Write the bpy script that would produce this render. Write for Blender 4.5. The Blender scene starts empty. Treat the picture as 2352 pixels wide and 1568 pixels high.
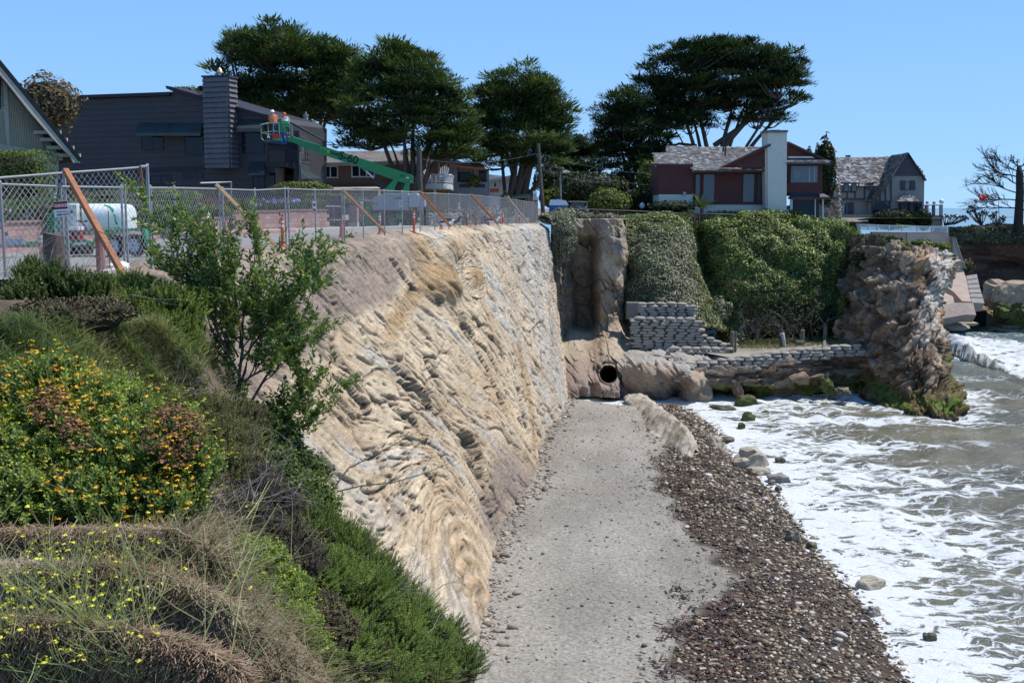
import bpy, math, random
import numpy as np
from mathutils import Vector, Matrix
random.seed(7); RG = np.random.default_rng(7)
C = bpy.context.scene.collection
SC = bpy.context.scene
# --- camera, sky, sun, exposure
PITCH = math.radians(7.36); F = 2400.0; CAMZ = 1.3
cd = bpy.data.cameras.new('camera'); cam = bpy.data.objects.new('camera', cd); C.objects.link(cam)
cam.location = (0, 0, CAMZ); cam.rotation_euler = (math.pi / 2 - PITCH, 0, 0)
cd.sensor_width = 36; cd.lens = F / 2352 * 36; cd.clip_start = .05; cd.clip_end = 20000
SC.camera = cam
SUN = Vector((.70, .17, 1.32)).normalized()
SEL = math.asin(SUN.z); SRO = math.atan2(SUN.x, SUN.y)
w = bpy.data.worlds.new('World'); SC.world = w; w.use_nodes = True
nt = w.node_tree; bg = nt.nodes['Background']
sky = nt.nodes.new('ShaderNodeTexSky'); sky.sky_type = 'NISHITA'; sky.sun_disc = False
sky.sun_elevation = SEL; sky.sun_rotation = SRO
sky.air_density = .75; sky.dust_density = 0; sky.ozone_density = 7; sky.altitude = 0
tc = nt.nodes.new('ShaderNodeTexCoord'); sx = nt.nodes.new('ShaderNodeSeparateXYZ'); nt.links.new(tc.outputs['Generated'], sx.inputs[0])
rp = nt.nodes.new('ShaderNodeValToRGB'); e = rp.color_ramp.elements; e.new(.1); e.new(.42)
for el, (p_, c_) in zip(e, ((0, (.300, .570, .940)), (.10, (.270, .530, .915)), (.42, (.125, .360, .760)), (1, (.045, .17, .52)))): el.position = p_; el.color = (*c_, 1)
nt.links.new(sx.outputs[2], rp.inputs[0]); vs_ = nt.nodes.new('ShaderNodeVectorMath'); vs_.operation = 'SCALE'; vs_.inputs['Scale'].default_value = 1 / .15 * .86; nt.links.new(rp.outputs[0], vs_.inputs[0])
hs = nt.nodes.new('ShaderNodeMixRGB'); hs.inputs[0].default_value = .88; nt.links.new(sky.outputs[0], hs.inputs[1]); nt.links.new(vs_.outputs[0], hs.inputs[2]); nt.links.new(hs.outputs[0], bg.inputs[0])
bg.inputs[1].default_value = .15
sl = bpy.data.lights.new('sun', 'SUN'); sl.energy = 4.0; sl.angle = math.radians(.53); sl.color = (1, .955, .87)
so = bpy.data.objects.new('sun', sl); C.objects.link(so)
so.rotation_euler = SUN.to_track_quat('Z', 'Y').to_euler()
SC.view_settings.view_transform = 'Standard'; SC.view_settings.look = 'None'
SC.view_settings.gamma = 1; SC.view_settings.exposure = .38
try: SC.view_settings.use_curve_mapping = False
except Exception: pass
SC.cycles.max_bounces = 5; SC.cycles.diffuse_bounces = 2; SC.cycles.glossy_bounces = 2
SC.cycles.transmission_bounces = 3; SC.cycles.transparent_max_bounces = 6
# --- measuring helpers (reference measured on a 2352-wide copy)
CP, SP = math.cos(PITCH), math.sin(PITCH)
def rayd(px, py):
    a = (784 - np.asarray(py, float)) / F
    return (np.asarray(px, float) - 1176) / F + 0 * a, CP + a * SP, -SP + a * CP
def P(px, py, Y):
    x, y, z = rayd(px, py); t = Y / y
    return np.stack(np.broadcast_arrays(x * t, y * t, CAMZ + z * t), -1)
def PZ(px, py, zz):
    x, y, z = rayd(px, py); t = (zz - CAMZ) / z
    return np.stack(np.broadcast_arrays(x * t, y * t, CAMZ + z * t), -1)
def crop(ox, oy, s):
    return lambda x, y: ((x / s + ox) / 1.46939, (y / s + oy) / 1.46939)
class Plane:
    def __init__(s, p, n, u=None):
        s.p = np.array(p, float); s.n = np.array(n, float); s.n /= np.linalg.norm(s.n)
        if (np.array((0, 0, CAMZ)) - s.p) @ s.n < 0: s.n = -s.n
        up = np.array((0, 0, 1.)); s.u = np.cross(up, s.n); s.u /= np.linalg.norm(s.u)
        s.v = np.cross(s.n, s.u)
    def hit(s, px, py):
        x, y, z = rayd(px, py); d = np.array((float(x), float(y), float(z)))
        c = np.array((0, 0, CAMZ)); t = ((s.p - c) @ s.n) / (d @ s.n)
        return c + d * t
    def uv(s, px, py): q = s.hit(px, py) - s.p; return (q @ s.u, q @ s.v)
    def w(s, u, v, o=0): return s.p + s.u * u + s.v * v + s.n * o
    def off(s, o): r = Plane(s.p + s.n * o, s.n); return r
def vplane(a, b):
    d = np.array((b[0] - a[0], b[1] - a[1], 0)); return Plane((a[0], a[1], 0), (d[1], -d[0], 0))
def yplane(Y): return Plane((0, Y, 0), (0, -1, 0))
def plane3(a, b, c):
    a, b, c = map(np.asarray, (a, b, c)); return Plane(a, np.cross(b - a, c - a))
# --- numpy noise
def _h(ix, iy, iz, seed):
    n = (ix * 374761393 + iy * 668265263 + iz * 1274126177 + seed * 974711) & 0x7fffffff
    n = ((n ^ (n >> 13)) * 1274126177) & 0x7fffffff
    return ((n ^ (n >> 16)) & 0xffff) / 65535.0
def vn(x, y, z=0., seed=0):
    x, y, z = np.broadcast_arrays(x, y, z)
    ix, iy, iz = (np.floor(a).astype(np.int64) for a in (x, y, z))
    fx, fy, fz = x - ix, y - iy, z - iz
    fx, fy, fz = (a * a * (3 - 2 * a) for a in (fx, fy, fz))
    r = 0
    for dx in (0, 1):
        for dy in (0, 1):
            for dz in (0, 1):
                wt = (fx if dx else 1 - fx) * (fy if dy else 1 - fy) * (fz if dz else 1 - fz)
                r = r + wt * _h(ix + dx, iy + dy, iz + dz, seed)
    return r * 2 - 1
def fbm(x, y, z=0., o=4, seed=0, g=.5):
    r = 0; a = 1; s = 0
    for k in range(o):
        f = 2.03 ** k; r = r + a * vn(x * f + 7.3 * k, y * f + 3.1 * k, z * f, seed + k); s += a; a *= g
    return r / s
def ridge(x, y, z=0., o=3, seed=0):
    r = 0; a = 1; s = 0
    for k in range(o):
        f = 2.1 ** k; r = r + a * (1 - 2 * np.abs(vn(x * f, y * f, z * f, seed + k))); s += a; a *= .5
    return r / s
def facet(x, y, z=0., seed=0):
    """angular rock: every cell is a tilted plane; returns height and closeness to a cell edge"""
    x, y, z = np.broadcast_arrays(x, y, z); ix, iy, iz = (np.floor(a).astype(np.int64) for a in (x, y, z))
    f1 = np.full(x.shape, 1e9); f2 = np.full(x.shape, 1e9); h = np.zeros(x.shape)
    for dx in (-1, 0, 1):
        for dy in (-1, 0, 1):
            for dz in (-1, 0, 1):
                a, b, c = ix + dx, iy + dy, iz + dz; ox, oy, oz = x - a - _h(a, b, c, seed), y - b - _h(a, b, c, seed + 1), z - c - _h(a, b, c, seed + 2)
                d = np.sqrt(ox * ox + oy * oy + oz * oz); m = d < f1
                hh = (_h(a, b, c, seed + 3) - .5) + ox * (_h(a, b, c, seed + 4) - .5) * 1.6 + oy * (_h(a, b, c, seed + 5) - .5) * 1.6 + oz * (_h(a, b, c, seed + 6) - .5)
                f2 = np.where(m, f1, np.minimum(f2, d)); f1 = np.where(m, d, f1); h = np.where(m, hh, h)
    return h, f2 - f1
def sm(a, b, x): t = np.clip((x - a) / (b - a), 0, 1); return t * t * (3 - 2 * t)
def mix(a, b, t):
    t = np.asarray(t)[..., None]; return np.asarray(a) * (1 - t) + np.asarray(b) * t
# --- objects
def tag(o, label=None, cat=None, group=None, kind=None):
    for k, v in (('label', label), ('category', cat), ('group', group), ('kind', kind)):
        if v: o[k] = v
    return o
def thing(name, label, cat, loc=(0, 0, 0), group=None, rz=0):
    o = bpy.data.objects.new(name, None); C.objects.link(o); o.location = tuple(float(v) for v in loc)
    o.rotation_euler = (0, 0, rz); o.empty_display_size = .3
    WM[o.name] = Matrix.LocRotScale(o.location, o.rotation_euler, None)
    return tag(o, label, cat, group)
WM = {}
def link(name, me, parent=None):
    """world-space mesh data; a parent gets its inverse so that the part stays where it was built"""
    o = bpy.data.objects.new(name, me); C.objects.link(o)
    if parent is not None:
        o.parent = parent
        m = WM.get(parent.name)
        if m is not None: o.matrix_parent_inverse = m.inverted()
    return o
def nmesh(name, V, Fc, mat, parent=None, smooth=False, attrs=None, mats=None, mi=None):
    V = np.asarray(V, np.float32).reshape(-1, 3); Fc = np.asarray(Fc, np.int32)
    me = bpy.data.meshes.new(name); k = Fc.shape[1]; n = len(Fc)
    me.vertices.add(len(V)); me.vertices.foreach_set('co', V.ravel())
    me.loops.add(n * k); me.loops.foreach_set('vertex_index', Fc.ravel())
    me.polygons.add(n); me.polygons.foreach_set('loop_start', np.arange(0, n * k, k, dtype=np.int32))
    if smooth: me.polygons.foreach_set('use_smooth', np.ones(n, bool))
    for m in (mats or [mat]): me.materials.append(m)
    if mi is not None: me.polygons.foreach_set('material_index', np.asarray(mi, np.int32))
    me.update(calc_edges=True)
    for an, av in (attrs or {}).items():
        av = np.asarray(av, np.float32)
        if av.ndim == 1:
            a = me.attributes.new(an, 'FLOAT', 'POINT'); a.data.foreach_set('value', av)
        else:
            if av.shape[1] == 3: av = np.concatenate([av, np.ones((len(av), 1), np.float32)], 1)
            a = me.attributes.new(an, 'FLOAT_COLOR', 'POINT'); a.data.foreach_set('color', av.ravel())
    return link(name, me, parent)
def grid_faces(nr, nc):
    i = np.arange(nr * nc).reshape(nr, nc)
    return np.stack([i[:-1, :-1], i[1:, :-1], i[1:, 1:], i[:-1, 1:]], -1).reshape(-1, 4)
def gnormals(Pg):
    du = np.gradient(Pg, axis=1); dv = np.gradient(Pg, axis=0)
    n = np.cross(dv, du); n /= np.linalg.norm(n, axis=-1, keepdims=True) + 1e-9
    return n
def cr1(A, n):
    A = np.asarray(A, float); m = len(A); t = np.linspace(0, m - 1, n); i = np.minimum(t.astype(int), m - 2); f = t - i
    f = f.reshape((-1,) + (1,) * (A.ndim - 1))
    g = lambda k: A[np.clip(k, 0, m - 1)]
    p0, p1, p2, p3 = g(i - 1), g(i), g(i + 1), g(i + 2)
    return .5 * (2 * p1 + (p2 - p0) * f + (2 * p0 - 5 * p1 + 4 * p2 - p3) * f * f + (3 * p1 - p0 - 3 * p2 + p3) * f ** 3)
def patch(ctrl, nr, nc):
    A = cr1(np.asarray(ctrl, float), nr); A = cr1(A.transpose(1, 0, 2), nc).transpose(1, 0, 2); return A
class MB:
    def __init__(s): s.v = []; s.f = []
    def add(s, vs, fs):
        b = len(s.v); s.v += [tuple(map(float, v)) for v in vs]; s.f += [tuple(b + i for i in f) for f in fs]; return s
    def box(s, c, d, rz=0, M=None):
        x, y, z = (a / 2 for a in d)
        vs = [Vector((i * x, j * y, k * z)) for i in (-1, 1) for j in (-1, 1) for k in (-1, 1)]
        R = Matrix.Rotation(rz, 3, 'Z') if M is None else M
        return s.add([R @ v + Vector(c) for v in vs], [(0, 1, 3, 2), (4, 6, 7, 5), (0, 4, 5, 1), (2, 3, 7, 6), (0, 2, 6, 4), (1, 5, 7, 3)])
    def bar(s, a, b, wx, wz):
        a, b = Vector(a), Vector(b); d = b - a; L = d.length
        q = d.to_track_quat('X', 'Z').to_matrix(); return s.box((a + b) / 2, (L, wx, wz), M=q)
    def tube(s, pts, r, n=6, cap=True):
        pts = [Vector(p) for p in pts]; m = len(pts); rs = r if isinstance(r, (list, tuple)) else [r] * m
        vs = []; up = Vector((0.13, .31, 1)).normalized()
        for i, p in enumerate(pts):
            d = (pts[min(i + 1, m - 1)] - pts[max(i - 1, 0)]); d = d.normalized() if d.length > 1e-9 else Vector((0, 0, 1))
            a = d.cross(up)
            if a.length < .15: a = d.cross(Vector((1, 0, 0)))
            a.normalize(); b = d.cross(a)
            for k in range(n):
                t = 2 * math.pi * k / n; vs.append(p + (a * math.cos(t) + b * math.sin(t)) * rs[i])
        fs = [(i * n + k, i * n + (k + 1) % n, (i + 1) * n + (k + 1) % n, (i + 1) * n + k) for i in range(m - 1) for k in range(n)]
        if cap: fs += [tuple(range(n))[::-1], tuple((m - 1) * n + k for k in range(n))]
        return s.add(vs, fs)
    def lathe(s, c, prof, n=12, axis='Z', M=None, cap=True):
        R = M or {'Z': Matrix.Identity(3), 'X': Matrix.Rotation(math.pi / 2, 3, 'Y'), 'Y': Matrix.Rotation(-math.pi / 2, 3, 'X')}[axis]
        vs = [R @ Vector((r * math.cos(2 * math.pi * k / n), r * math.sin(2 * math.pi * k / n), h)) + Vector(c) for r, h in prof for k in range(n)]
        m = len(prof); fs = [(i * n + k, i * n + (k + 1) % n, (i + 1) * n + (k + 1) % n, (i + 1) * n + k) for i in range(m - 1) for k in range(n)]
        return s.add(vs, fs + ([tuple(range(n))[::-1], tuple((m - 1) * n + k for k in range(n))] if cap else []))
    def prism(s, front, back):
        n = len(front); vs = list(front) + list(back)
        return s.add(vs, [tuple(range(n)), tuple(range(2 * n - 1, n - 1, -1))] + [(i, n + i, n + (i + 1) % n, (i + 1) % n) for i in range(n)])
    def quad(s, a, b, c, d): return s.add([a, b, c, d], [(0, 1, 2, 3)])
    def build(s, name, mat, parent=None, smooth=False):
        me = bpy.data.meshes.new(name); me.from_pydata(s.v, [], s.f); me.materials.append(mat); me.validate(); me.update()
        if smooth: me.polygons.foreach_set('use_smooth', [True] * len(me.polygons))
        return link(name, me, parent)
def slab(pxs, pl, thick=.1, out=0):
    """polygon given in measured pixels, laid on a plane, given thickness behind it"""
    q = [pl.hit(x, y) for x, y in pxs]; f = [p + pl.n * out for p in q]; b = [p + pl.n * (out - thick) for p in q]
    return MB().prism(f, b)
def rectpx(x0, y0, x1, y1): return [(x0, y1), (x1, y1), (x1, y0), (x0, y0)]
def clipz(poly, lo, hi):
    def cl(poly, f):
        r = []
        for i in range(len(poly)):
            a, b = poly[i], poly[(i + 1) % len(poly)]; fa, fb = f(a), f(b)
            if fa >= 0: r.append(a)
            if (fa >= 0) != (fb >= 0):
                t = fa / (fa - fb); r.append((a[0] + (b[0] - a[0]) * t, a[1] + (b[1] - a[1]) * t))
        return r
    poly = cl(poly, lambda p: p[1] - lo)
    return cl(poly, lambda p: hi - p[1]) if poly else []
def courses(pxs, pl, dz, name, mat, parent, lap=.035, gap=.008, z0=None):
    uv = [pl.uv(x, y) for x, y in pxs]; lo = min(p[1] for p in uv); hi = max(p[1] for p in uv); z = lo
    while z < hi - .01:
        pg = clipz(uv, z, min(z + dz - gap, hi))
        if len(pg) >= 3:
            f = [pl.w(u, v, .02 + lap * (1 - (v - z) / dz)) for u, v in pg]; b = [pl.w(u, v, .002) for u, v in pg]
            MB().prism(f, b).build(name, mat, parent)
        z += dz
def inpoly(x, y, poly):
    c = False; n = len(poly)
    for i in range(n):
        (x1, y1), (x2, y2) = poly[i], poly[(i + 1) % n]
        if (y1 > y) != (y2 > y) and x < (x2 - x1) * (y - y1) / (y2 - y1) + x1: c = not c
    return c
def shingles(pxs, pl, mat, parent, row=.2, wd=.18, out=.05, name='shingles'):
    uv = [pl.uv(x, y) for x, y in pxs]; us = [p[0] for p in uv]; vs = [p[1] for p in uv]
    V = []; Fq = []; T = []; v = min(vs); k = 0
    while v < max(vs):
        u = min(us) - random.random() * wd
        while u < max(us):
            ww = wd * random.uniform(.6, 1.3)
            if inpoly(u + ww / 2, v + row / 2, uv):
                a = random.uniform(.6, 1.2) * .035; lo = v - random.uniform(0, .15) * row; hi = v + row * 1.08; t = random.random()
                o = out; b = len(V)
                V += [pl.w(u, lo, o + a), pl.w(u + ww - .012, lo, o + a), pl.w(u + ww - .012, hi, o + .004), pl.w(u, hi, o + .004),
                      pl.w(u, lo, o - .01), pl.w(u + ww - .012, lo, o - .01)]
                T += [t] * 6
                Fq += [(b, b + 1, b + 2, b + 3), (b + 4, b + 5, b + 1, b)]
            u += ww
        v += row; k += 1
    if not V: return None
    return tag(nmesh(name, V, Fq, mat, parent, attrs={'rnd': T}), kind='stuff')
# --- materials
MATS = {}
def nodes(name):
    m = bpy.data.materials.new(name); m.use_nodes = True; t = m.node_tree
    return m, t, t.nodes['Principled BSDF'], t.nodes['Material Output']
def ramp(t, stops, fac):
    r = t.nodes.new('ShaderNodeValToRGB'); e = r.color_ramp.elements
    while len(e) < len(stops): e.new(.5)
    for el, (p, c) in zip(e, stops): el.position = p; el.color = (*c, 1)
    t.links.new(fac, r.inputs[0]); return r.outputs[0]
def mth(t, op, a, b=None, clamp=False):
    n = t.nodes.new('ShaderNodeMath'); n.operation = op; n.use_clamp = clamp
    for i, v in enumerate((a, b)):
        if v is None: continue
        if isinstance(v, (int, float)): n.inputs[i].default_value = v
        else: t.links.new(v, n.inputs[i])
    return n.outputs[0]
def mixc(t, fac, a, b, mode='MIX'):
    n = t.nodes.new('ShaderNodeMixRGB'); n.blend_type = mode
    for i, v in enumerate((fac, a, b)):
        if isinstance(v, (int, float)): n.inputs[i].default_value = v
        elif isinstance(v, tuple): n.inputs[i].default_value = (*v, 1)
        else: t.links.new(v, n.inputs[i])
    return n.outputs[0]
def noise(t, scale, detail=4, vec=None, rough=.55, dist=0):
    n = t.nodes.new('ShaderNodeTexNoise'); n.inputs['Scale'].default_value = scale; n.inputs['Detail'].default_value = detail
    n.inputs['Roughness'].default_value = rough; n.inputs['Distortion'].default_value = dist
    if vec is not None: t.links.new(vec, n.inputs['Vector'])
    return n
def pos(t): return t.nodes.new('ShaderNodeNewGeometry').outputs['Position']
def mapping(t, vec, scale=(1, 1, 1), rot=(0, 0, 0)):
    n = t.nodes.new('ShaderNodeMapping'); n.inputs['Scale'].default_value = scale; n.inputs['Rotation'].default_value = rot
    t.links.new(vec, n.inputs['Vector']); return n.outputs[0]
def bump(t, b, h, strength=.5, dist=.05, prev=None):
    n = t.nodes.new('ShaderNodeBump'); n.inputs['Strength'].default_value = strength; n.inputs['Distance'].default_value = dist
    t.links.new(h, n.inputs['Height'])
    if prev is not None: t.links.new(prev, n.inputs['Normal'])
    t.links.new(n.outputs[0], b.inputs['Normal']); return n.outputs[0]
def M(name, col, rough=.75, var=.18, scale=6, bm=0, bs=None, metal=0, spec=.35, stretch=(1, 1, 1)):
    if name in MATS: return MATS[name]
    m, t, b, o = nodes(name)
    p = mapping(t, pos(t), stretch)
    n = noise(t, scale, 5, p); n2 = noise(t, scale * .17, 3, p)
    f = mth(t, 'ADD', mth(t, 'MULTIPLY', n.outputs[0], .6), mth(t, 'MULTIPLY', n2.outputs[0], .4))
    lo = tuple(c * (1 - var * 1.6) for c in col); hi = tuple(min(1, c * (1 + var * 1.6)) for c in col)
    t.links.new(ramp(t, [(.25, lo), (.5, col), (.75, hi)], f), b.inputs['Base Color'])
    b.inputs['Roughness'].default_value = rough; b.inputs['Metallic'].default_value = metal
    b.inputs['Specular IOR Level'].default_value = spec
    if bm: bump(t, b, noise(t, bs or scale * 4, 4, p).outputs[0], bm, .03)
    MATS[name] = m; return m
def MR(name, stops, rough=.8, attr='rnd', trans=0, spec=.2, nz=.25, bm=0, bs=8):
    """colour picked by a per-piece random value"""
    if name in MATS: return MATS[name]
    m, t, b, o = nodes(name)
    a = t.nodes.new('ShaderNodeAttribute'); a.attribute_name = attr
    c = ramp(t, stops, a.outputs['Fac'])
    n = noise(t, bs, 3, pos(t))
    c = mixc(t, nz, c, mixc(t, 1, c, ramp(t, [(.3, (.35, .35, .35)), (.7, (1.5, 1.5, 1.5))], n.outputs[0]), 'MULTIPLY'))
    t.links.new(c, b.inputs['Base Color']); b.inputs['Roughness'].default_value = rough; b.inputs['Specular IOR Level'].default_value = spec
    if bm: bump(t, b, n.outputs[0], bm, .03)
    if trans:
        tr = t.nodes.new('ShaderNodeBsdfTranslucent'); t.links.new(mixc(t, 1, c, (1.1, 1.25, .5), 'MULTIPLY'), tr.inputs[0])
        ms = t.nodes.new('ShaderNodeMixShader'); ms.inputs[0].default_value = trans
        t.links.new(b.outputs[0], ms.inputs[1]); t.links.new(tr.outputs[0], ms.inputs[2]); t.links.new(ms.outputs[0], o.inputs[0])
    MATS[name] = m; return m
def MC(name, rough=.9, s1=9, s2=40, bm=.6, bd=.04, speck=.35, stretch=(1, 1, 1), rot=(0, 0, 0), attr='col', spec=.2):
    """vertex colour of the material, with some shade painted in, broken by fine grain"""
    if name in MATS: return MATS[name]
    m, t, b, o = nodes(name)
    a = t.nodes.new('ShaderNodeAttribute'); a.attribute_name = attr
    p = mapping(t, pos(t), stretch, rot)
    n1 = noise(t, s1, 6, p, .65); n2 = noise(t, s2, 3, p, .6)
    k = ramp(t, [(.28, (1 - speck,) * 3), (.5, (1,) * 3), (.72, (1 + speck,) * 3)], n1.outputs[0])
    k2 = ramp(t, [(.3, (1 - speck * .6,) * 3), (.7, (1 + speck * .6,) * 3)], n2.outputs[0])
    t.links.new(mixc(t, 1, mixc(t, 1, a.outputs['Color'], k, 'MULTIPLY'), k2, 'MULTIPLY'), b.inputs['Base Color'])
    b.inputs['Roughness'].default_value = rough; b.inputs['Specular IOR Level'].default_value = spec
    pr = bump(t, b, n1.outputs[0], bm, bd); bump(t, b, n2.outputs[0], bm * .7, bd * .4, pr)
    MATS[name] = m; return m
def glass(name, col=(.02, .025, .035), rough=.06):
    if name in MATS: return MATS[name]
    m, t, b, o = nodes(name); b.inputs['Base Color'].default_value = (*col, 1); b.inputs['Roughness'].default_value = rough
    b.inputs['Specular IOR Level'].default_value = .6 if col[2] > .04 else .22
    bump(t, b, noise(t, .6, 2, pos(t)).outputs[0], .15, .3)
    MATS[name] = m; return m
galv = M('galvanised_steel', (.30, .30, .295), .55, .12, 20, metal=.15)
white = M('white_paint', (.78, .78, .76), .5, .05)
darkm = M('dark_metal', (.03, .03, .033), .5)
rubber = M('rubber', (.018, .018, .018), .8, .3, 30)
lumber = M('lumber', (.50, .33, .18), .7, .2, 8, .2, stretch=(.4, .4, 3))
redwood = M('redwood_lumber', (.30, .115, .045), .65, .22, 10, .2, stretch=(.5, .5, 3))
barkm = M('cypress_bark', (.095, .075, .06), .95, .35, 4, .8, 14, stretch=(1, 1, .3))
# === SETTING
SEA = -12.9; BZ = -12.4
def px_of(V):
    x, y, z = V[..., 0], V[..., 1], V[..., 2] - CAMZ
    d = y * CP - z * SP; u = y * SP + z * CP
    return 1176 + F * x / d, 784 - F * u / d
# --- sea
shore_px = [(1250, 905), (1420, 930), (1560, 932), (1600, 955), (1640, 985), (1680, 1050), (1730, 1085), (1790, 1150), (1850, 1230), (1900, 1300), (1960, 1360), (2010, 1430), (2050, 1500), (2075, 1568), (2110, 1700), (2130, 1900)]
shore = np.array([PZ(x, y, SEA)[:2] for x, y in shore_px])
shore = np.concatenate([[(-30, 90)], shore, [(shore[-1][0] - 1, 6)]])
def sdist(X, Y, line):
    best = np.full(X.shape, 1e9); sg = np.zeros(X.shape)
    for (x1, y1), (x2, y2) in zip(line[:-1], line[1:]):
        dx, dy = x2 - x1, y2 - y1; t = np.clip(((X - x1) * dx + (Y - y1) * dy) / (dx * dx + dy * dy), 0, 1)
        qx, qy = X - x1 - t * dx, Y - y1 - t * dy; d = np.hypot(qx, qy); s = np.sign(qx * dy - qy * dx)
        m = d < best; best = np.where(m, d, best); sg = np.where(m, s, sg)
    return best * sg
xs = np.concatenate([np.arange(-4, 62, .2), 62 + np.geomspace(.3, 9000, 70)]); ys = np.concatenate([np.arange(20, 126, .24), 126 + np.geomspace(.4, 9000, 60)])
xs = np.concatenate([-4 - np.geomspace(3000, .5, 18), xs])
X, Y = np.meshgrid(xs, ys); D = -sdist(X, Y, shore)
far = sm(60, 300, np.hypot(X, Y - 60))
warp = fbm(X / 6, Y / 6, 0, 3, 11)
Z = .05 * fbm(X / 1.1, Y / .8, .3, 3, 3) + .22 * fbm(X / 5, Y / 2.0, 1, 3, 5) + .07 * ridge(X / 3.5, Y / 1.1, 1, 3, 6)
ph = (D - 1.6 * warp * 2.2)
Z += .10 * np.sin(ph / 3.4 * 2 * math.pi) * sm(1, 7, D)
brk = np.array([PZ(x, y, SEA)[:2] for x, y in [(2165, 800), (2215, 850), (2270, 885), (2352, 905), (2480, 925)]])
bd = sdist(X, Y, brk) + 1.3 * fbm(X / 3, Y / 2.5, 6, 3, 55) + .5 * fbm(X / .8, Y / .8, 6, 2, 56); brk_in = sm(-9, -6.5, -np.abs(bd + 7)) * (X > brk[0][0] - 1.5)
bx = np.where(X > brk[0][0] - 1.0, 1, 0)
roll = bx * np.exp(-((bd + 1.2) / 1.5) ** 2)
u0, v0 = px_of(np.stack([X, Y, np.full(X.shape, SEA)], -1))
brkmask = np.where(bd < 0, sm(13, 7, -bd + 2.5 * warp), sm(1.6, -.4, bd)) * bx * sm(2172, 2192, u0 + 12 * warp)
Z += 1.25 * roll + brkmask * (.10 * fbm(X / .7, Y / .7, 2, 4, 9) + .12) * 1.6
Z *= (1 - far) * sm(-1, 3, D)
Zs = SEA + Z + .02
head = np.array([PZ(x, y, SEA)[:2] for x, y in [(1560, 925), (1740, 918), (1880, 888), (1973, 909), (2082, 943), (2189, 958), (2213, 937), (2205, 905)]])
hd = np.abs(sdist(X, Y, head))
dens = .55 * sm(11, .5, D + 2.6 * warp) + .50 * sm(3.6, .2, D + 1.0 * warp) + .45 * sm(24, 7, D + 5 * warp) * (0.45 + .85 * sm(-.15, .3, fbm(X / 7, Y / 2.2, 3, 3, 21)))
dens += .75 * sm(3.2, .2, hd + 1.2 * warp) + .13 + .38 * sm(.0, .4, fbm(X / 11, Y / 3.4, 8, 3, 31))
dens += .55 * sm(-.1, .25, fbm(X / 8, Y / 3, 5, 3, 35)) * sm(88, 104, Y) * sm(135, 124, Y)
dens = np.maximum(dens * (1 - .9 * far), brkmask * (1.2 + .3 * fbm(X / 2, Y / 1.5, 4, 3, 77)))
dens = np.clip(dens - .12, 0, 1.25)
def water_mat():
    m, t, b, o = nodes('sea_water'); p = pos(t)
    a = t.nodes.new('ShaderNodeAttribute'); a.attribute_name = 'foam'
    wv = noise(t, .55, 3, p).outputs['Color']
    vm = t.nodes.new('ShaderNodeVectorMath'); vm.operation = 'MULTIPLY_ADD'; t.links.new(wv, vm.inputs[0]); vm.inputs[1].default_value = (2.2, 2.2, 0); t.links.new(p, vm.inputs[2])
    q = mapping(t, vm.outputs[0], (1, 2.1, .001))
    vs = []
    for sc in (.75, 2.1, 5.5):
        v = t.nodes.new('ShaderNodeTexVoronoi'); v.feature = 'DISTANCE_TO_EDGE'; v.inputs['Scale'].default_value = sc; t.links.new(q, v.inputs['Vector']); vs.append(v.outputs['Distance'])
    n = noise(t, 3.2, 6, q, .7).outputs[0]; n2 = noise(t, .55, 5, q, .65).outputs[0]
    lace = mth(t, 'MINIMUM', mth(t, 'ADD', mth(t, 'MULTIPLY', vs[0], 1.05), .0), mth(t, 'ADD', mth(t, 'MULTIPLY', vs[1], 1.3), .10))
    lace = mth(t, 'ADD', lace, mth(t, 'MULTIPLY', vs[2], .22))
    th = mth(t, 'ADD', lace, mth(t, 'MULTIPLY', mth(t, 'SUBTRACT', n, .5), .42))
    patch_ = mth(t, 'ADD', mth(t, 'MULTIPLY', mth(t, 'SUBTRACT', n2, .5), 3.2), .9)
    f = mth(t, 'MULTIPLY', mth(t, 'SUBTRACT', mth(t, 'SUBTRACT', mth(t, 'MULTIPLY', mth(t, 'MULTIPLY', a.outputs['Fac'], .40), mth(t, 'MAXIMUM', patch_, .15)), .03), th), 9, False)
    f = mth(t, 'MULTIPLY', mth(t, 'ADD', f, .15), 1, True)
    wc = ramp(t, [(.25, (.085, .085, .060)), (.5, (.135, .125, .082)), (.75, (.185, .16, .10))], noise(t, .12, 4, mapping(t, p, (1, 2.5, 1))).outputs[0])
    cd_ = t.nodes.new('ShaderNodeAttribute'); cd_.attribute_name = 'deep_haze'
    wc = mixc(t, cd_.outputs['Fac'], wc, (.10, .17, .19))  # far water: deep tint, also paler in colour to stand in for haze
    t.links.new(mixc(t, f, wc, (.62, .64, .64)), b.inputs['Base Color'])
    t.links.new(mth(t, 'ADD', mth(t, 'MULTIPLY', f, .6), .16), b.inputs['Roughness']); b.inputs['IOR'].default_value = 1.33
    b.inputs['Specular IOR Level'].default_value = .5
    h = mth(t, 'ADD', noise(t, 1.6, 6, mapping(t, p, (1, 2.2, 1)), .62).outputs[0], mth(t, 'MULTIPLY', mth(t, 'MULTIPLY', f, 1, True), .5))
    fa = t.nodes.new('ShaderNodeAttribute'); fa.attribute_name = 'far'; k_ = mth(t, 'SUBTRACT', 1, fa.outputs['Fac'])
    pr = bump(t, b, mth(t, 'MULTIPLY', h, k_), .7, .32); bump(t, b, mth(t, 'MULTIPLY', noise(t, 9, 4, p).outputs[0], k_), .35, .04, pr)
    return m
deep_haze = sm(75, 115, Y) * .8
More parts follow.
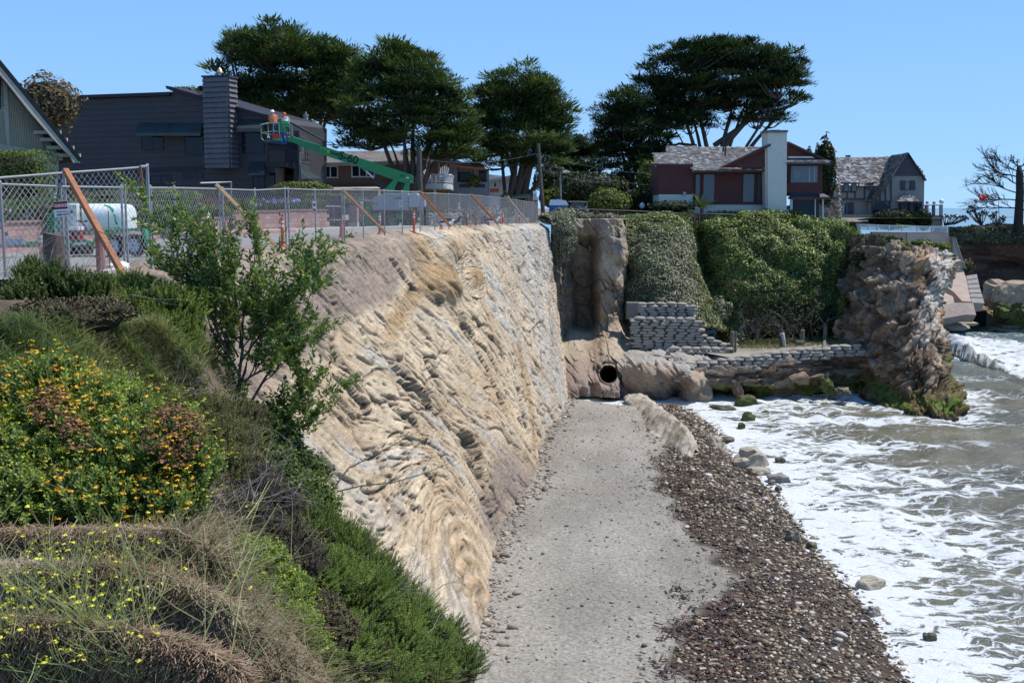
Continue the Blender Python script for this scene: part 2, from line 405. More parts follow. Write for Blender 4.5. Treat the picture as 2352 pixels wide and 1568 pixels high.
tag(nmesh('sea', np.stack([X, Y, Zs], -1), grid_faces(*X.shape), water_mat(), smooth=True,
          attrs={'foam': dens.ravel(), 'deep_haze': np.clip(deep_haze, 0, 1).ravel(), 'far': (.97 * sm(120, 320, np.hypot(X, Y))).ravel()}), kind='structure')
# --- beach
def beach_z(X, Y):
    d = sdist(X, Y, shore)
    return np.minimum(BZ, SEA + .012 + .16 * d) + .05 * fbm(X / 1.6, Y / 1.6, 0, 4, 41) * sm(-1, 1, d)
xs = np.arange(-4, 24, .12); ys = np.arange(20, 82, .14)
X, Y = np.meshgrid(xs, ys); D = sdist(X, Y, shore)
zb = np.where(D < -2, SEA - .35, beach_z(X, Y))
edge_px = [(1330, 890), (1440, 905), (1490, 960), (1530, 1040), (1500, 1120), (1580, 1200), (1690, 1340), (1530, 1432), (1570, 1568), (1600, 1900)]
edge = np.array([PZ(x, y, BZ)[:2] for x, y in edge_px]); E = sdist(X, Y, edge) * -1
En = E + .9 * fbm(X / 1.5, Y / 1.5, 3, 4, 51)
peb = sm(-.2, .45, En)
grit = fbm(X / .25, Y / .25, 0, 3, 61)
track = np.sin(Y * 2 * math.pi / .28) * sm(.35, .1, np.abs(((X - .4 * np.sin(Y / 6)) % 2.3) - 1.1)) * sm(-.1, .3, fbm(X / 3, Y / 5, 2, 2, 66))
zb = zb + .035 * grit * (1 - .3 * peb) + .012 * track * (1 - peb)
gc = mix((.225, .205, .178), (.30, .275, .24), sm(-.5, .5, fbm(X / 2.4, Y / 4, 0, 4, 71)))
gc = mix(gc, (.30, .235, .165), .35 * sm(.1, .5, fbm(X / 2, Y / 1.5, 9, 3, 75)) * sm(45, 58, Y))
pc = mix((.050, .036, .028), (.085, .065, .05), sm(-.4, .4, fbm(X / 1.2, Y / 1.2, 5, 3, 81)))
col = gc * (1 - peb[..., None]) + pc * peb[..., None]
tag(nmesh('beach', np.stack([X, Y, zb], -1), grid_faces(*X.shape), MC('beach_gravel', .95, 7, 34, .9, .06, .45), smooth=True, attrs={'col': col.reshape(-1, 3)}), kind='structure')
# --- pebbles and stones (nobody could count them)
ico = None
def stones(n, X, Y, Zz, s, squash=(1, .75, .5), seed=1):
    """n rough stones as one vertex / face array"""
    t = (1 + 5 ** .5) / 2
    v = np.array([(-1, t, 0), (1, t, 0), (-1, -t, 0), (1, -t, 0), (0, -1, t), (0, 1, t), (0, -1, -t), (0, 1, -t), (t, 0, -1), (t, 0, 1), (-t, 0, -1), (-t, 0, 1)]) / 1.9
    f = np.array([(0, 11, 5), (0, 5, 1), (0, 1, 7), (0, 7, 10), (0, 10, 11), (1, 5, 9), (5, 11, 4), (11, 10, 2), (10, 7, 6), (7, 1, 8), (3, 9, 4), (3, 4, 2), (3, 2, 6), (3, 6, 8), (3, 8, 9), (4, 9, 5), (2, 4, 11), (6, 2, 10), (8, 6, 7), (9, 8, 1)])
    r = np.random.default_rng(seed); a = r.uniform(0, 6.28, n)
    V = np.tile(v, (n, 1, 1)) * r.uniform(.72, 1.2, (n, 12, 1)) * np.array(squash) * r.uniform(.75, 1.3, (n, 1, 3))
    tl = r.uniform(-.35, .35, n); c_, s_ = np.cos(tl)[:, None], np.sin(tl)[:, None]
    V = np.stack([V[..., 0] * c_ - V[..., 2] * s_, V[..., 1], V[..., 0] * s_ + V[..., 2] * c_], -1)
    c_, s_ = np.cos(a)[:, None], np.sin(a)[:, None]
    V = np.stack([V[..., 0] * c_ - V[..., 1] * s_, V[..., 0] * s_ + V[..., 1] * c_, V[..., 2]], -1) * np.asarray(s)[:, None, None]
    V += np.stack([X, Y, Zz], -1)[:, None, :]
    return V.reshape(-1, 3), (f[None] + (np.arange(n) * 12)[:, None, None]).reshape(-1, 3)
n = 84000; px = RG.uniform(-1, 24, n); py = 26 + 56 * RG.random(n) ** 1.25
E = -sdist(px, py, edge) + .9 * fbm(px / 1.5, py / 1.5, 3, 4, 51); D = sdist(px, py, shore)
dn = sm(-.2, .9, E) * (.55 + .45 * sm(-.25, .15, fbm(px / 1.3, py / 1.8, 2, 3, 91) + .22 * sm(.6, 3, E)))
k = (RG.random(n) < dn) & (D > -.6); px, py = px[k], py[k]; n = len(px)
s = RG.lognormal(-2.85, .42, n) * (1 + .012 * (py - 30)); s = np.clip(s, .03, .24)
V, Fc = stones(n, px, py, beach_z(px, py) + s * .18, s, seed=3)
pebm = MR('wet_pebbles', [(0, (.035, .029, .022)), (.3, (.095, .072, .05)), (.55, (.18, .13, .08)), (.75, (.30, .22, .145)), (.9, (.44, .36, .27)), (1, (.62, .58, .53))], .5, nz=.4, spec=.3)
tag(nmesh('pebbles', V, Fc, pebm, attrs={'rnd': np.repeat(RG.random(n), 12)}), kind='stuff')
n = 9000; px = RG.uniform(-2, 12, n); py = 27 + 52 * RG.random(n)
E = -sdist(px, py, edge); k = (E < .6) & ((RG.random(n) < .35) | (np.abs(E) < 1.2)); px, py = px[k], py[k]; n = len(px)
s = np.clip(RG.lognormal(-3.25, .5, n), .02, .16)
V, Fc = stones(n, px, py, beach_z(px, py) + s * .2, s, seed=4)
tag(nmesh('loose_stones', V, Fc, MR('dry_stones', [(0, (.14, .125, .11)), (.6, (.27, .245, .21)), (1, (.42, .39, .34))], .9), attrs={'rnd': np.repeat(RG.random(n), 12)}), kind='stuff')
n = 5200; cx, cy = [], []
for q in range(60):
    e = edge[RG.integers(1, len(edge) - 2)] * 1.0; e2 = edge[RG.integers(1, len(edge) - 1)]
    i = RG.integers(1, len(edge) - 2); t = RG.random(); c = edge[i] * (1 - t) + edge[i + 1] * t + RG.normal(0, .5, 2) + (RG.uniform(0, 2.6), 0)
    m_ = 46; cx.append(c[0] + RG.normal(0, .32, m_)); cy.append(c[1] + RG.normal(0, .55, m_))
px = np.concatenate(cx); py = np.concatenate(cy); n = len(px); a = RG.uniform(0, 6.28, n); L = RG.uniform(.05, .17, n); wd = RG.uniform(.012, .04, n)
z0 = beach_z(px, py) + RG.uniform(.03, .11, n); dx, dy = np.cos(a), np.sin(a)
V = np.stack([np.stack([px - dx * L - dy * wd, py - dy * L + dx * wd, z0], -1), np.stack([px - dx * L + dy * wd, py - dy * L - dx * wd, z0 + .012], -1),
              np.stack([px + dx * L + dy * wd, py + dy * L - dx * wd, z0 + RG.uniform(-.03, .06, n)], -1), np.stack([px + dx * L - dy * wd, py + dy * L + dx * wd, z0], -1)], 1)
tag(nmesh('kelp_wrack', V, np.arange(n * 4).reshape(-1, 4), MR('kelp', [(0, (.03, .018, .012)), (.7, (.06, .03, .018)), (.9, (.11, .035, .016)), (1, (.16, .08, .03))], .45, spec=.5), attrs={'rnd': np.repeat(RG.random(n), 4)}), kind='stuff')
# --- cliff
top = np.array([P(x, y, d) for x, y, d in [(120, 640, 16), (230, 640, 18.5), (300, 625, 20.5), (360, 606, 23), (480, 592, 26.5), (600, 575, 30.5), (655, 566, 33), (760, 550, 38), (870, 535, 46), (960, 528, 50.5), (1040, 520, 57), (1150, 514, 70), (1262, 513, 84)]])
bot = np.array([(-2.2, 15.9, BZ), (-1.6, 22, BZ)] + [tuple(PZ(x, y, BZ)) for x, y in [(1085, 1568), (1103, 1500), (1132, 1370), (1142, 1270), (1160, 1200), (1200, 1150), (1232, 1110), (1243, 1040), (1258, 995), (1296, 945), (1306, 902)]])
NC, NR = 640, 330
Yt = 16 * (84 / 16) ** np.linspace(0, 1, NC); uu = (Yt - 16) / 68; Yb = 16 + (bot[-1][1] - 16) * uu
T = np.stack([np.interp(Yt, top[:, 1], top[:, k]) for k in range(3)], -1); B = np.stack([np.interp(Yb, bot[:, 1], bot[:, k]) for k in range(3)], -1)
ker = np.hanning(9); ker /= ker.sum()
for k in (0, 2): T[:, k] = np.convolve(np.pad(T[:, k], 4, 'edge'), ker, 'valid')
B[:, 0] = np.convolve(np.pad(B[:, 0], 4, 'edge'), ker, 'valid')
B[:, 2] = BZ - .35
v = np.linspace(0, 1, NR)[:, None]
G = T[None] * (1 - v[..., None]) + B[None] * v[..., None]
prof = v + .05 * np.sin(v * math.pi * 2) * 0
G[..., 0] = T[None, :, 0] * (1 - v) + B[None, :, 0] * v + 0 * prof
G[..., 0] += -.35 * np.sin(math.pi * v) * (1 - sm(30, 60, Yt))[None]
S = np.broadcast_to(Yt[None], G.shape[:2]); Td = -G[..., 2]
gp, gq = px_of(G)
def at(x, y):
    i = np.argmin((gp - x) ** 2 + (gq - y) ** 2); return S.flat[i], Td.flat[i]
def stroke(pts, wdt, anis=.30):
    q = [at(x, y) for x, y in pts]; q = [(a * anis, b) for a, b in q]
    return sdist(S * anis, Td, np.array(q)) / wdt
def blob(x, y, rs, rt):
    a, b = at(x, y); return ((S - a) / rs) ** 2 + ((Td - b) / rt) ** 2
wx = fbm(S / 9, Td / 5, 0, 3, 101); wx2 = fbm(S / 2.5, Td / 1.5, 4, 3, 104)
dip = math.radians(17) + .5 * wx * .6
foldc = np.exp(-blob(1075, 1290, 5.5, 3.2)) ; foldc2 = np.exp(-blob(1088, 630, 2.3, .9))
b0 = Td - S * .58 + .8 * wx + .16 * wx2
a1, b1 = at(1100, 1400); rad = np.hypot((S - a1) / 2.6, (Td - b1)) ; b0 = b0 * (1 - .5 * foldc) + rad * .8 * foldc
a2, b2 = at(1085, 655); rad2 = np.hypot((S - a2) / 2.6, (Td - b2)); b0 = b0 * (1 - sm(.1, .5, foldc2)) + rad2 * 2.2 * sm(.1, .5, foldc2)
a0 = Td * .58 + S
def beds(per, sharp, seed):
    f = (b0 / per + .35 * fbm(a0 / 5, b0 / per / 2, seed, 2, seed)) % 1
    return np.where(f < sharp, f / sharp, (1 - f) / (1 - sharp)) - .5
soft = sm(.0, .45, fbm(S / 8, Td / 3, 7, 3, 111) + .12)
up = np.array([at(x, y) for x, y in [(560, 1150), (640, 880), (735, 790), (830, 720), (905, 690), (940, 640), (955, 590), (962, 528)]])
ud = sdist(S * .3, Td, up * (.3, 1)) ; brown = sm(-.35, .35, ud + .35 * wx2) ; brown = np.where(S > at(962, 560)[0] + 2, 0, brown)
foldm = np.clip(foldc + foldc2 * 1.2 + sm(1.4, .3, np.abs(stroke([(985, 640), (930, 700), (900, 760)], .5))) + sm(1.2, .2, np.abs(stroke([(1190, 800), (1225, 960), (1232, 1080)], .45))) + sm(1.2, .2, np.abs(stroke([(1064, 1000), (1100, 1080), (1130, 1180)], .45))), 0, 1)
carve = (1 - .65 * soft) * (1 - .45 * brown)
disp = .12 * fbm(S / 8, Td / 3.6, 0, 3, 121)
fh, fe = facet(a0 / 5.2 + .3 * wx2, b0 / 1.7 + .25 * wx, 0, 125); fh2, fe2 = facet(a0 / 1.9 + .3 * wx2, b0 / .62 + .3 * wx2, 0, 127)
disp += .105 * fh * (1 - .55 * brown) + .045 * fh2 * (.35 + .65 * carve)
disp += .05 * foldm * beds(.42, .8, 5)
an = fbm(a0 / 3.2, b0 / .32, 0, 4, 131); an2 = fbm(a0 / 1.1, b0 / .11, 2, 3, 137)
disp += .022 * an * (.45 + .55 * carve) + .013 * an2 * (.5 + .6 * carve)
crack = sm(.07, .0, fe) * sm(-.15, .3, fbm(S / 3, Td / 2, 6, 2, 144)) * (1 - .6 * brown) + .7 * sm(.10, .0, fe2) * sm(.08, .42, fbm(S / 3.5, Td / 2.2, 9, 2, 146)) * carve
disp -= .13 * np.clip(crack, 0, 1)
gv = fbm((S + .35 * Td) / .6, Td / 2.2, 3, 4, 151); disp += .10 * gv * sm(50, 68, S) + .02 * gv
def slits(ca, cb, prob, ra, rb, seed):
    u, v_ = a0 / ca, b0 / cb; r_ = 0
    iu, iv = np.floor(u).astype(np.int64), np.floor(v_).astype(np.int64)
    for da in (-1, 0, 1):
        for db in (-1, 0, 1):
            a_, b_ = iu + da, iv + db; on = _h(a_, b_, a_ * 0, seed) < prob; k_ = .5 + _h(a_, b_, a_ * 0, seed + 3)
            x_ = (u - a_ - _h(a_, b_, a_ * 0, seed + 1)) * ca / (ra * k_); y_ = (v_ - b_ - _h(a_, b_, a_ * 0, seed + 2)) * cb / (rb * k_) + .35 * x_ * (_h(a_, b_, a_ * 0, seed + 4) - .5)
            r_ = np.maximum(r_, on * np.clip(1 - x_ * x_ - y_ * y_ * np.where(y_ < 0, 3.0, 1), 0, 1) ** .5)
    return r_
pits = np.maximum(slits(2.4, .55, .42, .85, .10, 161), slits(1.1, .34, .38, .34, .055, 167)); pits = pits * (1 - .55 * brown); disp -= .15 * pits
dark = np.zeros(S.shape)
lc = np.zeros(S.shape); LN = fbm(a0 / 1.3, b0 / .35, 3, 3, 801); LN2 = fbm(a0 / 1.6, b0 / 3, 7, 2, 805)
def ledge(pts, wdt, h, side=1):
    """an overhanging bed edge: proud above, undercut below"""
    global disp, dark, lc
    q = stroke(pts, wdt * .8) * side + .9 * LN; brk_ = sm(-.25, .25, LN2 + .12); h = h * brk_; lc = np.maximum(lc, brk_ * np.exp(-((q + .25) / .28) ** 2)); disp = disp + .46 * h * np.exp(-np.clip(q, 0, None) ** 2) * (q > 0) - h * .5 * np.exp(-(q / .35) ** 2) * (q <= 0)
for pts, wdt, h in [([(1040, 700), (1075, 770), (1120, 850), (1150, 930)], .3, .26), ([(830, 760), (845, 800), (862, 860)], .25, .25), ([(690, 880), (730, 950), (760, 1000)], .22, .2), ([(980, 820), (1010, 870), (1040, 900)], .3, .28), ([(900, 985), (950, 1050), (1000, 1110)], .28, .2), ([(820, 1050), (880, 1130), (930, 1200)], .25, .18), ([(887, 824), (904, 855), (943, 886), (981, 918), (1022, 956), (1064, 1007), (1090, 1060)], .55, .62),
                    ([(780, 883), (806, 905), (840, 938)], .4, .4), ([(897, 914), (925, 950), (975, 1000)], .4, .42),
                    ([(870, 770), (885, 800), (890, 830)], .4, .35), ([(760, 800), (790, 850), (830, 880)], .3, .25), ([(1010, 690), (1060, 740), (1110, 800), (1150, 870), (1190, 960)], .5, .32),
                    ([(1120, 760), (1160, 830), (1190, 900), (1210, 980)], .45, .34), ([(1060, 1007), (1100, 1100), (1120, 1170)], .5, .42), ([(1110, 1150), (1135, 1215), (1138, 1290)], .45, .5),
                    ([(720, 590), (755, 650), (770, 700)], .22, .22), ([(905, 600), (935, 640), (960, 660)], .3, .3), ([(860, 1040), (900, 1110), (960, 1170)], .35, .22)]:
    ledge(pts, wdt, h, 1)
kb = np.exp(-blob(1022, 650, 2.6, .95) ** 2) + .7 * np.exp(-blob(1040, 575, 2.6, .7) ** 2); disp += .42 * kb * (1 + .9 * an)
kb2 = np.exp(-blob(1090, 632, 1.5, .55) ** 2); disp += .26 * kb2
ring = foldc * np.sin(rad * 2 * math.pi / .55 + wx2); disp += .06 * ring
tanm = np.clip(kb * 1.1 + kb2 + .8 * foldc * sm(-.2, .5, ring) + .9 * sm(1.5, .3, np.abs(stroke([(965, 560), (985, 640), (930, 700), (900, 760)], .45))) + sm(1.3, .2, np.abs(stroke([(1190, 800), (1225, 960), (1230, 1080)], .5))) * .8, 0, 1)
env = sm(0, .03, v) * sm(1.0, .97, v); disp *= env
nx = np.stack([np.full(S.shape, .94), -.10 + .25 * an * 0, np.full(S.shape, .33)], -1)
G = G + nx * disp[..., None]
G[..., 2] += .02 * an2 * env; G[..., 1] += .08 * an * env
lip = sm(.045, .0, v)[..., None] ** 1.6
G[..., 0] -= .55 * lip[..., 0]; G[..., 2] += .0
cb = mix((.435, .325, .215), (.55, .44, .31), sm(-.5, .5, fbm(S / 4, Td / 2.5, 2, 4, 171)))
cb = mix(cb, (.42, .395, .35), sm(.0, .6, fbm(a0 / 6, b0 / 1.1, 5, 4, 175)) * .85)
cb = mix(cb, (.43, .31, .185), .45 * sm(.12, .55, fbm(a0 / 5, b0 / .9, 8, 4, 179)))
cb = mix(cb, (.40, .38, .35), .75 * sm(60, 78, S) * sm(-.5, .4, fbm(S / 2, Td / 6, 8, 3, 183) + .4 * sm(8, 1, Td)))
cb = mix(cb, (.335, .215, .105), .8 * tanm)
cb = mix(cb, (.225, .175, .145), .92 * brown * (.85 + .2 * wx2)); cb = mix(cb, (.275, .20, .175), .5 * brown * sm(2, 6, Td))
cb = mix(cb, (.13, .115, .10), .6 * sm(.35, .7, gv) * sm(58, 75, S)); cb = mix(cb, (.15, .115, .085), .8 * np.clip(crack, 0, 1)); cb = mix(cb, (.12, .095, .07), .75 * pits)  # cracks and pits darkened in colour for the dirt and shade they hold
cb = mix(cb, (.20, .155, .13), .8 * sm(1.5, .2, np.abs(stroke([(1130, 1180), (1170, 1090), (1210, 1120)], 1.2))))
cb = mix(cb, (.14, .105, .075), .7 * lc * sm(-.4, .3, an + .3))  # band below each ledge edge darkened in colour, as shade
cb = cb * (1 + .26 * an2[..., None] + .14 * an[..., None]); cb = np.clip(cb, .03, .8)
back = G[:1].copy(); back[..., 0] -= 1.3; back[..., 2] -= .06; G = np.concatenate([back, G], 0); cb = np.concatenate([mix(cb[:1] * .0 + (.27, .22, .18), cb[:1], .3), cb], 0)
e = G[:, -1:].copy(); ext = [e + np.array((-.8 * k, .9 * k, 0)) for k in (1, 2.5, 5)]; G = np.concatenate([G] + ext, 1); cb = np.concatenate([cb] + [cb[:, -1:] * .9] * 3, 1)
cliffm = MC('sculpted_sandstone', .92, 4, 22, 1.0, .08, .30, stretch=(1, .45, 1.5), rot=(.3, 0, 0))
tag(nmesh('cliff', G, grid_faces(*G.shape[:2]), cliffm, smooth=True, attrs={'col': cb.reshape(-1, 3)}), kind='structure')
CLIFFTOP = T
# --- near bank under the plants
ctl = [P(x, y, d) for x, y, d in [(0, 700, 14), (120, 690, 15.5), (0, 830, 11.5), (250, 900, 13), (430, 800, 17), (440, 690, 21), (0, 1250, 7.5), (250, 1260, 7.5), (480, 1230, 8.5),
     (0, 1568, 5.3), (300, 1568, 5.5), (540, 1568, 5.75), (520, 1450, 6.4), (500, 1400, 6.75), (470, 1330, 7.4), (560, 1400, 9.5), (700, 1568, 9.5), (900, 1568, 12.5), (1080, 1568, 15), (1030, 1530, 15.5), (920, 1400, 17),
     (770, 1260, 18.5), (670, 1150, 19), (620, 1000, 20), (560, 900, 20), (480, 1000, 16), (500, 1150, 13), (650, 1250, 14.5), (300, 1000, 11), (120, 1000, 9.5)]]
ctl += [(-7.6, 24, -1.3), (-6.3, 23, -4.6), (-4, 23, -10), (-6, 26, -6), (-3.5, 27, -12), (-8.3, 20.5, -.2), (-9.2, 18, -.1), (-12, 16, -.05), (-14, 20, -.06), (-11, 22, -.06), (-9.4, 24, -.08), (-16, 12, -.05), (-18, 16, -.05), (-18, 24, -.05), (-9, 27, -.1), (-7.4, 27.5, -2),
        (1.2, 15, -9), (.6, 18, -10), (-1, 21, -10.5), (1.5, 10, -8), (1, 5, -6), (0, 2, -3), (-3, 2, -1.6), (-8, 2, -.8), (-2.6, 20.5, -8.5), (-10, 8, -.5), (-14, 6, -.2)]
ctl = np.array(ctl)
def tps(ctl, lam=.02):
    n = len(ctl); K = np.zeros((n + 3, n + 3)); d = np.hypot(ctl[:, None, 0] - ctl[None, :, 0], ctl[:, None, 1] - ctl[None, :, 1])
    K[:n, :n] = d * d * np.log(d + 1e-9) + lam * np.eye(n); K[:n, n] = 1; K[:n, n + 1:] = ctl[:, :2]; K[n, :n] = 1; K[n + 1:, :n] = ctl[:, :2].T
    wv = np.linalg.solve(K, np.concatenate([ctl[:, 2], np.zeros(3)]))
    def f(X, Y):
        X, Y = np.asarray(X, float), np.asarray(Y, float); r = wv[n] + wv[n + 1] * X + wv[n + 2] * Y
        for i in range(n):
            q = np.hypot(X - ctl[i, 0], Y - ctl[i, 1]); r = r + wv[i] * q * q * np.log(q + 1e-9)
        return np.minimum(r, -.03)
    return f
bankz = tps(ctl)
X, Y = np.meshgrid(np.arange(-18, 2.5, .12), np.arange(2, 28, .12)); Z = bankz(X, Y) - .012 + .022 * fbm(X / .7, Y / .7, 0, 4, 201)
Z = np.where(Y > 22, Z - (Y - 22) * .10 * (X > -9), Z)
bc = mix((.085, .062, .043), (.19, .145, .105), sm(-.4, .4, fbm(X / .8, Y / .8, 0, 4, 211)))
bc = mix(bc, (.26, .18, .125), sm(8.2, 7.2, Y) * (.6 + .3 * fbm(X / .3, Y / .3, 4, 3, 213)))
bc = mix(bc, (.25, .20, .16), sm(19.5, 22, Y)[...] * sm(-1.6, -.3, Z))
tag(nmesh('bank', np.stack([X, Y, Z], -1), grid_faces(*X.shape), MC('bank_soil', .95, 12, 50, .8, .04, .4), smooth=True, attrs={'col': bc.reshape(-1, 3)}), kind='structure')
# --- land behind (one sheet to the far distance) and the street
tl = [(float(a[0]) - 1.0, float(a[1])) for a in T[::40]] + [(2.0, 84.4)]
poly = [(-400, 2), (-17.5, 2), (-17.5, 14.5), (-9.6, 16)] + tl[1:] + [(2.3, 89), (9, 89.5), (14, 91.5), (31, 93), (36, 110), (41, 121.5), (50.8, 121.5), (52.5, 125.6), (75, 127), (76, 136), (54, 140), (45, 150), (28, 300), (0, 900), (-400, 900)]
import bmesh
bm = bmesh.new(); vs = [bm.verts.new((x, y, -.045)) for x, y in poly]; bm.faces.new(vs); bm.normal_update(); bmesh.ops.triangulate(bm, faces=bm.faces[:])
me = bpy.data.meshes.new('ground'); bm.to_mesh(me); bm.free()
me.materials.append(M('dry_ground', (.20, .165, .12), .95, .3, 1.5, .5, 9)); tag(link('ground', me), kind='structure')
asph = M('asphalt', (.245, .235, .22), .92, .12, 3, .5, 60)
kerb_px = [(-200, 600), (0, 582), (200, 565), (372, 547), (560, 538), (680, 533), (850, 527), (1000, 524)]
kb_ = [PZ(x, y, 0)[:2] for x, y in kerb_px]
bm = bmesh.new(); ring_ = [(-17.5, 2), (-17.4, 14.6), (-9.7, 16.1)] + [(x + .25, y) for x, y in tl[1:-1]] + [(2.4, 100)] + [tuple(p) for p in kb_[::-1]] + [(-40, 30), (-40, 2)]
vs = [bm.verts.new((x, y, -.012)) for x, y in ring_]; bm.faces.new(vs); bm.normal_update(); bmesh.ops.triangulate(bm, faces=bm.faces[:])
me = bpy.data.meshes.new('street'); bm.to_mesh(me); bm.free(); me.materials.append(asph); tag(link('street', me), kind='structure')
conc = M('concrete', (.40, .37, .33), .9, .12, 4, .3, 30)
kp = MB(); kr = MB(); redk = M('red_kerb_paint', (.40, .20, .19), .85, .2, 5)
for i in range(len(kb_) - 1):
    a, b = np.array(kb_[i]), np.array(kb_[i + 1]); d = (b - a) / np.linalg.norm(b - a); nn = np.array((-d[1], d[0]))
    f = lambda p, o, z: (p[0] + nn[0] * o, p[1] + nn[1] * o, z)
    (kr if i in (1, 2, 3, 4) else kp).add([f(a, 0, -.04), f(b, 0, -.04), f(b, .02, .13), f(a, .02, .13), f(b, .16, .134), f(a, .16, .134)], [(0, 1, 2, 3), (3, 2, 4, 5)])
    kp.add([f(a, .16, .130), f(b, .16, .130), f(b, 1.5, .14), f(a, 1.5, .14), f(b, 1.5, -.05), f(a, 1.5, -.05)], [(0, 1, 2, 3), (3, 2, 4, 5)])
tag(kp.build('pavement', conc), kind='structure'); tag(kr.build('kerb', redk), kind='structure')
# === ROCK AT THE FAR END
def relief(name, ctrl, nr, nc, dispf, mat, colf, kind='structure', smooth=True):
    A = patch(ctrl, nr, nc); W = P(A[..., 0], A[..., 1], A[..., 2]); N = gnormals(W)
    N *= -np.sign((N * (W - np.array((0, 0, CAMZ)))).sum(-1, keepdims=True))
    V_, U_ = np.meshgrid(np.linspace(0, 1, nr), np.linspace(0, 1, nc), indexing='ij')
    d = dispf(W, U_, V_, A); W2 = W + N * d[..., None]; c = colf(W2, U_, V_, A, d, N)
    o = nmesh(name, W2, grid_faces(nr, nc), mat, smooth=smooth, attrs={'col': np.clip(c, .01, .85).reshape(-1, 3)})
    return tag(o, kind=kind), W2, N
rockm = MC('weathered_rock', .92, 2.2, 12, .9, .15, .35)
nx_, ny_ = 190, 300
PX, PY = np.meshgrid(np.linspace(1266, 1452, nx_), np.linspace(503, 912, ny_))
def gs(x, c, w_): return np.exp(-((x - c) / w_) ** 2)
wob = 11 * fbm(PX / 45, PY / 45, 0, 4, 301)
px_, py_ = PX + wob, PY + wob * .6
Yd = 85.2 + 0 * PX
Yd -= 1.3 * sm(1356, 1384, px_) * sm(1436, 1424, px_) * (.55 + .45 * np.sin(np.clip((px_ - 1362) / 70, 0, 1) * math.pi))
Yd += 2.5 * sm(1300, 1326, px_) * sm(1378, 1352, px_) * sm(536, 556, py_) * sm(764, 745, py_)
Yd -= .9 * gs(px_, 1310, 30) * sm(545, 510, py_) + 1.0 * gs(px_, 1392, 40) * sm(600, 510, py_) * 0
Yd -= 1.1 * sm(1300, 1290, px_) * sm(590, 610, py_) + 1.0 * gs(px_, 1300, 12) * sm(620, 600, py_) * -1
Yd -= 8.6 * sm(735, 905, py_) ** .9
Yd -= .9 * sm(790, 830, py_) * sm(1400, 1330, px_) + .8 * gs(py_, 800, 30) * sm(1372, 1390, px_)
Yd += 1.4 * sm(1426, 1446, px_) * sm(700, 620, py_) + 6 * sm(1432, 1452, px_) * sm(800, 700, py_)
r_ = np.hypot((PX - 1398), (PY - 860) / 1.02); Yd += 4.5 * sm(20.5, 17.5, r_) + .3 * gs(r_, 24, 5)
W = P(PX, PY, Yd)
s_, t_ = W[..., 0], W[..., 2]
an = fbm((s_ + .5 * t_) / .5, (t_ - .3 * s_) / 2.2, Yd / 3, 4, 311); cr = ridge((s_ + .4 * t_) / 1.3, (t_ - .4 * s_) / 2.2, Yd / 3, 3, 313); crk = sm(.8, .97, cr)
fh, fe = facet((s_ + .4 * t_) / 1.5, t_ / 2.3, Yd / 4, 318); fh2, fe2 = facet((s_ + .4 * t_) / .6, t_ / .9, Yd / 3, 320); crk = np.clip(sm(.05, 0, fe) + .4 * sm(.06, 0, fe2), 0, 1) * sm(-.2, .3, fbm(s_ / 1.5, t_ / 1.5, 6, 2, 330))
dd = .40 * fbm(s_ / 1.6, t_ / 2.4, Yd / 3, 4, 317) + .16 * an + .55 * fh + .22 * fh2 - .16 * crk
keep = sm(17, 24, r_); W[..., 1] -= dd * keep; W[..., 0] += .1 * an
e = sm(0, .05, np.linspace(0, 1, nx_))[None];
rc = mix((.30, .225, .16), (.40, .32, .23), sm(-.4, .4, fbm(s_ / 2, t_ / 3, 1, 4, 321)))
rc = mix(rc, (.25, .22, .19), .8 * sm(-.1, .4, fbm(s_ / 1.2, t_ / 1.5, 4, 3, 325)) * sm(700, 560, PY)); rc = mix(rc, (.16, .12, .085), .8 * sm(1306, 1320, px_) * sm(1372, 1358, px_) * sm(545, 640, PY) * sm(770, 735, PY))  # last mix darkens the recess: alcove shade put into the colour
rc = mix(rc, (.24, .175, .15), .8 * sm(815, 850, PY)); rc = mix(rc, (.15, .12, .09), .6 * crk); rc = mix(rc, (.42, .36, .28), .6 * gs(PY, 790, 25) * sm(1360, 1330, px_))
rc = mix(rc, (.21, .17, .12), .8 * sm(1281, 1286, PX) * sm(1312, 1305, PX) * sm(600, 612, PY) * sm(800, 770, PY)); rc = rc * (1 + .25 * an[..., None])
lay = [np.concatenate([W[:1] + np.array((0, 4, 0)), W], 0)]; W = lay[0]; rc = np.concatenate([rc[:1], rc], 0)
W = np.concatenate([W, W[:, -1:] + np.array((.6, 5, 0))], 1); rc = np.concatenate([rc, rc[:, -1:]], 1)
tag(nmesh('alcove_rock', W, grid_faces(*W.shape[:2]), MC('alcove_sandstone', .92, 3, 16, .8, .1, .25), smooth=True, attrs={'col': np.clip(rc, .02, .8).reshape(-1, 3)}), kind='structure')
c0 = P(1398, 860, 78.9); th = thing('culvert_pipe', 'round black drain culvert opening at the foot of the far cliff', 'pipe', c0)
p = MB(); R = 18.6 / 2400 * 78
p.lathe(c0, [(R, 0), (R, 3.2), (R - .06, 3.2), (R - .06, .0)], 28, 'Y', Matrix.Rotation(-math.pi / 2, 3, 'X')); p.build('pipe_wall', M('pipe_wall', (.10, .085, .07), .9), th, True)
MB().lathe(c0 + (0, 3.0, 0), [(R - .07, 0), (R - .07, .1)], 24, 'Y', Matrix.Rotation(-math.pi / 2, 3, 'X')).build('pipe_depth_shade', M('shade_black', (.004, .004, .004), 1), th)  # black disc stands in for the unlit depth of the pipe
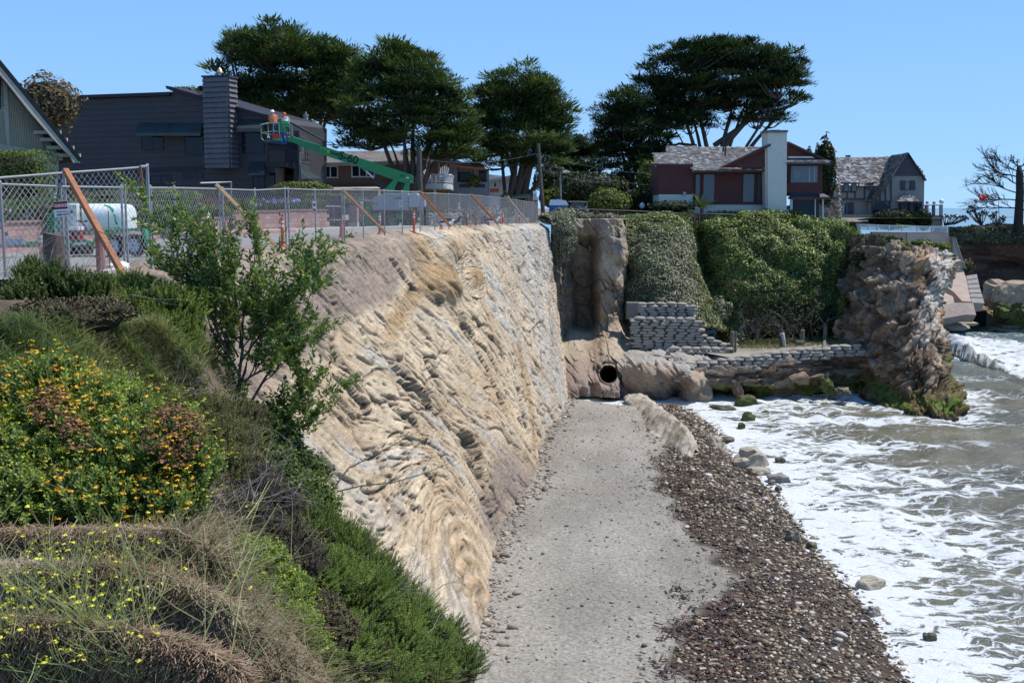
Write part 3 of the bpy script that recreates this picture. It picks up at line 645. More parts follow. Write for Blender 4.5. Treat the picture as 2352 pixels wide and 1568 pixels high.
def d_ledge(W, U, V, A):
    b = fbm(W[..., 0] / 6, W[..., 2] / .28, W[..., 1] / 6, 4, 401); s = ((W[..., 2] / .62 + .3 * fbm(W[..., 0] / 3, 0, 0, 3, 403)) % 1)
    return .34 * b + .30 * (s - .5) + .4 * facet(W[..., 0] / 1.1, W[..., 2] / .5, 0, 409)[0] + .35 * fbm(W[..., 0] / 2.2, W[..., 2] / 1.6, 0, 4, 405) - .5 * sm(.62, .95, ridge(W[..., 0] / 2, W[..., 2] / .8, 0, 3, 407))
def c_ledge(W, U, V, A, d, N):
    c = mix((.15, .105, .07), (.29, .21, .145), sm(-.4, .4, fbm(W[..., 0] / 3, W[..., 2] / .4, 0, 4, 411)))
    c = mix(c, (.31, .26, .21), sm(.35, .0, V + .10 * fbm(W[..., 0], W[..., 2], 0, 3, 413)) * .9)
    c = mix(c, (.27, .22, .19), .6 * sm(.0, .5, fbm(W[..., 0] / 2, W[..., 2] / .3, 4, 4, 415)))
    return mix(c, (.10, .12, .018), .85 * sm(-11.2, -12.2, W[..., 2]) * sm(9, 14, W[..., 0]) * sm(-.3, .15, fbm(W[..., 0] / 1.2, W[..., 2], 2, 3, 417)))
ct = []
tops = [(1566, 838, 76.0), (1640, 838, 76.3), (1700, 836, 76.5), (1736, 832, 76.8), (1800, 822, 77.2), (1869, 812, 77.8), (1925, 806, 78.2), (1985, 800, 79)]
bots = [(1566, 905, 78.4), (1640, 925, 77.5), (1700, 922, 78.4), (1736, 918, 78.4), (1800, 905, 79), (1869, 893, 79.5), (1925, 890, 79), (1985, 912, 77.5)]
for k, (v_, dy) in enumerate([(0, 1.2), (0.02, 0), (.2, -.9), (.38, -1.1), (.55, -1.2), (.68, -.8), (.8, .2), (1.12, .8)]):
    r = []
    for i, ((x1, y1, d1), (x2, y2, d2)) in enumerate(zip(tops, bots)):
        cave = (2.2 if i in (1, 2) else -1.0 if i in (4, 5) else 0) * (1 if v_ > .6 else 0)
        r.append((x1, y1 + (y2 - y1) * v_, d1 + (d2 - d1) * min(v_, 1) * .4 + dy * (1 if i < 6 else .3) * .8 + cave))
    ct.append(r)
relief('rock_ledge', ct, 130, 330, d_ledge, rockm, c_ledge)
def d_mass(W, U, V, A): return .22 * facet(W[..., 0] / 1.2, W[..., 2] / 1.0, W[..., 1] / 2, 429)[0] + .3 * fbm(W[..., 0] / 1.5, W[..., 2] / 1.2, W[..., 1] / 3, 4, 421) + .2 * fbm((W[..., 0] + W[..., 2]) / .4, W[..., 2] / 1.3, 0, 3, 423) - .35 * sm(.8, .97, ridge(W[..., 0] / 1.4, W[..., 2] / 1.2, W[..., 1] / 3, 3, 427))
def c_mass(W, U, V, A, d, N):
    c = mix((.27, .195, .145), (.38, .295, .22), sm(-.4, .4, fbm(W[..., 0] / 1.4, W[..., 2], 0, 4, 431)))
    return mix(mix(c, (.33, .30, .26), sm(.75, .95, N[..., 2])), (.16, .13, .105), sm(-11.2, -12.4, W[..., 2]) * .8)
ct = [[(1420, 800, 82), (1450, 800, 81.5), (1500, 800, 81), (1550, 803, 80.5), (1600, 808, 80), (1640, 820, 79)],
      [(1420, 815, 80), (1450, 813, 79.5), (1500, 812, 79), (1550, 816, 78.4), (1600, 823, 78), (1640, 832, 77.6)],
      [(1418, 836, 77.6), (1450, 832, 77), (1500, 828, 76.3), (1550, 832, 76), (1585, 838, 76), (1625, 842, 77)],
      [(1425, 856, 77), (1452, 850, 76.2), (1505, 845, 75.3), (1556, 848, 75), (1592, 856, 74.6), (1622, 862, 76.5)],
      [(1432, 880, 76.4), (1460, 880, 75.7), (1510, 870, 75), (1560, 868, 74.6), (1600, 880, 74), (1618, 884, 76)],
      [(1440, 905, 76.6), (1470, 905, 75.6), (1520, 900, 75.4), (1553, 890, 76), (1590, 905, 74.8), (1612, 905, 76.5)],
      [(1446, 925, 77), (1480, 928, 76.6), (1526, 928, 76.6), (1552, 912, 78), (1586, 922, 76.6), (1608, 922, 78)],
      [(1446, 935, 79), (1485, 940, 79), (1530, 940, 79), (1550, 935, 80), (1590, 936, 79), (1610, 935, 80)]]
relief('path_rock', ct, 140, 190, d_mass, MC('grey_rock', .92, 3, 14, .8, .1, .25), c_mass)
tf = [P(x, y, d) for x, y, d in [(1440, 800, 81), (1600, 806, 79.6), (1700, 826, 76.6), (1736, 822, 77), (1869, 802, 78.2), (1985, 792, 79.5), (1990, 760, 87.5), (1870, 776, 87), (1700, 785, 86.5), (1440, 795, 84)]]
bm = bmesh.new(); vs = [bm.verts.new(tuple(v_ + np.array((0, 0, 0)))) for v_ in tf]; bm.faces.new(vs); bm.normal_update(); bmesh.ops.triangulate(bm, faces=bm.faces[:])
me = bpy.data.meshes.new('path'); bm.to_mesh(me); bm.free(); me.materials.append(M('dirt_path', (.27, .245, .20), .95, .15, 3, .5, 14)); tag(link('path', me), kind='structure')
def d_head(W, U, V, A):
    q = W[..., 0] * .75 - W[..., 2] * .65
    f = fbm(q / .30, (W[..., 0] + W[..., 2]) / 2.6, W[..., 1] / 2.5, 4, 501); big = fbm(W[..., 0] / 2, W[..., 2] / 2.2, W[..., 1] / 3, 4, 503)
    st = (q / .9 + .5 * big) % 1
    e = sm(0, .06, U) * sm(1, .97, U)
    fh, fe = facet(q / 1.5, (W[..., 0] + W[..., 2]) / 2.6, W[..., 1] / 2.6, 506); fh2, fe2 = facet(q / .5, (W[..., 0] + W[..., 2]) / 1.9, W[..., 1] / 1.6, 508); fh3, _ = facet(q / .22, (W[..., 0] + W[..., 2]) / .9, W[..., 1] / .6, 509)
    return (.26 * f + .42 * big + .42 * fh + .42 * fh2 + .24 * fh3 - .22 * sm(.06, 0, fe) - .2 * sm(.75, .95, ridge(q / 1.1, (W[..., 0] + W[..., 2]) / 5, W[..., 1] / 4, 2, 507))) * e
def c_head(W, U, V, A, d, N):
    q = W[..., 0] * .75 - W[..., 2] * .65; n = fbm(q / .35, (W[..., 0] + W[..., 2]) / 1.5, W[..., 1] / 2, 4, 511)
    c = mix((.13, .088, .06), (.36, .265, .185), sm(-.3, .4, n + .5 * d)); c = mix(c, (.06, .045, .035), .8 * sm(.5, .9, ridge(q / .8, (W[..., 0] + W[..., 2]) / 4, W[..., 1] / 3, 3, 512)))
    pale = sm(.56, .72, U + .10 * fbm(W[..., 0], W[..., 2], W[..., 1], 3, 513)) * sm(-9.6, -6.5, W[..., 2] + 1.5 * n)
    c = mix(c, (.56, .50, .43), .85 * pale * sm(-.5, .15, n)); c = mix(c, (.42, .23, .08), .6 * sm(.15, .5, fbm(W[..., 0] / 1.3, W[..., 2] / 1.8, 3, 3, 517)) * sm(.45, .6, U) * sm(-10, -7, W[..., 2]))
    c = mix(c, (.15, .12, .075), .7 * sm(.45, .1, U) * sm(-8, -3, W[..., 2]))
    g = sm(-10.9, -12.2, W[..., 2] + 1.0 * fbm(W[..., 0] / 1.5, W[..., 2], 0, 3, 519) - 1.6 * sm(.7, 1, U))
    c = mix(c, (.12, .10, .035), .9 * g); c = mix(c, (.09, .15, .02), .9 * g * sm(.0, .3, fbm(W[..., 0] / .9, W[..., 2] / .6, 5, 3, 521)))
    return mix(c, (.035, .028, .022), .9 * sm(-12.5, -12.85, W[..., 2]))
H = [[(1935, 545, 90), (1960, 546, 86.5), (2020, 548, 83), (2080, 566, 81), (2130, 566, 80), (2160, 578, 80), (2186, 586, 80.5), (2192, 600, 86)],
     [(1930, 590, 89), (1960, 590, 86), (2020, 588, 82), (2080, 590, 79), (2125, 592, 78), (2155, 598, 78.3), (2188, 606, 79.5), (2190, 620, 86)],
     [(1930, 640, 88), (1955, 640, 84.5), (2015, 640, 80.5), (2075, 640, 77.8), (2120, 640, 76.8), (2145, 640, 77), (2173, 648, 78.3), (2180, 655, 85)],
     [(1925, 700, 87), (1950, 700, 83), (2010, 700, 79), (2070, 700, 76.3), (2105, 700, 75.4), (2130, 700, 75.6), (2150, 700, 77), (2160, 700, 84)],
     [(1930, 760, 86), (1952, 760, 81.5), (2010, 765, 77.8), (2065, 770, 75), (2100, 775, 74.2), (2130, 780, 74.4), (2161, 788, 76), (2165, 790, 83)],
     [(1945, 810, 84), (1966, 815, 79.6), (2015, 825, 76.2), (2065, 835, 73.4), (2105, 842, 72.5), (2140, 845, 72.6), (2173, 852, 74.2), (2178, 850, 82)],
     [(1945, 860, 83), (1966, 868, 79), (2018, 880, 75.8), (2065, 888, 73.3), (2105, 892, 72.2), (2148, 895, 72), (2192, 896, 73.2), (2198, 895, 80)],
     [(1945, 892, 82), (1968, 898, 78.2), (2022, 916, 74), (2075, 930, 71.3), (2115, 936, 70.2), (2160, 940, 69.8), (2210, 932, 71.5), (2220, 925, 78)],
     [(1950, 912, 81), (1972, 916, 77.6), (2025, 934, 73.2), (2080, 950, 70.2), (2130, 960, 69), (2189, 968, 68.9), (2222, 945, 70.8), (2230, 935, 77)]]
relief('headland', H, 250, 260, d_head, MC('headland_rock', .9, 3, 14, 1, .15, .45), c_head)
def d_slope(W, U, V, A): return .7 * fbm(W[..., 0] / 5.5, W[..., 2] / 4, W[..., 1] / 5, 3, 605) * sm(0, .25, V) + .55 * fbm(W[..., 0] / 3, W[..., 2] / 2.2, W[..., 1] / 3, 4, 601)
def c_slope(W, U, V, A, d, N): return mix((.045, .036, .022), (.085, .068, .04), sm(-.4, .4, fbm(W[..., 0], W[..., 2], 0, 3, 603)))
soilm = MC('slope_soil', .95, 3, 12, .8, .1, .4)
S1 = [[(1418, 514, 94), (1450, 509, 94), (1500, 504, 94), (1545, 500, 94), (1585, 506, 95), (1600, 520, 96), (1605, 560, 97)],
      [(1420, 522, 89), (1455, 517, 90), (1500, 512, 90), (1548, 508, 90), (1585, 510, 91), (1602, 545, 93), (1612, 600, 95)],
      [(1424, 560, 88), (1455, 560, 87.4), (1500, 558, 87), (1548, 558, 87), (1590, 575, 88.5), (1608, 600, 91), (1622, 640, 94)],
      [(1428, 620, 88), (1455, 622, 86), (1500, 622, 85), (1550, 624, 85), (1598, 640, 86.5), (1618, 655, 89), (1632, 670, 92)],
      [(1432, 690, 87), (1455, 688, 85), (1500, 688, 83.8), (1552, 688, 83.8), (1604, 700, 84.5), (1626, 710, 87), (1642, 715, 91)],
      [(1438, 745, 86.5), (1462, 745, 85), (1500, 745, 83.6), (1556, 745, 83.3), (1612, 755, 83.3), (1650, 765, 85), (1675, 775, 89)]]
_, W1, N1 = relief('ivy_bank', S1, 60, 60, d_slope, soilm, c_slope)
S2 = [[(1590, 515, 96), (1640, 508, 95.5), (1700, 504, 95.5), (1770, 498, 95.5), (1830, 504, 95.5), (1890, 514, 96), (1945, 526, 96), (1965, 530, 98)],
      [(1592, 532, 95), (1640, 514, 92), (1700, 512, 91.5), (1770, 506, 91.5), (1830, 512, 91.5), (1890, 520, 91.5), (1948, 538, 92), (1975, 548, 96)],
      [(1598, 570, 93.5), (1650, 560, 90), (1710, 558, 89), (1775, 556, 89), (1835, 560, 89), (1890, 562, 89), (1940, 575, 90), (1970, 590, 95)],
      [(1612, 630, 92), (1665, 630, 88.8), (1720, 630, 87.6), (1780, 632, 87.6), (1838, 634, 87.6), (1890, 634, 87.8), (1935, 640, 88.8), (1965, 650, 93)],
      [(1628, 690, 90), (1675, 692, 87.8), (1725, 695, 87), (1780, 700, 87.4), (1840, 702, 87.6), (1890, 700, 87.4), (1935, 700, 87.4), (1962, 705, 91)],
      [(1645, 745, 88), (1690, 750, 86.8), (1730, 752, 87.2), (1785, 752, 88), (1840, 752, 88), (1890, 750, 87.6), (1935, 742, 87), (1960, 740, 90)],
      [(1665, 790, 87), (1700, 792, 86.3), (1740, 792, 88), (1790, 790, 89), (1845, 788, 89), (1890, 785, 88), (1935, 775, 87), (1960, 765, 90)]]
_, W2_, N2_ = relief('ivy_slope', S2, 70, 90, d_slope, soilm, c_slope)
def leaves_on(W, N, n, size, mask=None, lift=.35, seed=5, tint=None, up=.5):
    r = np.random.default_rng(seed); nr, nc = W.shape[:2]
    a, b = W[1:, 1:] - W[:-1, :-1], W[1:, :-1] - W[:-1, 1:]; ar = np.linalg.norm(np.cross(a, b), axis=-1)
    if mask is not None: ar = ar * mask[:-1, :-1]
    i = r.choice(ar.size, n, p=(ar / ar.sum()).ravel()); iy, ix = np.divmod(i, nc - 1); fy, fx = r.random(n), r.random(n)
    q = W[iy, ix] * ((1 - fx) * (1 - fy))[:, None] + W[iy + 1, ix] * ((1 - fx) * fy)[:, None] + W[iy, ix + 1] * (fx * (1 - fy))[:, None] + W[iy + 1, ix + 1] * (fx * fy)[:, None]
    nn = N[iy, ix]; cl = fbm(q[:, 0] / 1.1, q[:, 2] / .9, q[:, 1] / 1.2, 3, seed)
    q = q + nn * (lift * (.3 + cl + r.random(n) * .6))[:, None]
    d = nn + r.normal(0, .5, (n, 3)) + (0, 0, up); return q, d, cl
def leafquads(q, d, size, seed=5, asp=.8, droop=0):
    r = np.random.default_rng(seed); n = len(q); d = d / np.linalg.norm(d, axis=1, keepdims=True)
    t = np.cross(d, r.normal(0, 1, (n, 3))); t /= np.linalg.norm(t, axis=1, keepdims=True) + 1e-9; b = np.cross(d, t)
    s = (np.asarray(size) * r.uniform(.6, 1.3, n))[:, None]
    V = np.stack([q - t * s, q + b * s * asp * .5 - t * s * .1, q + t * s, q - b * s * asp * .5 - t * s * .1], 1)
    return V.reshape(-1, 3), np.arange(4 * n).reshape(-1, 4)
ivy1 = MR('grey_ivy_leaf', [(0, (.08, .065, .05)), (.3, (.14, .125, .085)), (.55, (.185, .205, .11)), (.85, (.27, .30, .17)), (1, (.40, .41, .27))], .5, trans=.12, spec=.4)
ivy2 = MR('green_ivy_leaf', [(0, (.05, .06, .016)), (.4, (.11, .15, .032)), (.75, (.19, .265, .055)), (.96, (.34, .40, .11)), (1, (.35, .14, .05))], .45, trans=.18, spec=.4)
q, d, cl = leaves_on(W1, N1, 34000, .1, seed=11)
pxq, pyq = px_of(q); g = np.clip(sm(560, 500, pyq) + sm(1575, 1615, pxq) * .6 + .25 * cl, 0, 1) > RG.random(len(q)) * 1.2
pa = tag(thing('ivy', 'grey green ivy cloaking the rounded bank beside the sculpted buttress', 'ivy', tuple(W1[40, 30])), kind=None)
for nm, k, mt in (('leaves', ~g, ivy1), ('leaves', g, ivy2)):
    V, Fc = leafquads(q[k], d[k], .105, 12); tag(nmesh(nm, V, Fc, mt, pa, attrs={'rnd': np.repeat(np.clip(.5 + .35 * cl[k] + RG.normal(0, .22, k.sum()), 0, 1), 4)}), kind='stuff')
U_ = np.linspace(0, 1, 90)[None] + 0 * np.linspace(0, 1, 70)[:, None]; V_ = np.linspace(0, 1, 70)[:, None] + 0 * U_
pxw, pyw = px_of(W2_); m2 = np.where((pyw > 690) & (pxw > 1700) & (pxw < 1880), .10, 1.) * np.where((pxw > 1925) & (pyw > 560), .15, 1)
q, d, cl = leaves_on(W2_, N2_, 52000, .1, m2, lift=.55, seed=13)
pa = thing('ivy', 'bright green ivy and creeper covering the slope below the red house', 'ivy', tuple(W2_[30, 40]))
V, Fc = leafquads(q, d, .115, 14); tag(nmesh('leaves', V, Fc, ivy2, pa, attrs={'rnd': np.repeat(np.clip(.5 + .35 * cl + .35 * fbm(q[:, 0] / 3.5, q[:, 2] / 2.5, 0, 3, 61) + RG.normal(0, .22, len(q)), 0, 1), 4)}), kind='stuff')
HI = [[(1235, 500, 83.5), (1262, 492, 84), (1290, 494, 84.3), (1312, 500, 85)], [(1262, 512, 82.6), (1282, 512, 82.8), (1300, 514, 83.2), (1314, 522, 84)],
      [(1276, 550, 82.8), (1286, 550, 82.6), (1300, 550, 83), (1312, 550, 84)], [(1280, 604, 83.2), (1287, 600, 83), (1298, 600, 83.2), (1308, 590, 84)]]
A = patch(HI, 30, 20); Wh = P(A[..., 0], A[..., 1], A[..., 2]); Nh = gnormals(Wh); Nh *= -np.sign((Nh * (Wh - (0, 0, CAMZ))).sum(-1, keepdims=True))
pa = thing('ivy', 'dark dusty ivy hanging down the corner where the cliff meets the alcove', 'ivy', tuple(Wh[10, 10]))
q, d, cl = leaves_on(Wh, Nh, 5200, .1, lift=.45, seed=17, up=.2); V, Fc = leafquads(q, d, .10, 18)
tag(nmesh('leaves', V, Fc, ivy1, pa, attrs={'rnd': np.repeat(np.clip(.35 + .4 * cl + RG.normal(0, .2, len(q)), 0, .85), 4)}), kind='stuff')
nmesh('stem_mat', Wh, grid_faces(30, 20), M('ivy_stems', (.05, .04, .03), .95, .4, 8, .8), pa)
for i, (x, y, Y, rx, rz, g_, lb2) in enumerate([(1640, 520, 91, 1.3, .7, ivy2, 'green creeper hump at the left top of the slope by the rusty gate'), (1710, 508, 91.2, 1.2, .55, ivy2, 'green creeper hump left of centre on the slope crest'), (1775, 503, 91, 1.4, .75, ivy2, 'highest creeper hump below the white chimney with red blossom'), (1850, 512, 91, 1.3, .6, ivy2, 'creeper hump below the lower glass doors of the red house'), (1915, 530, 90.5, 1.5, .9, ivy2, 'creeper hump spilling towards the headland'), (1530, 508, 90.5, 1.6, .7, ivy2, 'bright leafy hump crowning the grey ivy bank'), (1700, 620, 88, 1.5, 1.6, ivy2, 'bulging creeper mass in the middle left of the slope'), (1830, 600, 88.4, 1.6, 1.3, ivy2, 'bulging creeper mass in the middle right of the slope'), (1650, 720, 86.8, 1.2, 1.4, ivy1, 'greyish creeper skirt at the foot of the slope near the posts'), (1930, 600, 88.2, .9, 1.8, ivy2, 'hanging creeper tongue beside the orange rock'), (1480, 600, 85.9, 1.1, 1.5, ivy1, 'swelling in the grey ivy beside the buttress')]):
    n = int(1500 * rx * rz + 500); r = np.random.default_rng(i); dd_ = r.normal(0, 1, (n, 3)); dd_ /= np.linalg.norm(dd_, axis=1, keepdims=True); c_ = P(x, y, Y); k_ = 1 + .45 * fbm(dd_[:, 0] * 2, dd_[:, 1] * 2, dd_[:, 2] * 2 + i, 3, i)
    q_ = c_ + dd_ * np.array((rx, .8, rz)) * (k_ * r.uniform(.7, 1.05, n))[:, None]; V, Fc = leafquads(q_, dd_ + r.normal(0, .5, (n, 3)) + (0, 0, .4), .12, i); o = tag(nmesh('creeper', V, Fc, g_, attrs={'rnd': np.repeat(np.clip(r.normal(.55, .2, n), 0, .95), 4)}), lb2, 'creeper')
n = 240; fx = RG.choice([1670, 1775, 1800, 1690, 1740, 1655, 1790, 1650], n) + RG.normal(0, 16, n); fy = RG.choice([492, 500, 560, 600, 650, 690, 845 - 160, 720], n) + RG.normal(0, 7, n)
px2, py2 = px_of(W2_); qs = []
for a, b in zip(fx, fy):
    i = np.argmin((px2 - a) ** 2 + (py2 - b) ** 2); qs.append(W2_.reshape(-1, 3)[i] + N2_.reshape(-1, 3)[i] * .55 + RG.normal(0, .12, 3))
V, Fc = leafquads(np.array(qs), RG.normal(0, .6, (n, 3)) + (0, -1, .6), .075, 19)
tag(nmesh('blossoms', V, Fc, M('red_blossom', (.30, .02, .03), .6), pa), kind='stuff')
qa = [P(x, y, d) for x, y, d in [(1690, 800, 80.6), (1800, 800, 80.2), (1900, 792, 80.6), (1980, 786, 81), (1975, 772, 86.5), (1800, 776, 87), (1700, 784, 86)]]
n = 5200; r = np.random.default_rng(8); tx = r.uniform(0, 1, n); ty = r.uniform(0, 1, n); a = np.stack([np.interp(tx, (0, .4, .75, 1), [q[k] for q in qa[:4]]) for k in range(3)], -1); b_ = np.stack([np.interp(tx, (0, .4, 1), [qa[6][k], qa[5][k], qa[4][k]]) for k in range(3)], -1)
q = a * (1 - ty[:, None]) + b_ * ty[:, None] + (0, 0, .03); V, Fc = leafquads(q, r.normal(0, .8, (n, 3)) + (0, -.6, .5), .13, 3, .3)
tag(nmesh('path_grass', V, Fc, MR('mat_grass', [(0, (.07, .075, .02)), (.5, (.16, .17, .045)), (1, (.28, .27, .09))], .8), attrs={'rnd': np.repeat(r.random(n), 4)}), kind='stuff')
# --- sandbag walls
bagm = M('sandbag_concrete', (.33, .30, .255), .95, .14, 5, .5, 18)
def bagmesh(seed):
    r = np.random.default_rng(seed); nu, nv = 12, 7; u = np.linspace(0, 2 * math.pi, nu, endpoint=False); v = np.linspace(-1, 1, nv)
    vs = []
    for b in v:
        w_ = (1 - abs(b) ** 3.2) ** .5
        for a in u:
            c, s = math.cos(a), math.sin(a); vs.append((b * .5, np.sign(c) * abs(c) ** .8 * .5 * w_ * r.uniform(.93, 1.07), np.sign(s) * abs(s) ** .75 * .5 * w_ * r.uniform(.9, 1.08)))
    fs = [(i * nu + k, i * nu + (k + 1) % nu, (i + 1) * nu + (k + 1) % nu, (i + 1) * nu + k) for i in range(nv - 1) for k in range(nu)]
    me = bpy.data.meshes.new('sandbag'); me.from_pydata(vs, [], fs); me.materials.append(bagm); me.polygons.foreach_set('use_smooth', [True] * len(me.polygons)); return me
BAG = [bagmesh(i) for i in range(5)]
def bag(parent, p, L, dpt, h, rz=0):
    o = bpy.data.objects.new('sandbag', random.choice(BAG)); C.objects.link(o); o.parent = parent
    o.location = Vector(p) - parent.location; o.scale = (L * random.uniform(.85, 1.15), dpt * random.uniform(.9, 1.15), h * random.uniform(.9, 1.2)); o.rotation_euler = (random.uniform(-.12, .12), random.uniform(-.09, .09), rz + random.uniform(-.14, .14))
def bagwall(name, label, tops, bots, rowh, L, Yf, core=True, step=None):
    """tops/bots: measured pixel lines; Yf(px) gives the distance of the wall's face"""
    x0, x1 = tops[0][0], tops[-1][0]; th = thing(name, label, 'wall', P((x0 + x1) / 2, np.interp((x0 + x1) / 2, *zip(*bots)), Yf((x0 + x1) / 2)))
    tx, ty = zip(*tops); bx_, by_ = zip(*bots)
    k = 0; zlo = min(P(x, y, Yf(x))[2] for x, y in bots); zhi = max(P(x, y, Yf(x))[2] for x, y in tops); z = zlo + rowh / 2
    while z < zhi + rowh * .2:
        X_ = P(x0, 800, Yf(x0))[0] + (k % 2) * L * .5 * random.random(); X1 = P(x1, 800, Yf(x1))[0]
        while X_ < X1 - L * .2:
            px0 = x0
            for _ in range(3):
                Yv = Yf(px0); px0 = px_of(np.array((X_ + L / 2, Yv, z)))[0]
            zt = P(px0, np.interp(px0, tx, ty), Yf(px0))[2]; zb_ = P(px0, np.interp(px0, bx_, by_), Yf(px0))[2]
            l = L * random.uniform(.75, 1.2)
            if zb_ - rowh * .3 < z < zt + .02:
                Y0 = Yf(px0); sl_ = (Yf(px0 + 5) - Yf(px0 - 5)) / (10 / 2400 * Y0)
                bag(th, (X_ + l / 2, Y0 + .02 * random.random() + .10 * (z - zlo) * .5, z + random.uniform(-.02, .02)), l * 1.04, .5, rowh * 1.12, math.atan(sl_))
            X_ += l
        z += rowh * .93; k += 1
    if core:
        m = MB(); f = [P(x, y + 3, Yf(x) + .16) for x, y in tops]; g = [P(x, y - 1, Yf(x) + .12) for x, y in bots]
        n = len(tops); xsx = np.linspace(x0 + 2, x1 - 2, 14)
        f = [P(x, np.interp(x, tx, ty) + 2, Yf(x) + .2) for x in xsx]; g = [P(x, np.interp(x, bx_, by_), Yf(x) + .16) for x in xsx]
        for i in range(13): m.quad(f[i], g[i], g[i + 1], f[i + 1]); m.quad(f[i], f[i + 1], f[i + 1] + np.array((0, 1.0, 0)), f[i] + np.array((0, 1.0, 0)))
        m.build('core', M('wall_core', (.12, .11, .10), .95), th)
    return th
bagwall('sandbag_wall', 'grey sandbag wall of the middle tier curving down to the wooden posts', [(1445, 731), (1500, 730), (1605, 733), (1614, 748), (1622, 768), (1640, 780), (1690, 793)], [(1445, 790), (1480, 805), (1560, 803), (1625, 800), (1690, 799)], .235, .86, lambda x: 81.2 - .004 * (x - 1440))
t_ = bagwall('sandbag_wall', 'short upper sandbag wall tucked under the grey ivy', [(1460, 697), (1500, 695), (1560, 696), (1584, 702)], [(1460, 729), (1584, 730)], .22, .8, lambda x: 82.6)
MB().box(P(1453, 714, 82.6) + (0, .4, 0), (.9, .9, 1.3)).build('end_block', M('grey_block', (.17, .16, .15), .95, .15, 2, .3), t_)
bagwall('sandbag_wall', 'long low sandbag wall along the seaward edge of the path', [(1548, 826), (1600, 829), (1640, 829), (1700, 821), (1736, 816), (1800, 808), (1869, 800), (1930, 794), (1974, 789)], [(1548, 838), (1600, 848), (1640, 850), (1700, 850), (1736, 846), (1800, 836), (1869, 824), (1930, 818), (1974, 813)], .235, .82, lambda x: 76.1 + .0045 * max(0, x - 1640) + .3 * gs(x, 1548, 30))
bagwall('sandbag_kerb', 'loose single row of sandbags edging the path below the tall bag wall', [(1530, 800), (1600, 799), (1675, 799)], [(1530, 812), (1600, 810), (1675, 812)], .27, .85, lambda x: 79.2, core=False)
t_ = thing('sandbag_pile', 'small slumped pile of sandbags at the left end of the path', 'sandbags', P(1512, 822, 78))
for x, y in [(1496, 822), (1510, 816), (1518, 826), (1532, 820), (1545, 832), (1549, 842), (1551, 852), (1553, 862), (1556, 872)]: bag(t_, P(x, y, 78 - (y - 812) * .045), .8, .45, .28, random.uniform(-.4, .4))
pm = M('weathered_post', (.155, .135, .115), .95, .25, 6, .6, 16, stretch=(1, 1, .3)); c7 = crop(2300, 800, 2.24)
for i, (x, yt, yb, wd, Yv, lb) in enumerate([(381, 712, 862, 32, 79.3, 'thick pale wooden post where the sandbag wall ends, leftmost post on the path'), (407, 712, 862, 18, 79.8, 'slim brown wooden post just behind the leftmost pale post'),
        (447, 672, 800, 24, 84.5, 'dark wooden post standing in the shade beside the slope'), (575, 698, 815, 24, 84, 'reddish wooden post in front of the dark bush'),
        (750, 693, 812, 24, 84, 'wooden post right behind the one hung with pale cloth'), (757, 725, 815, 30, 81.5, 'wooden post draped with a pale cloth'), (912, 700, 806, 36, 82.5, 'stout grey post with a fallen log at its foot'),
        (1085, 670, 790, 34, 83, 'straight dark grey post, second from the headland'), (1267, 655, 772, 30, 84, 'last grey post next to the headland rock')]):
    (px0, t0), (_, b0) = c7(x, yt), c7(x, yb); a, b = P(px0, t0, Yv), P(px0, b0, Yv); r = wd / 2.24 / 1.469 / 2400 * Yv / 2
    m = MB().lathe((b[0], b[1], b[2] - .5), [(r * 1.04, 0), (r, .6), (r * .95, a[2] - b[2] + .45), (r * .6, a[2] - b[2] + .52)], 9, 'Z')
    o = m.build('wooden_post', pm, None, False); tag(o, lb, 'post', 'weathered posts along the path')
    if i == 5:
        cl_ = MB().tube([a + (-.2, -.25, -.1), a + (0, -.3, .02), a + (.12, -.3, -.6), a + (.2, -.35, -1.3), a + (.32, -.5, -1.9)], [.10, .14, .13, .12, .16], 7); tag(cl_.build('draped_cloth', M('pale_cloth', (.36, .42, .40), .9, .2, 8), None, True), 'pale green cloth hanging over a wooden post', 'cloth')
    if i == 6:
        q0 = P(*c7(868, 795), 82); tag(MB().tube([q0, P(*c7(925, 806), 81.6)], [.2, .26], 8).build('fallen_log', pm), 'short grey log lying at the foot of a post', 'log')
def boulder(name, label, c, d, seed, mat, rz=0, cat='rock', group=None, sub=3, rough=.22, tilt=(0, 0)):
    bm = bmesh.new(); bmesh.ops.create_icosphere(bm, subdivisions=sub, radius=1); v = np.array([q.co for q in bm.verts])
    k = 1 + rough * fbm(v[:, 0] * 1.3, v[:, 1] * 1.3, v[:, 2] * 1.3 + seed * 5, 4, seed) * 1.0 + rough * 1.5 * facet(v[:, 0] * 1.1, v[:, 1] * 1.1, v[:, 2] * 1.1 + seed * 3, seed)[0] + rough * .5 * facet(v[:, 0] * 2.6, v[:, 1] * 2.6, v[:, 2] * 2.6, seed)[0]; v = np.sign(v) * np.abs(v) ** .8 * k[:, None]
    v = v * np.array(d) / 2
    for q, w_ in zip(bm.verts, v): q.co = w_
    me = bpy.data.meshes.new(name); bm.to_mesh(me); bm.free(); me.materials.append(mat)
    o = bpy.data.objects.new(name, me); C.objects.link(o); o.location = tuple(float(a) for a in c); o.rotation_euler = (tilt[0], tilt[1], rz); return tag(o, label, cat, group)
rockb2 = M('tan_grey_rock', (.25, .205, .16), .9, .25, 2, .9, 9); rockb = M('brown_rock', (.17, .12, .085), .9, .3, 2, 1, 8); palerock = M('pale_rock', (.36, .31, .235), .9, .25, 3, .9, 9); wetrock = M('wet_rock', (.10, .09, .055), .5, .3, 5, .8, 12); mossrock = M('mossy_rock', (.075, .085, .022), .8, .5, 4, .9, 14); greyrock = M('grey_boulder', (.24, .215, .19), .9, .2, 3, .8, 10)
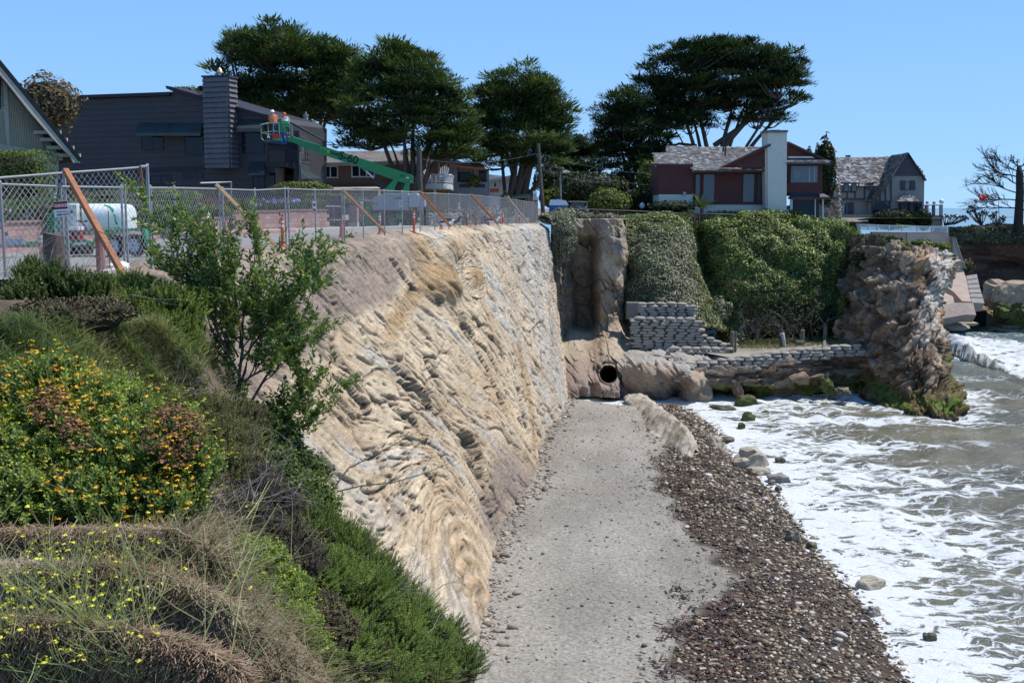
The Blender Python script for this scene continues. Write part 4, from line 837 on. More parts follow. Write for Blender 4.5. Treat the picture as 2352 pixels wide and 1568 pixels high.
R_ = [[(1432, 912, 75.2), (1440, 906, 75.3), (1462, 898, 76.2), (1472, 905, 78)], [(1448, 936, 71.3), (1455, 930, 71.5), (1482, 911, 72.6), (1492, 925, 74.4)], [(1482, 992, 63.4), (1490, 985, 63.6), (1522, 943, 65), (1532, 960, 67)], [(1522, 1028, 59.2), (1530, 1020, 59.4), (1560, 970, 60.8), (1570, 985, 62.8)], [(1558, 1050, 56.8), (1566, 1042, 57), (1586, 998, 58.2), (1597, 1012, 60)], [(1586, 1056, 56.2), (1590, 1048, 56.4), (1598, 1032, 57), (1602, 1045, 58.2)]]
o_, _, _ = relief('rock_slab', R_, 90, 46, lambda W, U, V, A: .22 * fbm(W[..., 0] / .6, W[..., 1] / 2, W[..., 2], 4, 701) + .12 * fbm((W[..., 0] - W[..., 1] * .5) / .25, W[..., 1] / 1.5, 0, 3, 703), rockm,
                  lambda W, U, V, A, d, N: mix((.30, .25, .18), (.47, .42, .34), sm(-.4, .4, fbm(W[..., 0] / .8, W[..., 1], W[..., 2], 4, 705))), kind=None)
o_.pop('kind', None) if 'kind' in o_ else None; tag(o_, 'long pale tilted rock slab standing on the beach between gravel and pebbles', 'rock')
c6 = crop(2300, 800, 2.24); w4 = crop(2400, 1250, 1.4877)
for i, (px0, py0, dx, dz, mt, lb, rz) in enumerate([
    (1404, 889, .95, .5, greyrock, 'pale boulder left of centre below the culvert mouth', .2), (1424, 887, .9, .65, greyrock, 'rounded pale boulder right below the culvert mouth', .6), (1386, 884, .6, .4, greyrock, 'small stone left of the culvert mouth', .9),
    (1597, 893, 2.3, 1.7, rockb2, 'huge smooth grey boulder under the left end of the bag wall', .3), (w4(190, 455)[0], w4(190, 455)[1], 1.9, .95, palerock, 'large blocky tan boulder at the edge of the surf', .2),
    (w4(235, 512)[0], w4(235, 512)[1], 1.2, .35, palerock, 'flat brown stone just below the blocky tan boulder', .1), (w4(335, 548)[0], w4(335, 548)[1], 1.2, .4, greyrock, 'flat grey brown stone lying in the foam edge', -.3), (w4(75, 350)[0], w4(75, 350)[1], .95, .3, wetrock, 'dark flat rock in the surf nearest the slab ridge', 0),
    (w4(20, 370)[0], w4(20, 370)[1], 1.0, .7, palerock, 'pale angular stone beside the slab ridge tip', .9), (w4(188, 241)[0], w4(188, 241)[1], .95, .6, mossrock, 'mossy green rock alone in the white surf', .3), (w4(152, 281)[0], w4(152, 281)[1], .5, .3, mossrock, 'tiny dark green rock in the surf left of the mossy one', .3),
    (w4(272, 217)[0], w4(272, 217)[1], .55, .25, mossrock, 'small low mossy rock farthest out in the surf', .3), (w4(168, 162)[0], w4(168, 162)[1], 1.6, .75, mossrock, 'mossy boulder in front of the sea cave', .2), (w4(60, 188)[0], w4(60, 188)[1], 2.0, .3, wetrock, 'flat reddish wet slab at the cave mouth', 0),
    (w4(345, 452)[0], w4(345, 452)[1], .55, .3, wetrock, 'small wet stone right of the blocky boulder', 0), (w4(212, 408)[0], w4(212, 408)[1], .6, .25, wetrock, 'small wet stone behind the blocky boulder', 0), (w4(408, 855)[0], w4(408, 855)[1], .72, .62, M('olive_rock', (.16, .14, .105), .6, .2, 5, .6), 'upright olive grey boulder on the pebble bank', .4),
    (w4(505, 885)[0], w4(505, 885)[1], .45, .3, wetrock, 'black wet stone at the foam line', .4), (w4(805, 1068)[0], w4(805, 1068)[1], 1.05, .35, palerock, 'cracked pale flat rock washed by foam', .3), (w4(300, 1312)[0], w4(300, 1312)[1], .55, .22, M('white_stone', (.5, .47, .42), .8, .15, 6, .5), 'large whitish stone on the dark pebbles', -.3),
    (w4(1100, 1345)[0], w4(1100, 1345)[1], .4, .28, wetrock, 'dark round stone in the foam near the bottom right', 0), (w4(815, 1215)[0], w4(815, 1215)[1], .5, .3, greyrock, 'grey stone at the water edge low in the view', .5), (w4(300, 572)[0], w4(300, 572)[1], .3, .2, wetrock, 'small black stone in the shallows by the pebble edge', 0),
    (w4(338, 595)[0], w4(338, 595)[1], .36, .22, wetrock, 'small black stone lowest of the shallow pair', .4), (w4(62, 1448)[0], w4(62, 1448)[1], .38, .16, greyrock, 'flat grey stone on the brown sand patch', .1), (w4(92, 980)[0], w4(92, 980)[1], .35, .2, greyrock, 'grey pointed stone on the pebble bank near the gravel', .1)]):
    q0 = PZ(px0, py0, SEA + dz * .3 + (.25 if i < 4 else 0)); boulder('boulder', lb, q0, (dx, dx * (.75 if i != 3 else 1.1), dz * 1.5), 10 + i, mt, rz, tilt=(random.uniform(-.15, .15), random.uniform(-.2, .2)))
for i, (x0, y0, x1, y1, s, Ym) in enumerate([(1898, 876, 1904, 900, .3, 75.2), (1688, 875, 1700, 908, .22, 75.9), (1925, 898, 1950, 902, .22, 75)]):
    a, b = P(x0, y0, Ym), P(x1, y1, Ym); boulder('mossy_rock', ['lumpy mossy pillar of rock below the path ledge', 'slanting rock pillar between the two cave mouths', 'low wet rock at the notch left of the headland'][i],
        (a + b) / 2, (np.linalg.norm(b - a) * 1.1 + s, s * 3.4, s * 2.6), 60 + i, [mossrock, rockb, wetrock][i], 0, rough=.42, tilt=(0, -math.atan2(b[2] - a[2], b[0] - a[0])))
# === HOUSES
def cv(c, pts): return [c(x, y) for x, y in pts]
def pc(name, c, pts, pl, th, mat, par, out=0, label=None):
    o = slab(cv(c, pts), pl, th, out).build(name, mat, par)
    if label: o['label'] = label
    return o
def win(c, x0, y0, x1, y1, pl, par, frame, gl, fw=.07, cols=1, rows=1, out=.06, depth=.12, bw=.03, top=None):
    """window: frame > pane, bars"""
    pts = [c(x0, y1), c(x1, y1), c(x1, y0), c(x0, y0)]; uv = [pl.uv(*p) for p in pts]
    u0, u1 = (uv[0][0] + uv[3][0]) / 2, (uv[1][0] + uv[2][0]) / 2; v0, v1 = (uv[0][1] + uv[1][1]) / 2, (uv[2][1] + uv[3][1]) / 2
    if u0 > u1: u0, u1 = u1, u0
    m = MB()
    def bx(a, b, c_, d, o1, o0): m.prism([pl.w(a, c_, o1), pl.w(b, c_, o1), pl.w(b, d, o1), pl.w(a, d, o1)], [pl.w(a, c_, o0), pl.w(b, c_, o0), pl.w(b, d, o0), pl.w(a, d, o0)])
    bx(u0, u1, v1 - fw, v1, out, -depth); bx(u0, u1, v0, v0 + fw, out, -depth); bx(u0, u0 + fw, v0 + fw, v1 - fw, out, -depth); bx(u1 - fw, u1, v0 + fw, v1 - fw, out, -depth)
    fr = m.build('window', frame, par); WM[fr.name] = Matrix.Identity(4) if par is None else None
    m = MB(); iw = (u1 - u0 - 2 * fw) / cols; ih = (v1 - v0 - 2 * fw) / rows
    if bw:
        for k in range(1, cols): bx(u0 + fw + k * iw - bw / 2, u0 + fw + k * iw + bw / 2, v0 + fw, v1 - fw, out - .004, out - .05)
        for k in range(1, rows): bx(u0 + fw, u1 - fw, v0 + fw + k * ih - bw / 2, v0 + fw + k * ih + bw / 2, out - .006, out - .052)
        if m.v: q = m.build('glazing_bars', frame)
        if m.v: fix(q, fr)
    m = MB(); bx(u0 + fw, u1 - fw, v0 + fw, v1 - fw, out - .022, out - .04)
    q = m.build('pane', gl); fix(q, fr); return fr
def fix(q, fr):
    q.parent = fr; q.matrix_parent_inverse = Matrix.Identity(4)
def strips(c, pts, pl, n, mat, par, name, wv=.06, out=.04):
    uv = [pl.uv(*c(x, y)) for x, y in pts]; us = [p[0] for p in uv]; a, b = min(us), max(us)
    for k in range(n):
        u = a + (b - a) * (k + .5) / n; ys_ = []
        for i in range(len(uv)):
            (u1, v1), (u2, v2) = uv[i], uv[(i + 1) % len(uv)]
            if (u1 - u) * (u2 - u) < 0: ys_.append(v1 + (v2 - v1) * (u - u1) / (u2 - u1))
        if len(ys_) == 2:
            lo, hi = min(ys_), max(ys_); f = [pl.w(u + s * wv / 2, v, out) for s, v in ((-1, lo), (1, lo), (1, hi), (-1, hi))]; g = [pl.w(u + s * wv / 2, v, .003) for s, v in ((-1, lo), (1, lo), (1, hi), (-1, hi))]
            MB().prism(f, g).build(name, mat, par)
navy = M('dark_siding', (.054, .052, .058), .8, .14, 3, .2, 20); navy2 = M('dark_trim', (.022, .023, .032), .7); gdark = glass('dark_glass', (.012, .017, .03)); gblue = glass('sky_glass', (.05, .075, .10), .1)
awn = M('awning_metal', (.05, .062, .062), .42, .2, 3, metal=.3)
# --- dark house
c1 = crop(0, 180, 2.01); c5 = crop(820, 360, 4.055); c6_ = crop(1000, 480, 3.92); c7_ = crop(1500, 540, 3.92); c2 = crop(700, 80, 2.119)
A = vplane((-36.2, 86), (-19.2, 80))
dh = thing('dark_house', 'large dark slate house with plank siding, awnings and a broad shingled chimney', 'house', A.hit(400, 430) * (1, 1, 0))
fac = [(420, 318), (1165, 290), (1178, 246), (1560, 352), (1830, 425), (1900, 470), (1900, 1190), (380, 1190), (360, 490), (432, 462)]
pc('wall', c1, fac, A, 7, navy, dh)
courses(cv(c1, fac), A, .43, 'siding_board', navy, dh, .035)
pc('roof_edge', c1, [(393, 293), (1168, 265), (1168, 288), (398, 314)], A, 7.2, navy2, dh, .35)
pc('roof_edge', c1, [(1140, 224), (1160, 226), (1370, 288), (1565, 347), (1830, 422), (1830, 440), (1565, 366), (1370, 306), (1150, 246)], A, 7, navy2, dh, .35)
pc('roof_edge', c1, [(350, 484), (432, 448), (432, 466), (356, 494)], A, 3, navy2, dh, .3)
pc('belt_board', c1, [(470, 795), (1392, 763), (1392, 792), (470, 822)], A, .2, navy2, dh, .12)
for x0, y0, x1, y1, n in [(960, 556, 1112, 660, 2), (1255, 556, 1385, 692, 1), (1640, 530, 1797, 682, 1), (1020, 830, 1165, 890, 2), (1245, 805, 1380, 845, 3), (555, 845, 745, 900, 3), (822, 845, 902, 900, 1), (1718, 830, 1800, 920, 2)]:
    win(c1, x0, y0, x1, y1, A, dh, navy2, gdark, .08, n, 1, .09)
def awning(c, x0, x1, yt, ym, yb, pl, par, proj=1.0, n=2, xl=None, xr=None):
    """sloping metal awning: top edge on the wall, lower edge out, valance below"""
    xl = x0 - 30 if xl is None else xl; xr = x1 if xr is None else xr; q = pl.off(proj)
    a, b = pl.hit(*c(x0, yt)), pl.hit(*c(x1, yt)); d, e = q.hit(*c(xl, ym)), q.hit(*c(xr, ym)); f, g = q.hit(*c(xl, yb)), q.hit(*c(xr, yb)); h = np.array((0, 0, -.06))
    m = MB()
    for i in range(n):
        t0, t1 = i / n, (i + .985) / n; m.prism([a + (b - a) * t0, a + (b - a) * t1, d + (e - d) * t1, d + (e - d) * t0], [a + (b - a) * t0 + h, a + (b - a) * t1 + h, d + (e - d) * t1 + h, d + (e - d) * t0 + h])
    m.prism([d, e, g, f], [p - pl.n * .06 for p in (d, e, g, f)])
    m.prism([a, d, f], [a + pl.u * .05, d + pl.u * .05, f + pl.u * .05]); m.prism([b, e, g], [b - pl.u * .05, e - pl.u * .05, g - pl.u * .05])
    return m.build('awning', awn, par)
awning(c1, 948, 1378, 468, 535, 560, A, dh, 1.1, 2, 916, 1360); awning(c1, 1632, 1795, 446, 512, 532, A, dh, 1.0, 2, 1604, 1790); awning(c1, 1700, 1790, 735, 808, 828, A, dh, .9, 2, 1676, 1795)
ch = A.off(1.0); chp = [(1378, 160), (1548, 160), (1562, 778), (1394, 778)]
pc('chimney', c1, chp, ch, 1.1, navy, dh)
courses(cv(c1, chp), ch, .375, 'chimney_board', M('sunlit_siding', (.13, .122, .135), .8, .3, 6, .4, 20), dh, .15, .03)  # paler than the walls: grazing sun on flared boards put into colour
sd = vplane(tuple(ch.hit(*c1(1552, 700))[:2]), tuple((ch.hit(*c1(1552, 700)) - ch.n * 1.0)[:2]))
m = MB(); u_, v_ = ch.uv(*c1(1548, 160)); u2, v2 = ch.uv(*c1(1562, 778)); um = (u_ + u2) / 2 + .02; z = v2
while z < v_:
    m.prism([ch.w(um, z, .05), ch.w(um + .16, z, .05), ch.w(um + .16, z, -1.0), ch.w(um, z, -1.0)], [ch.w(um, z + .34, .01), ch.w(um + .02, z + .34, .01), ch.w(um + .02, z + .34, -1.0), ch.w(um, z + .34, -1.0)]); z += .375
m.build('chimney_side_boards', MATS['sunlit_siding'], dh)['kind'] = 'stuff'
pc('chimney_cap', c1, [(1368, 152), (1556, 150), (1560, 163), (1370, 165)], ch, 1.2, navy2, dh, .08)
p0 = ch.hit(*c1(1465, 150)); MB().lathe(p0 - ch.n * .5, [(.14, -.1), (.14, .2), (.26, .24), (.18, .42), (.03, .62)], 12).build('chimney_pot', M('copper', (.62, .40, .30), .35, .2, 8, metal=.5), dh)
m = MB(); q = A.off(.3).hit(*c1(1360, 255)); m.lathe(q, [(.02, -.02), (.36, .09), (.38, .09), (.03, -.08)], 16, 'Y', Matrix.Rotation(.8, 3, 'Z') @ Matrix.Rotation(math.pi / 2, 3, 'X')); m.build('satellite_dish', darkm, dh)
cor = A.hit(*c5(770, 800)); B = vplane(tuple(cor[:2]), (px_ := P(735.5, 400, 89)[0], 89))
pc('side_wall', c5, [(770, 330), (970, 470), (970, 1500), (770, 1500)], B, .4, navy, dh)
courses(cv(c5, [(775, 380), (968, 470), (968, 1000), (775, 1000)]), B, .43, 'siding_board', navy, dh, .03)
for a_, b_ in [((785, 425), (838, 445)), ((843, 447), (872, 458)), ((878, 460), (905, 470))]:
    win(c5, a_[0], a_[1] + 10, b_[0], 735, B, dh, navy2, gblue, .06)
Rr = B.off(.7); pc('roof_edge', c5, [(300, 100), (690, 232), (1095, 455), (1092, 470), (690, 258), (300, 130)], Plane(cor + A.n * .6, A.n + B.n * .2), .6, navy2, dh)
Ab = A.off(1.6); bal = M('dark_rail', (.028, .028, .036), .7)
pc('balcony_floor', c5, [(350, 760), (580, 765), (580, 828), (350, 826)], Ab, 2.4, navy2, dh)
for k in range(11): x = 356 + k * 21; pc('baluster', c5, [(x, 560), (x + 11, 560), (x + 11, 762), (x, 762)], Ab, .06, bal, dh)
pc('hand_rail', c5, [(345, 545), (580, 552), (580, 566), (345, 560)], Ab, .1, bal, dh)
Bb = vplane(tuple(Ab.hit(*c5(580, 800))[:2]), tuple((Ab.hit(*c5(580, 800)) - Ab.n * 1.0 + Ab.u * 2.3)[:2]))
for k in range(12): x = 586 + k * 16; y = (x - 580) * .25; pc('baluster', c5, [(x, 572 + y), (x + 7, 573 + y), (x + 7, 812 + y), (x, 810 + y)], Bb, .06, bal, dh)
pc('hand_rail', c5, [(578, 560), (770, 612), (770, 626), (578, 574)], Bb, .1, bal, dh); pc('balcony_floor', c5, [(578, 808), (770, 858), (770, 875), (578, 826)], Bb, .4, navy2, dh)
pc('balcony_shade_panel', c5, [(352, 460), (760, 400), (760, 760), (352, 760)], A, .1, M('recess_shade', (.018, .018, .024), .9), dh, .1)  # flat dark panel on the wall stands in for the shaded recess
pc('corner_post', c5, [(765, 620), (782, 620), (788, 1120), (770, 1120)], Bb, .2, M('grey_post', (.20, .19, .20), .8), dh)
brk = M('grey_brick', (.16, .115, .095), .9, .3, 10, .3); m = MB()
pl = A.off(.5); u0, v0 = pl.uv(*c5(450, 1110)); u1, v1 = pl.uv(*c5(548, 845)); r = 0; v = v0 - .4
while v < v1:
    u = u0 - (.11 if r % 2 else 0)
    while u < u1: a, b = max(u, u0), min(u + .21, u1); m.prism([pl.w(a, v, 0), pl.w(b, v, 0), pl.w(b, v + .065, 0), pl.w(a, v + .065, 0)], [pl.w(a, v, -.3), pl.w(b, v, -.3), pl.w(b, v + .065, -.3), pl.w(a, v + .065, -.3)]) if b > a + .03 else 0; u += .22
    v += .08; r += 1
m.build('brick_pillar', brk, dh)['kind'] = 'stuff'
pc('doorway', c5, [(375, 905), (440, 905), (440, 1115), (375, 1115)], A, .1, gdark, dh, .12); pc('garage_shade_panel', c5, [(575, 935), (740, 935), (740, 1115), (575, 1115)], A, .1, M('opening_shade', (.006, .006, .007), .9), dh, .12)  # garage opening is a black panel standing in for its unlit inside
m = MB(); a, b = B.hit(*c5(782, 755)), B.hit(*c5(958, 925)); q = B.off(1.7); d, e = q.hit(*c5(800, 985)), q.hit(*c5(1092, 985))
for i in range(8): t0, t1 = i / 8, (i + .93) / 8; m.prism([a + (b - a) * t0, a + (b - a) * t1, d + (e - d) * t1, d + (e - d) * t0], [p + np.array((0, 0, -.08)) for p in (a + (b - a) * t0, a + (b - a) * t1, d + (e - d) * t1, d + (e - d) * t0)])
m.build('side_awning', awn, dh)['kind'] = 'stuff'
MB().lathe(P(704, 330, 87), [(.19, -1), (.19, 2.2), (.22, 2.2), (.22, 2.35), (.08, 2.35), (.08, 2.55)], 10).build('flue', M('flue_paint', (.30, .26, .26), .6), dh)
# --- beige house at the left edge
lb = thing('beige_house', 'beige board and batten house with a steep gable, cut by the left edge', 'house', (-22, 45, 0)); L = Plane((-19, 44, 0), (.72, -.69, 0))
bg_ = M('beige_boards', (.36, .32, .24), .85, .12, 4, .2); bg2 = M('beige_trim', (.40, .365, .30), .8, .1); stuc = M('white_stucco', (.60, .59, .55), .9, .08, 6, .4, 25)
gw = [(-400, -200), (0, 150), (290, 480), (292, 700), (-400, 590)]
pc('gable_wall', c1, gw, L, 5, bg_, lb); strips(c1, [(-200, 0), (0, 160), (285, 488), (285, 660), (-200, 600)], L, 42, bg_, lb, 'batten', .05, .05)
pc('corner_board', c1, [(0, 130), (40, 170), (62, 660), (42, 655), (20, 400), (0, 390)], L, .1, bg2, lb, .1)
pc('base_board', c1, [(-400, 560), (0, 618), (292, 668), (295, 702), (-400, 600)], L, .2, bg2, lb, .12); pc('window', c1, [(-60, 120), (8, 140), (22, 385), (-60, 370)], L, .05, gdark, lb, .1)
pc('lower_wall', c1, [(298, 540), (418, 650), (418, 800), (402, 1010), (360, 1010), (330, 850), (296, 700)], L, 4, stuc, lb, -.3); pc('ledge', c1, [(290, 690), (424, 702), (424, 726), (290, 716)], L, .3, stuc, lb, .02)
Lr = L.off(.9)
pc('rake_board', c1, [(-100, -40), (0, 82), (70, 160), (235, 370), (400, 560), (500, 685), (545, 742), (498, 742), (478, 700), (360, 580), (200, 395), (40, 190), (-100, 30)], Lr, .1, bg2, lb)
m = MB(); a = Lr.hit(*c1(-100, -30)); b = Lr.hit(*c1(535, 738)); bk = -Lr.n * 7; h = np.array((.12, 0, .14))
m.prism([a, b, b + bk, a + bk], [a + h, b + h, b + h + bk, a + h + bk]); m.build('roof', M('grey_roof', (.05, .052, .05), .9, .3, 5), lb)
for k, (x, y) in enumerate([(300, 510), (345, 560), (390, 615), (435, 668)]):
    a = Lr.hit(*c1(x, y)); MB().box(a + (-.1, .5, -.12), (1.1, .12, .14)).build('eave_beam', bg2, lb)
def shrub(name, label, cat, c, rad, n, size, mat, seed=1, flat=.9, group=None, branch=True, box=False, core=True):
    r = np.random.default_rng(seed); o = thing(name, label, cat, (c[0], c[1], c[2] - rad[2]), group)
    d = r.normal(0, 1, (n, 3)); d /= np.linalg.norm(d, axis=1, keepdims=True)
    if box: d = d / np.abs(d).max(1, keepdims=True)
    k = 1 + .28 * fbm(d[:, 0] * 2.2, d[:, 1] * 2.2, d[:, 2] * 2.2 + seed, 3, seed) * (0.4 if box else 1)
    q = np.array(c) + d * np.array(rad) * (k * r.uniform(.72, 1.04, n) ** .7)[:, None]; dd = d + r.normal(0, .6, (n, 3)) + (0, 0, .4)
    V, Fc = leafquads(q, dd, size, seed); t = np.clip(.5 + .3 * fbm(q[:, 0] / .5, q[:, 1] / .5, q[:, 2] / .5, 2, seed) + r.normal(0, .2, n), 0, 1)
    tag(nmesh('foliage', V, Fc, mat, o, attrs={'rnd': np.repeat(t, 4)}), kind='stuff')
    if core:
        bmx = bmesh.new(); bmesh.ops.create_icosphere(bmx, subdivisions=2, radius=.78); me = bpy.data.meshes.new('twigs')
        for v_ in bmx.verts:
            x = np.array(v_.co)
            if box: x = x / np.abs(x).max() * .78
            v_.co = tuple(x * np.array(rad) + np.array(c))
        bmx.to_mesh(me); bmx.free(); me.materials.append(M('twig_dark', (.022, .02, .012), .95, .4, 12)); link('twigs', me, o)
    return o
lf_hedge = MR('hedge_leaf', [(0, (.03, .05, .008)), (.5, (.075, .12, .02)), (1, (.13, .19, .035))], .6, trans=.15)
lf_dark = MR('dark_leaf', [(0, (.012, .018, .008)), (.5, (.028, .042, .014)), (1, (.06, .085, .025))], .6, trans=.1)
lf_yel = MR('yellow_green_leaf', [(0, (.06, .08, .015)), (.5, (.14, .17, .03)), (1, (.24, .25, .05))], .6, trans=.15)
lf_grey = MR('grey_green_leaf', [(0, (.05, .06, .035)), (.5, (.11, .125, .075)), (1, (.2, .215, .145))], .6, trans=.1)
hc = P(8, 410, 41); shrub('hedge', 'tall clipped green hedge against the beige house', 'hedge', hc, (1.75, .9, 1.02), 12000, .055, lf_hedge, 3, box=True)
# --- brown house, deck, grey house, cottage
YB = 96; BH = yplane(YB); bh = thing('brown_house', 'brown clapboard house with white windows and a curved white deck behind the lift', 'house', (-8, YB, 0))
brn = M('brown_clapboard', (.165, .105, .075), .85, .12, 4); rfg = M('roof_shingle_grey', (.36, .32, .285), .95, .2, 5, .4, 14); wtr = M('white_trim', (.62, .62, .62), .6)
bw = [(228, 275), (2000, 250), (2000, 960), (228, 960)]
pc('wall', c6_, bw, BH, 7, brn, bh); courses(cv(c6_, [(232, 285), (1995, 262), (1995, 600), (232, 600)]), BH, .35, 'clapboard', brn, bh, .03)
rp = plane3(BH.off(.6).hit(*c6_(235, 290)), BH.off(.6).hit(*c6_(2000, 245)), P(*c6_(1000, 116), YB + 4.5))
pc('roof', c6_, [(232, 290), (232, 118), (1985, 112), (2005, 247), (850, 280)], rp, .2, rfg, bh); shingles(cv(c6_, [(236, 284), (236, 122), (1980, 116), (2000, 240)]), rp, rfg, bh, .32, .5, .02)
pc('gutter', c6_, [(232, 275), (2005, 235), (2005, 252), (232, 292)], BH, .2, wtr, bh, .75)
for x0, y0, x1, y1, n in [(350, 312, 555, 476, 2), (730, 303, 1040, 466, 3), (1515, 278, 1732, 425, 2), (1882, 285, 1908, 420, 1)]: win(c6_, x0, y0, x1, y1, BH, bh, wtr, gdark, .10, n, 1, .1, bw=.1)
for x0, x1, y0, y1 in [(235, 312, 112, 245), (1910, 1992, 232, 425)]:
    o = pc('chimney', c6_, [(x0, y1), (x1, y1), (x1, y0), (x0, y0)], BH, .9, brn, bh, 1.4)
    courses(cv(c6_, [(x0, y1), (x1, y1), (x1, y0), (x0, y0)]), BH.off(1.4), .36, 'chimney_board', brn, bh, .1)
gp_ = plane3(BH.off(2.5).hit(*c6_(425, 615)), BH.off(2.5).hit(*c6_(1060, 605)), BH.hit(*c6_(440, 588)))
pc('garage_roof', c6_, [(422, 618), (442, 588), (1020, 574), (1110, 604), (1110, 615)], gp_, .15, rfg, bh)
pc('garage_wall', c6_, [(430, 620), (1130, 612), (1130, 950), (430, 950)], BH, 2, M('garage_cream', (.42, .36, .28), .9), bh, 2.2)
for k in range(4): win(c6_, 722 + k * 95, 672, 805 + k * 95, 905, BH.off(2.2), bh, wtr, gdark, .12, 3, 5, .08, bw=.05)
dk = BH.off(4); m = MB(); pts = [(1545, 430), (1750, 428), (1950, 430), (2045, 434), (2080, 460)]; bpt = [(1545, 545), (1750, 548), (1950, 545), (2045, 552), (2070, 570)]; dof = [4, 4, 4, 3.2, 1.2]
tp = [BH.off(o_).hit(*c6_(x, y)) for (x, y), o_ in zip(pts, dof)]; bt = [BH.off(o_).hit(*c6_(x, y)) for (x, y), o_ in zip(bpt, dof)]
m.tube(tp, .07, 5); m.tube([b + (0, 0, .12) for b in bt], .04, 4); m.build('deck_rail', wtr, bh)
m = MB(); n = 0
for i in range(4):
    for k in range(12): t = k / 12; a = tp[i] * (1 - t) + tp[i + 1] * t; b = bt[i] * (1 - t) + bt[i + 1] * t; m.tube([a, b + (0, 0, .1)], .028, 4)
m.build('deck_balusters', wtr, bh)['kind'] = 'stuff'
m = MB(); fl = [b for b in bt]; m.prism([np.array(b) for b in fl] + [np.array((fl[-1][0], YB, fl[-1][2])), np.array((fl[0][0], YB, fl[0][2]))], [np.array(b) - (0, 0, .45) for b in fl] + [np.array((fl[-1][0], YB, fl[-1][2] - .45)), np.array((fl[0][0], YB, fl[0][2] - .45))]); m.build('deck_floor', wtr, bh)
pc('deck_post', c6_, [(1845, 560), (1872, 560), (1885, 700), (1855, 700)], BH, .3, wtr, bh, 3.2); pc('under_deck', c6_, [(1560, 610), (1995, 612), (1995, 900), (1560, 900)], BH, .1, M('tan_wall', (.30, .23, .15), .9), bh, .15)
def adir(c, s, rz, label):
    t = thing('deck_chair', label, 'chair', c, 'white chairs on the deck', rz); R_ = Matrix.Rotation(rz, 3, 'Z'); f = lambda x, y, z: Vector(c) + R_ @ Vector((x * s, y * s, z * s))
    m = MB()
    for k in range(5): m.bar(f(-.26 + k * .13, .25, .25), f(-.30 + k * .15, .65, 1.15 + .08 * (2 - abs(k - 2))), .09 * s, .03 * s)
    m.build('backrest', wtr, t); MB().bar(f(0, -.35, .38), f(0, .3, .28), .6 * s, .04).build('seat', M('blue_pad', (.14, .22, .4), .8), t)
    for sx in (-.36, .36): MB().bar(f(sx, -.4, .6), f(sx, .45, .6), .12 * s, .03).build('armrest', wtr, t); MB().bar(f(sx, -.33, 0), f(sx, -.33, .6), .08 * s, .08 * s).build('leg', wtr, t); MB().bar(f(sx, .35, 0), f(sx, .35, .6), .08 * s, .08 * s).build('leg', wtr, t)
adir(P(*c6_(1768, 548), YB - 3), 1.0, .5, 'lower white deck chair, left one behind the deck rail'); adir(P(*c6_(1935, 535), YB - 2.6), 1.15, -.2, 'taller white deck chair, right one on the deck')
gh = thing('grey_house', 'grey stucco house with a recessed patio and red tile roof', 'house', (0, 98, 0)); GP = yplane(98); gst = M('grey_stucco', (.27, .28, .29), .9, .08, 5, .3, 20); rtile = M('red_roof_tile', (.46, .14, .07), .85, .3, 8, .5, 20)
pc('wall', c7_, [(0, 30), (168, 55), (168, 295), (582, 290), (582, 760), (0, 760)], GP, 4, gst, gh)
pc('patio_wall', c7_, [(168, 85), (582, 110), (582, 300), (168, 300)], GP, .3, M('cream_wall', (.50, .43, .34), .9), gh, -2.2); win(c7_, 178, 160, 350, 292, GP.off(-2.1), gh, darkm, gdark, .08, 3, 1, .05); win(c7_, 462, 140, 555, 290, GP.off(-2.1), gh, darkm, gdark, .08, 1, 1, .05)
win(c7_, 388, 140, 415, 185, GP.off(-2.1), gh, wtr, gdark, .08, 1, 1, .05)
for x0, x1 in ((195, 345), (388, 538)): win(c7_, x0, 317, x1, 362, GP, gh, darkm, gdark, .05, 3, 1, .04)
for k, (x0, y0, x1, y1, ys_) in enumerate([(60, 78, 540, 118, 45), (-60, 35, 250, 62, 20)]):
    q = [GP.off(.5 - k).hit(*c7_(x0, y0)), GP.off(.5 - k).hit(*c7_(x1, y1)), P(*c7_(x1 - 60, y1 - ys_ - 20), 101), P(*c7_(x0 + 20, y0 - ys_), 101)]
    m = MB(); n = 22
    for i in range(n):
        t = (i + .5) / n; a = q[0] + (q[1] - q[0]) * t; b = q[3] + (q[2] - q[3]) * t; m.tube([a, b], .12, 6)
    m.build('roof_tiles', rtile, gh)['kind'] = 'stuff'
m = MB(); [m.tube([GP.hit(*c7_(175 + k * 26, 265)), GP.hit(*c7_(175 + k * 26, 292))], .02, 4) for k in range(16)]; m.tube([GP.hit(*c7_(170, 266)), GP.hit(*c7_(580, 266))], .03, 4); m.build('patio_rail', darkm, gh)['kind'] = 'stuff'
pot = P(*c7_(380, 280), 97.6); tag(MB().tube([pot + (0, 0, -.2), pot + (0, 0, 1.3)], [.2, .04], 8).build('closed_parasol', M('rust_canvas', (.20, .06, .03), .9)), 'closed rust red parasol standing on the grey house patio', 'parasol')
shrub('potted_plant', 'small yellow green plant at the foot of the closed parasol', 'plant', P(*c7_(395, 268), 97.4), (.6, .5, .5), 400, .12, lf_yel, 8)
wh = thing('white_house', 'pale far house with blue windows half hidden by the third cypress', 'house', (3, 118, 0)); WP = yplane(118); wst = M('pale_siding', (.47, .49, .50), .85)
pc('wall', c7_, [(585, 190), (1090, 250), (1090, 760), (585, 760)], WP, 5, wst, wh); pc('roof', c7_, [(570, 265), (900, 200), (1080, 222), (1118, 252), (1100, 268), (1050, 250), (880, 240), (600, 280)], WP, 5, M('pale_roof', (.46, .46, .46), .9), wh, .6)
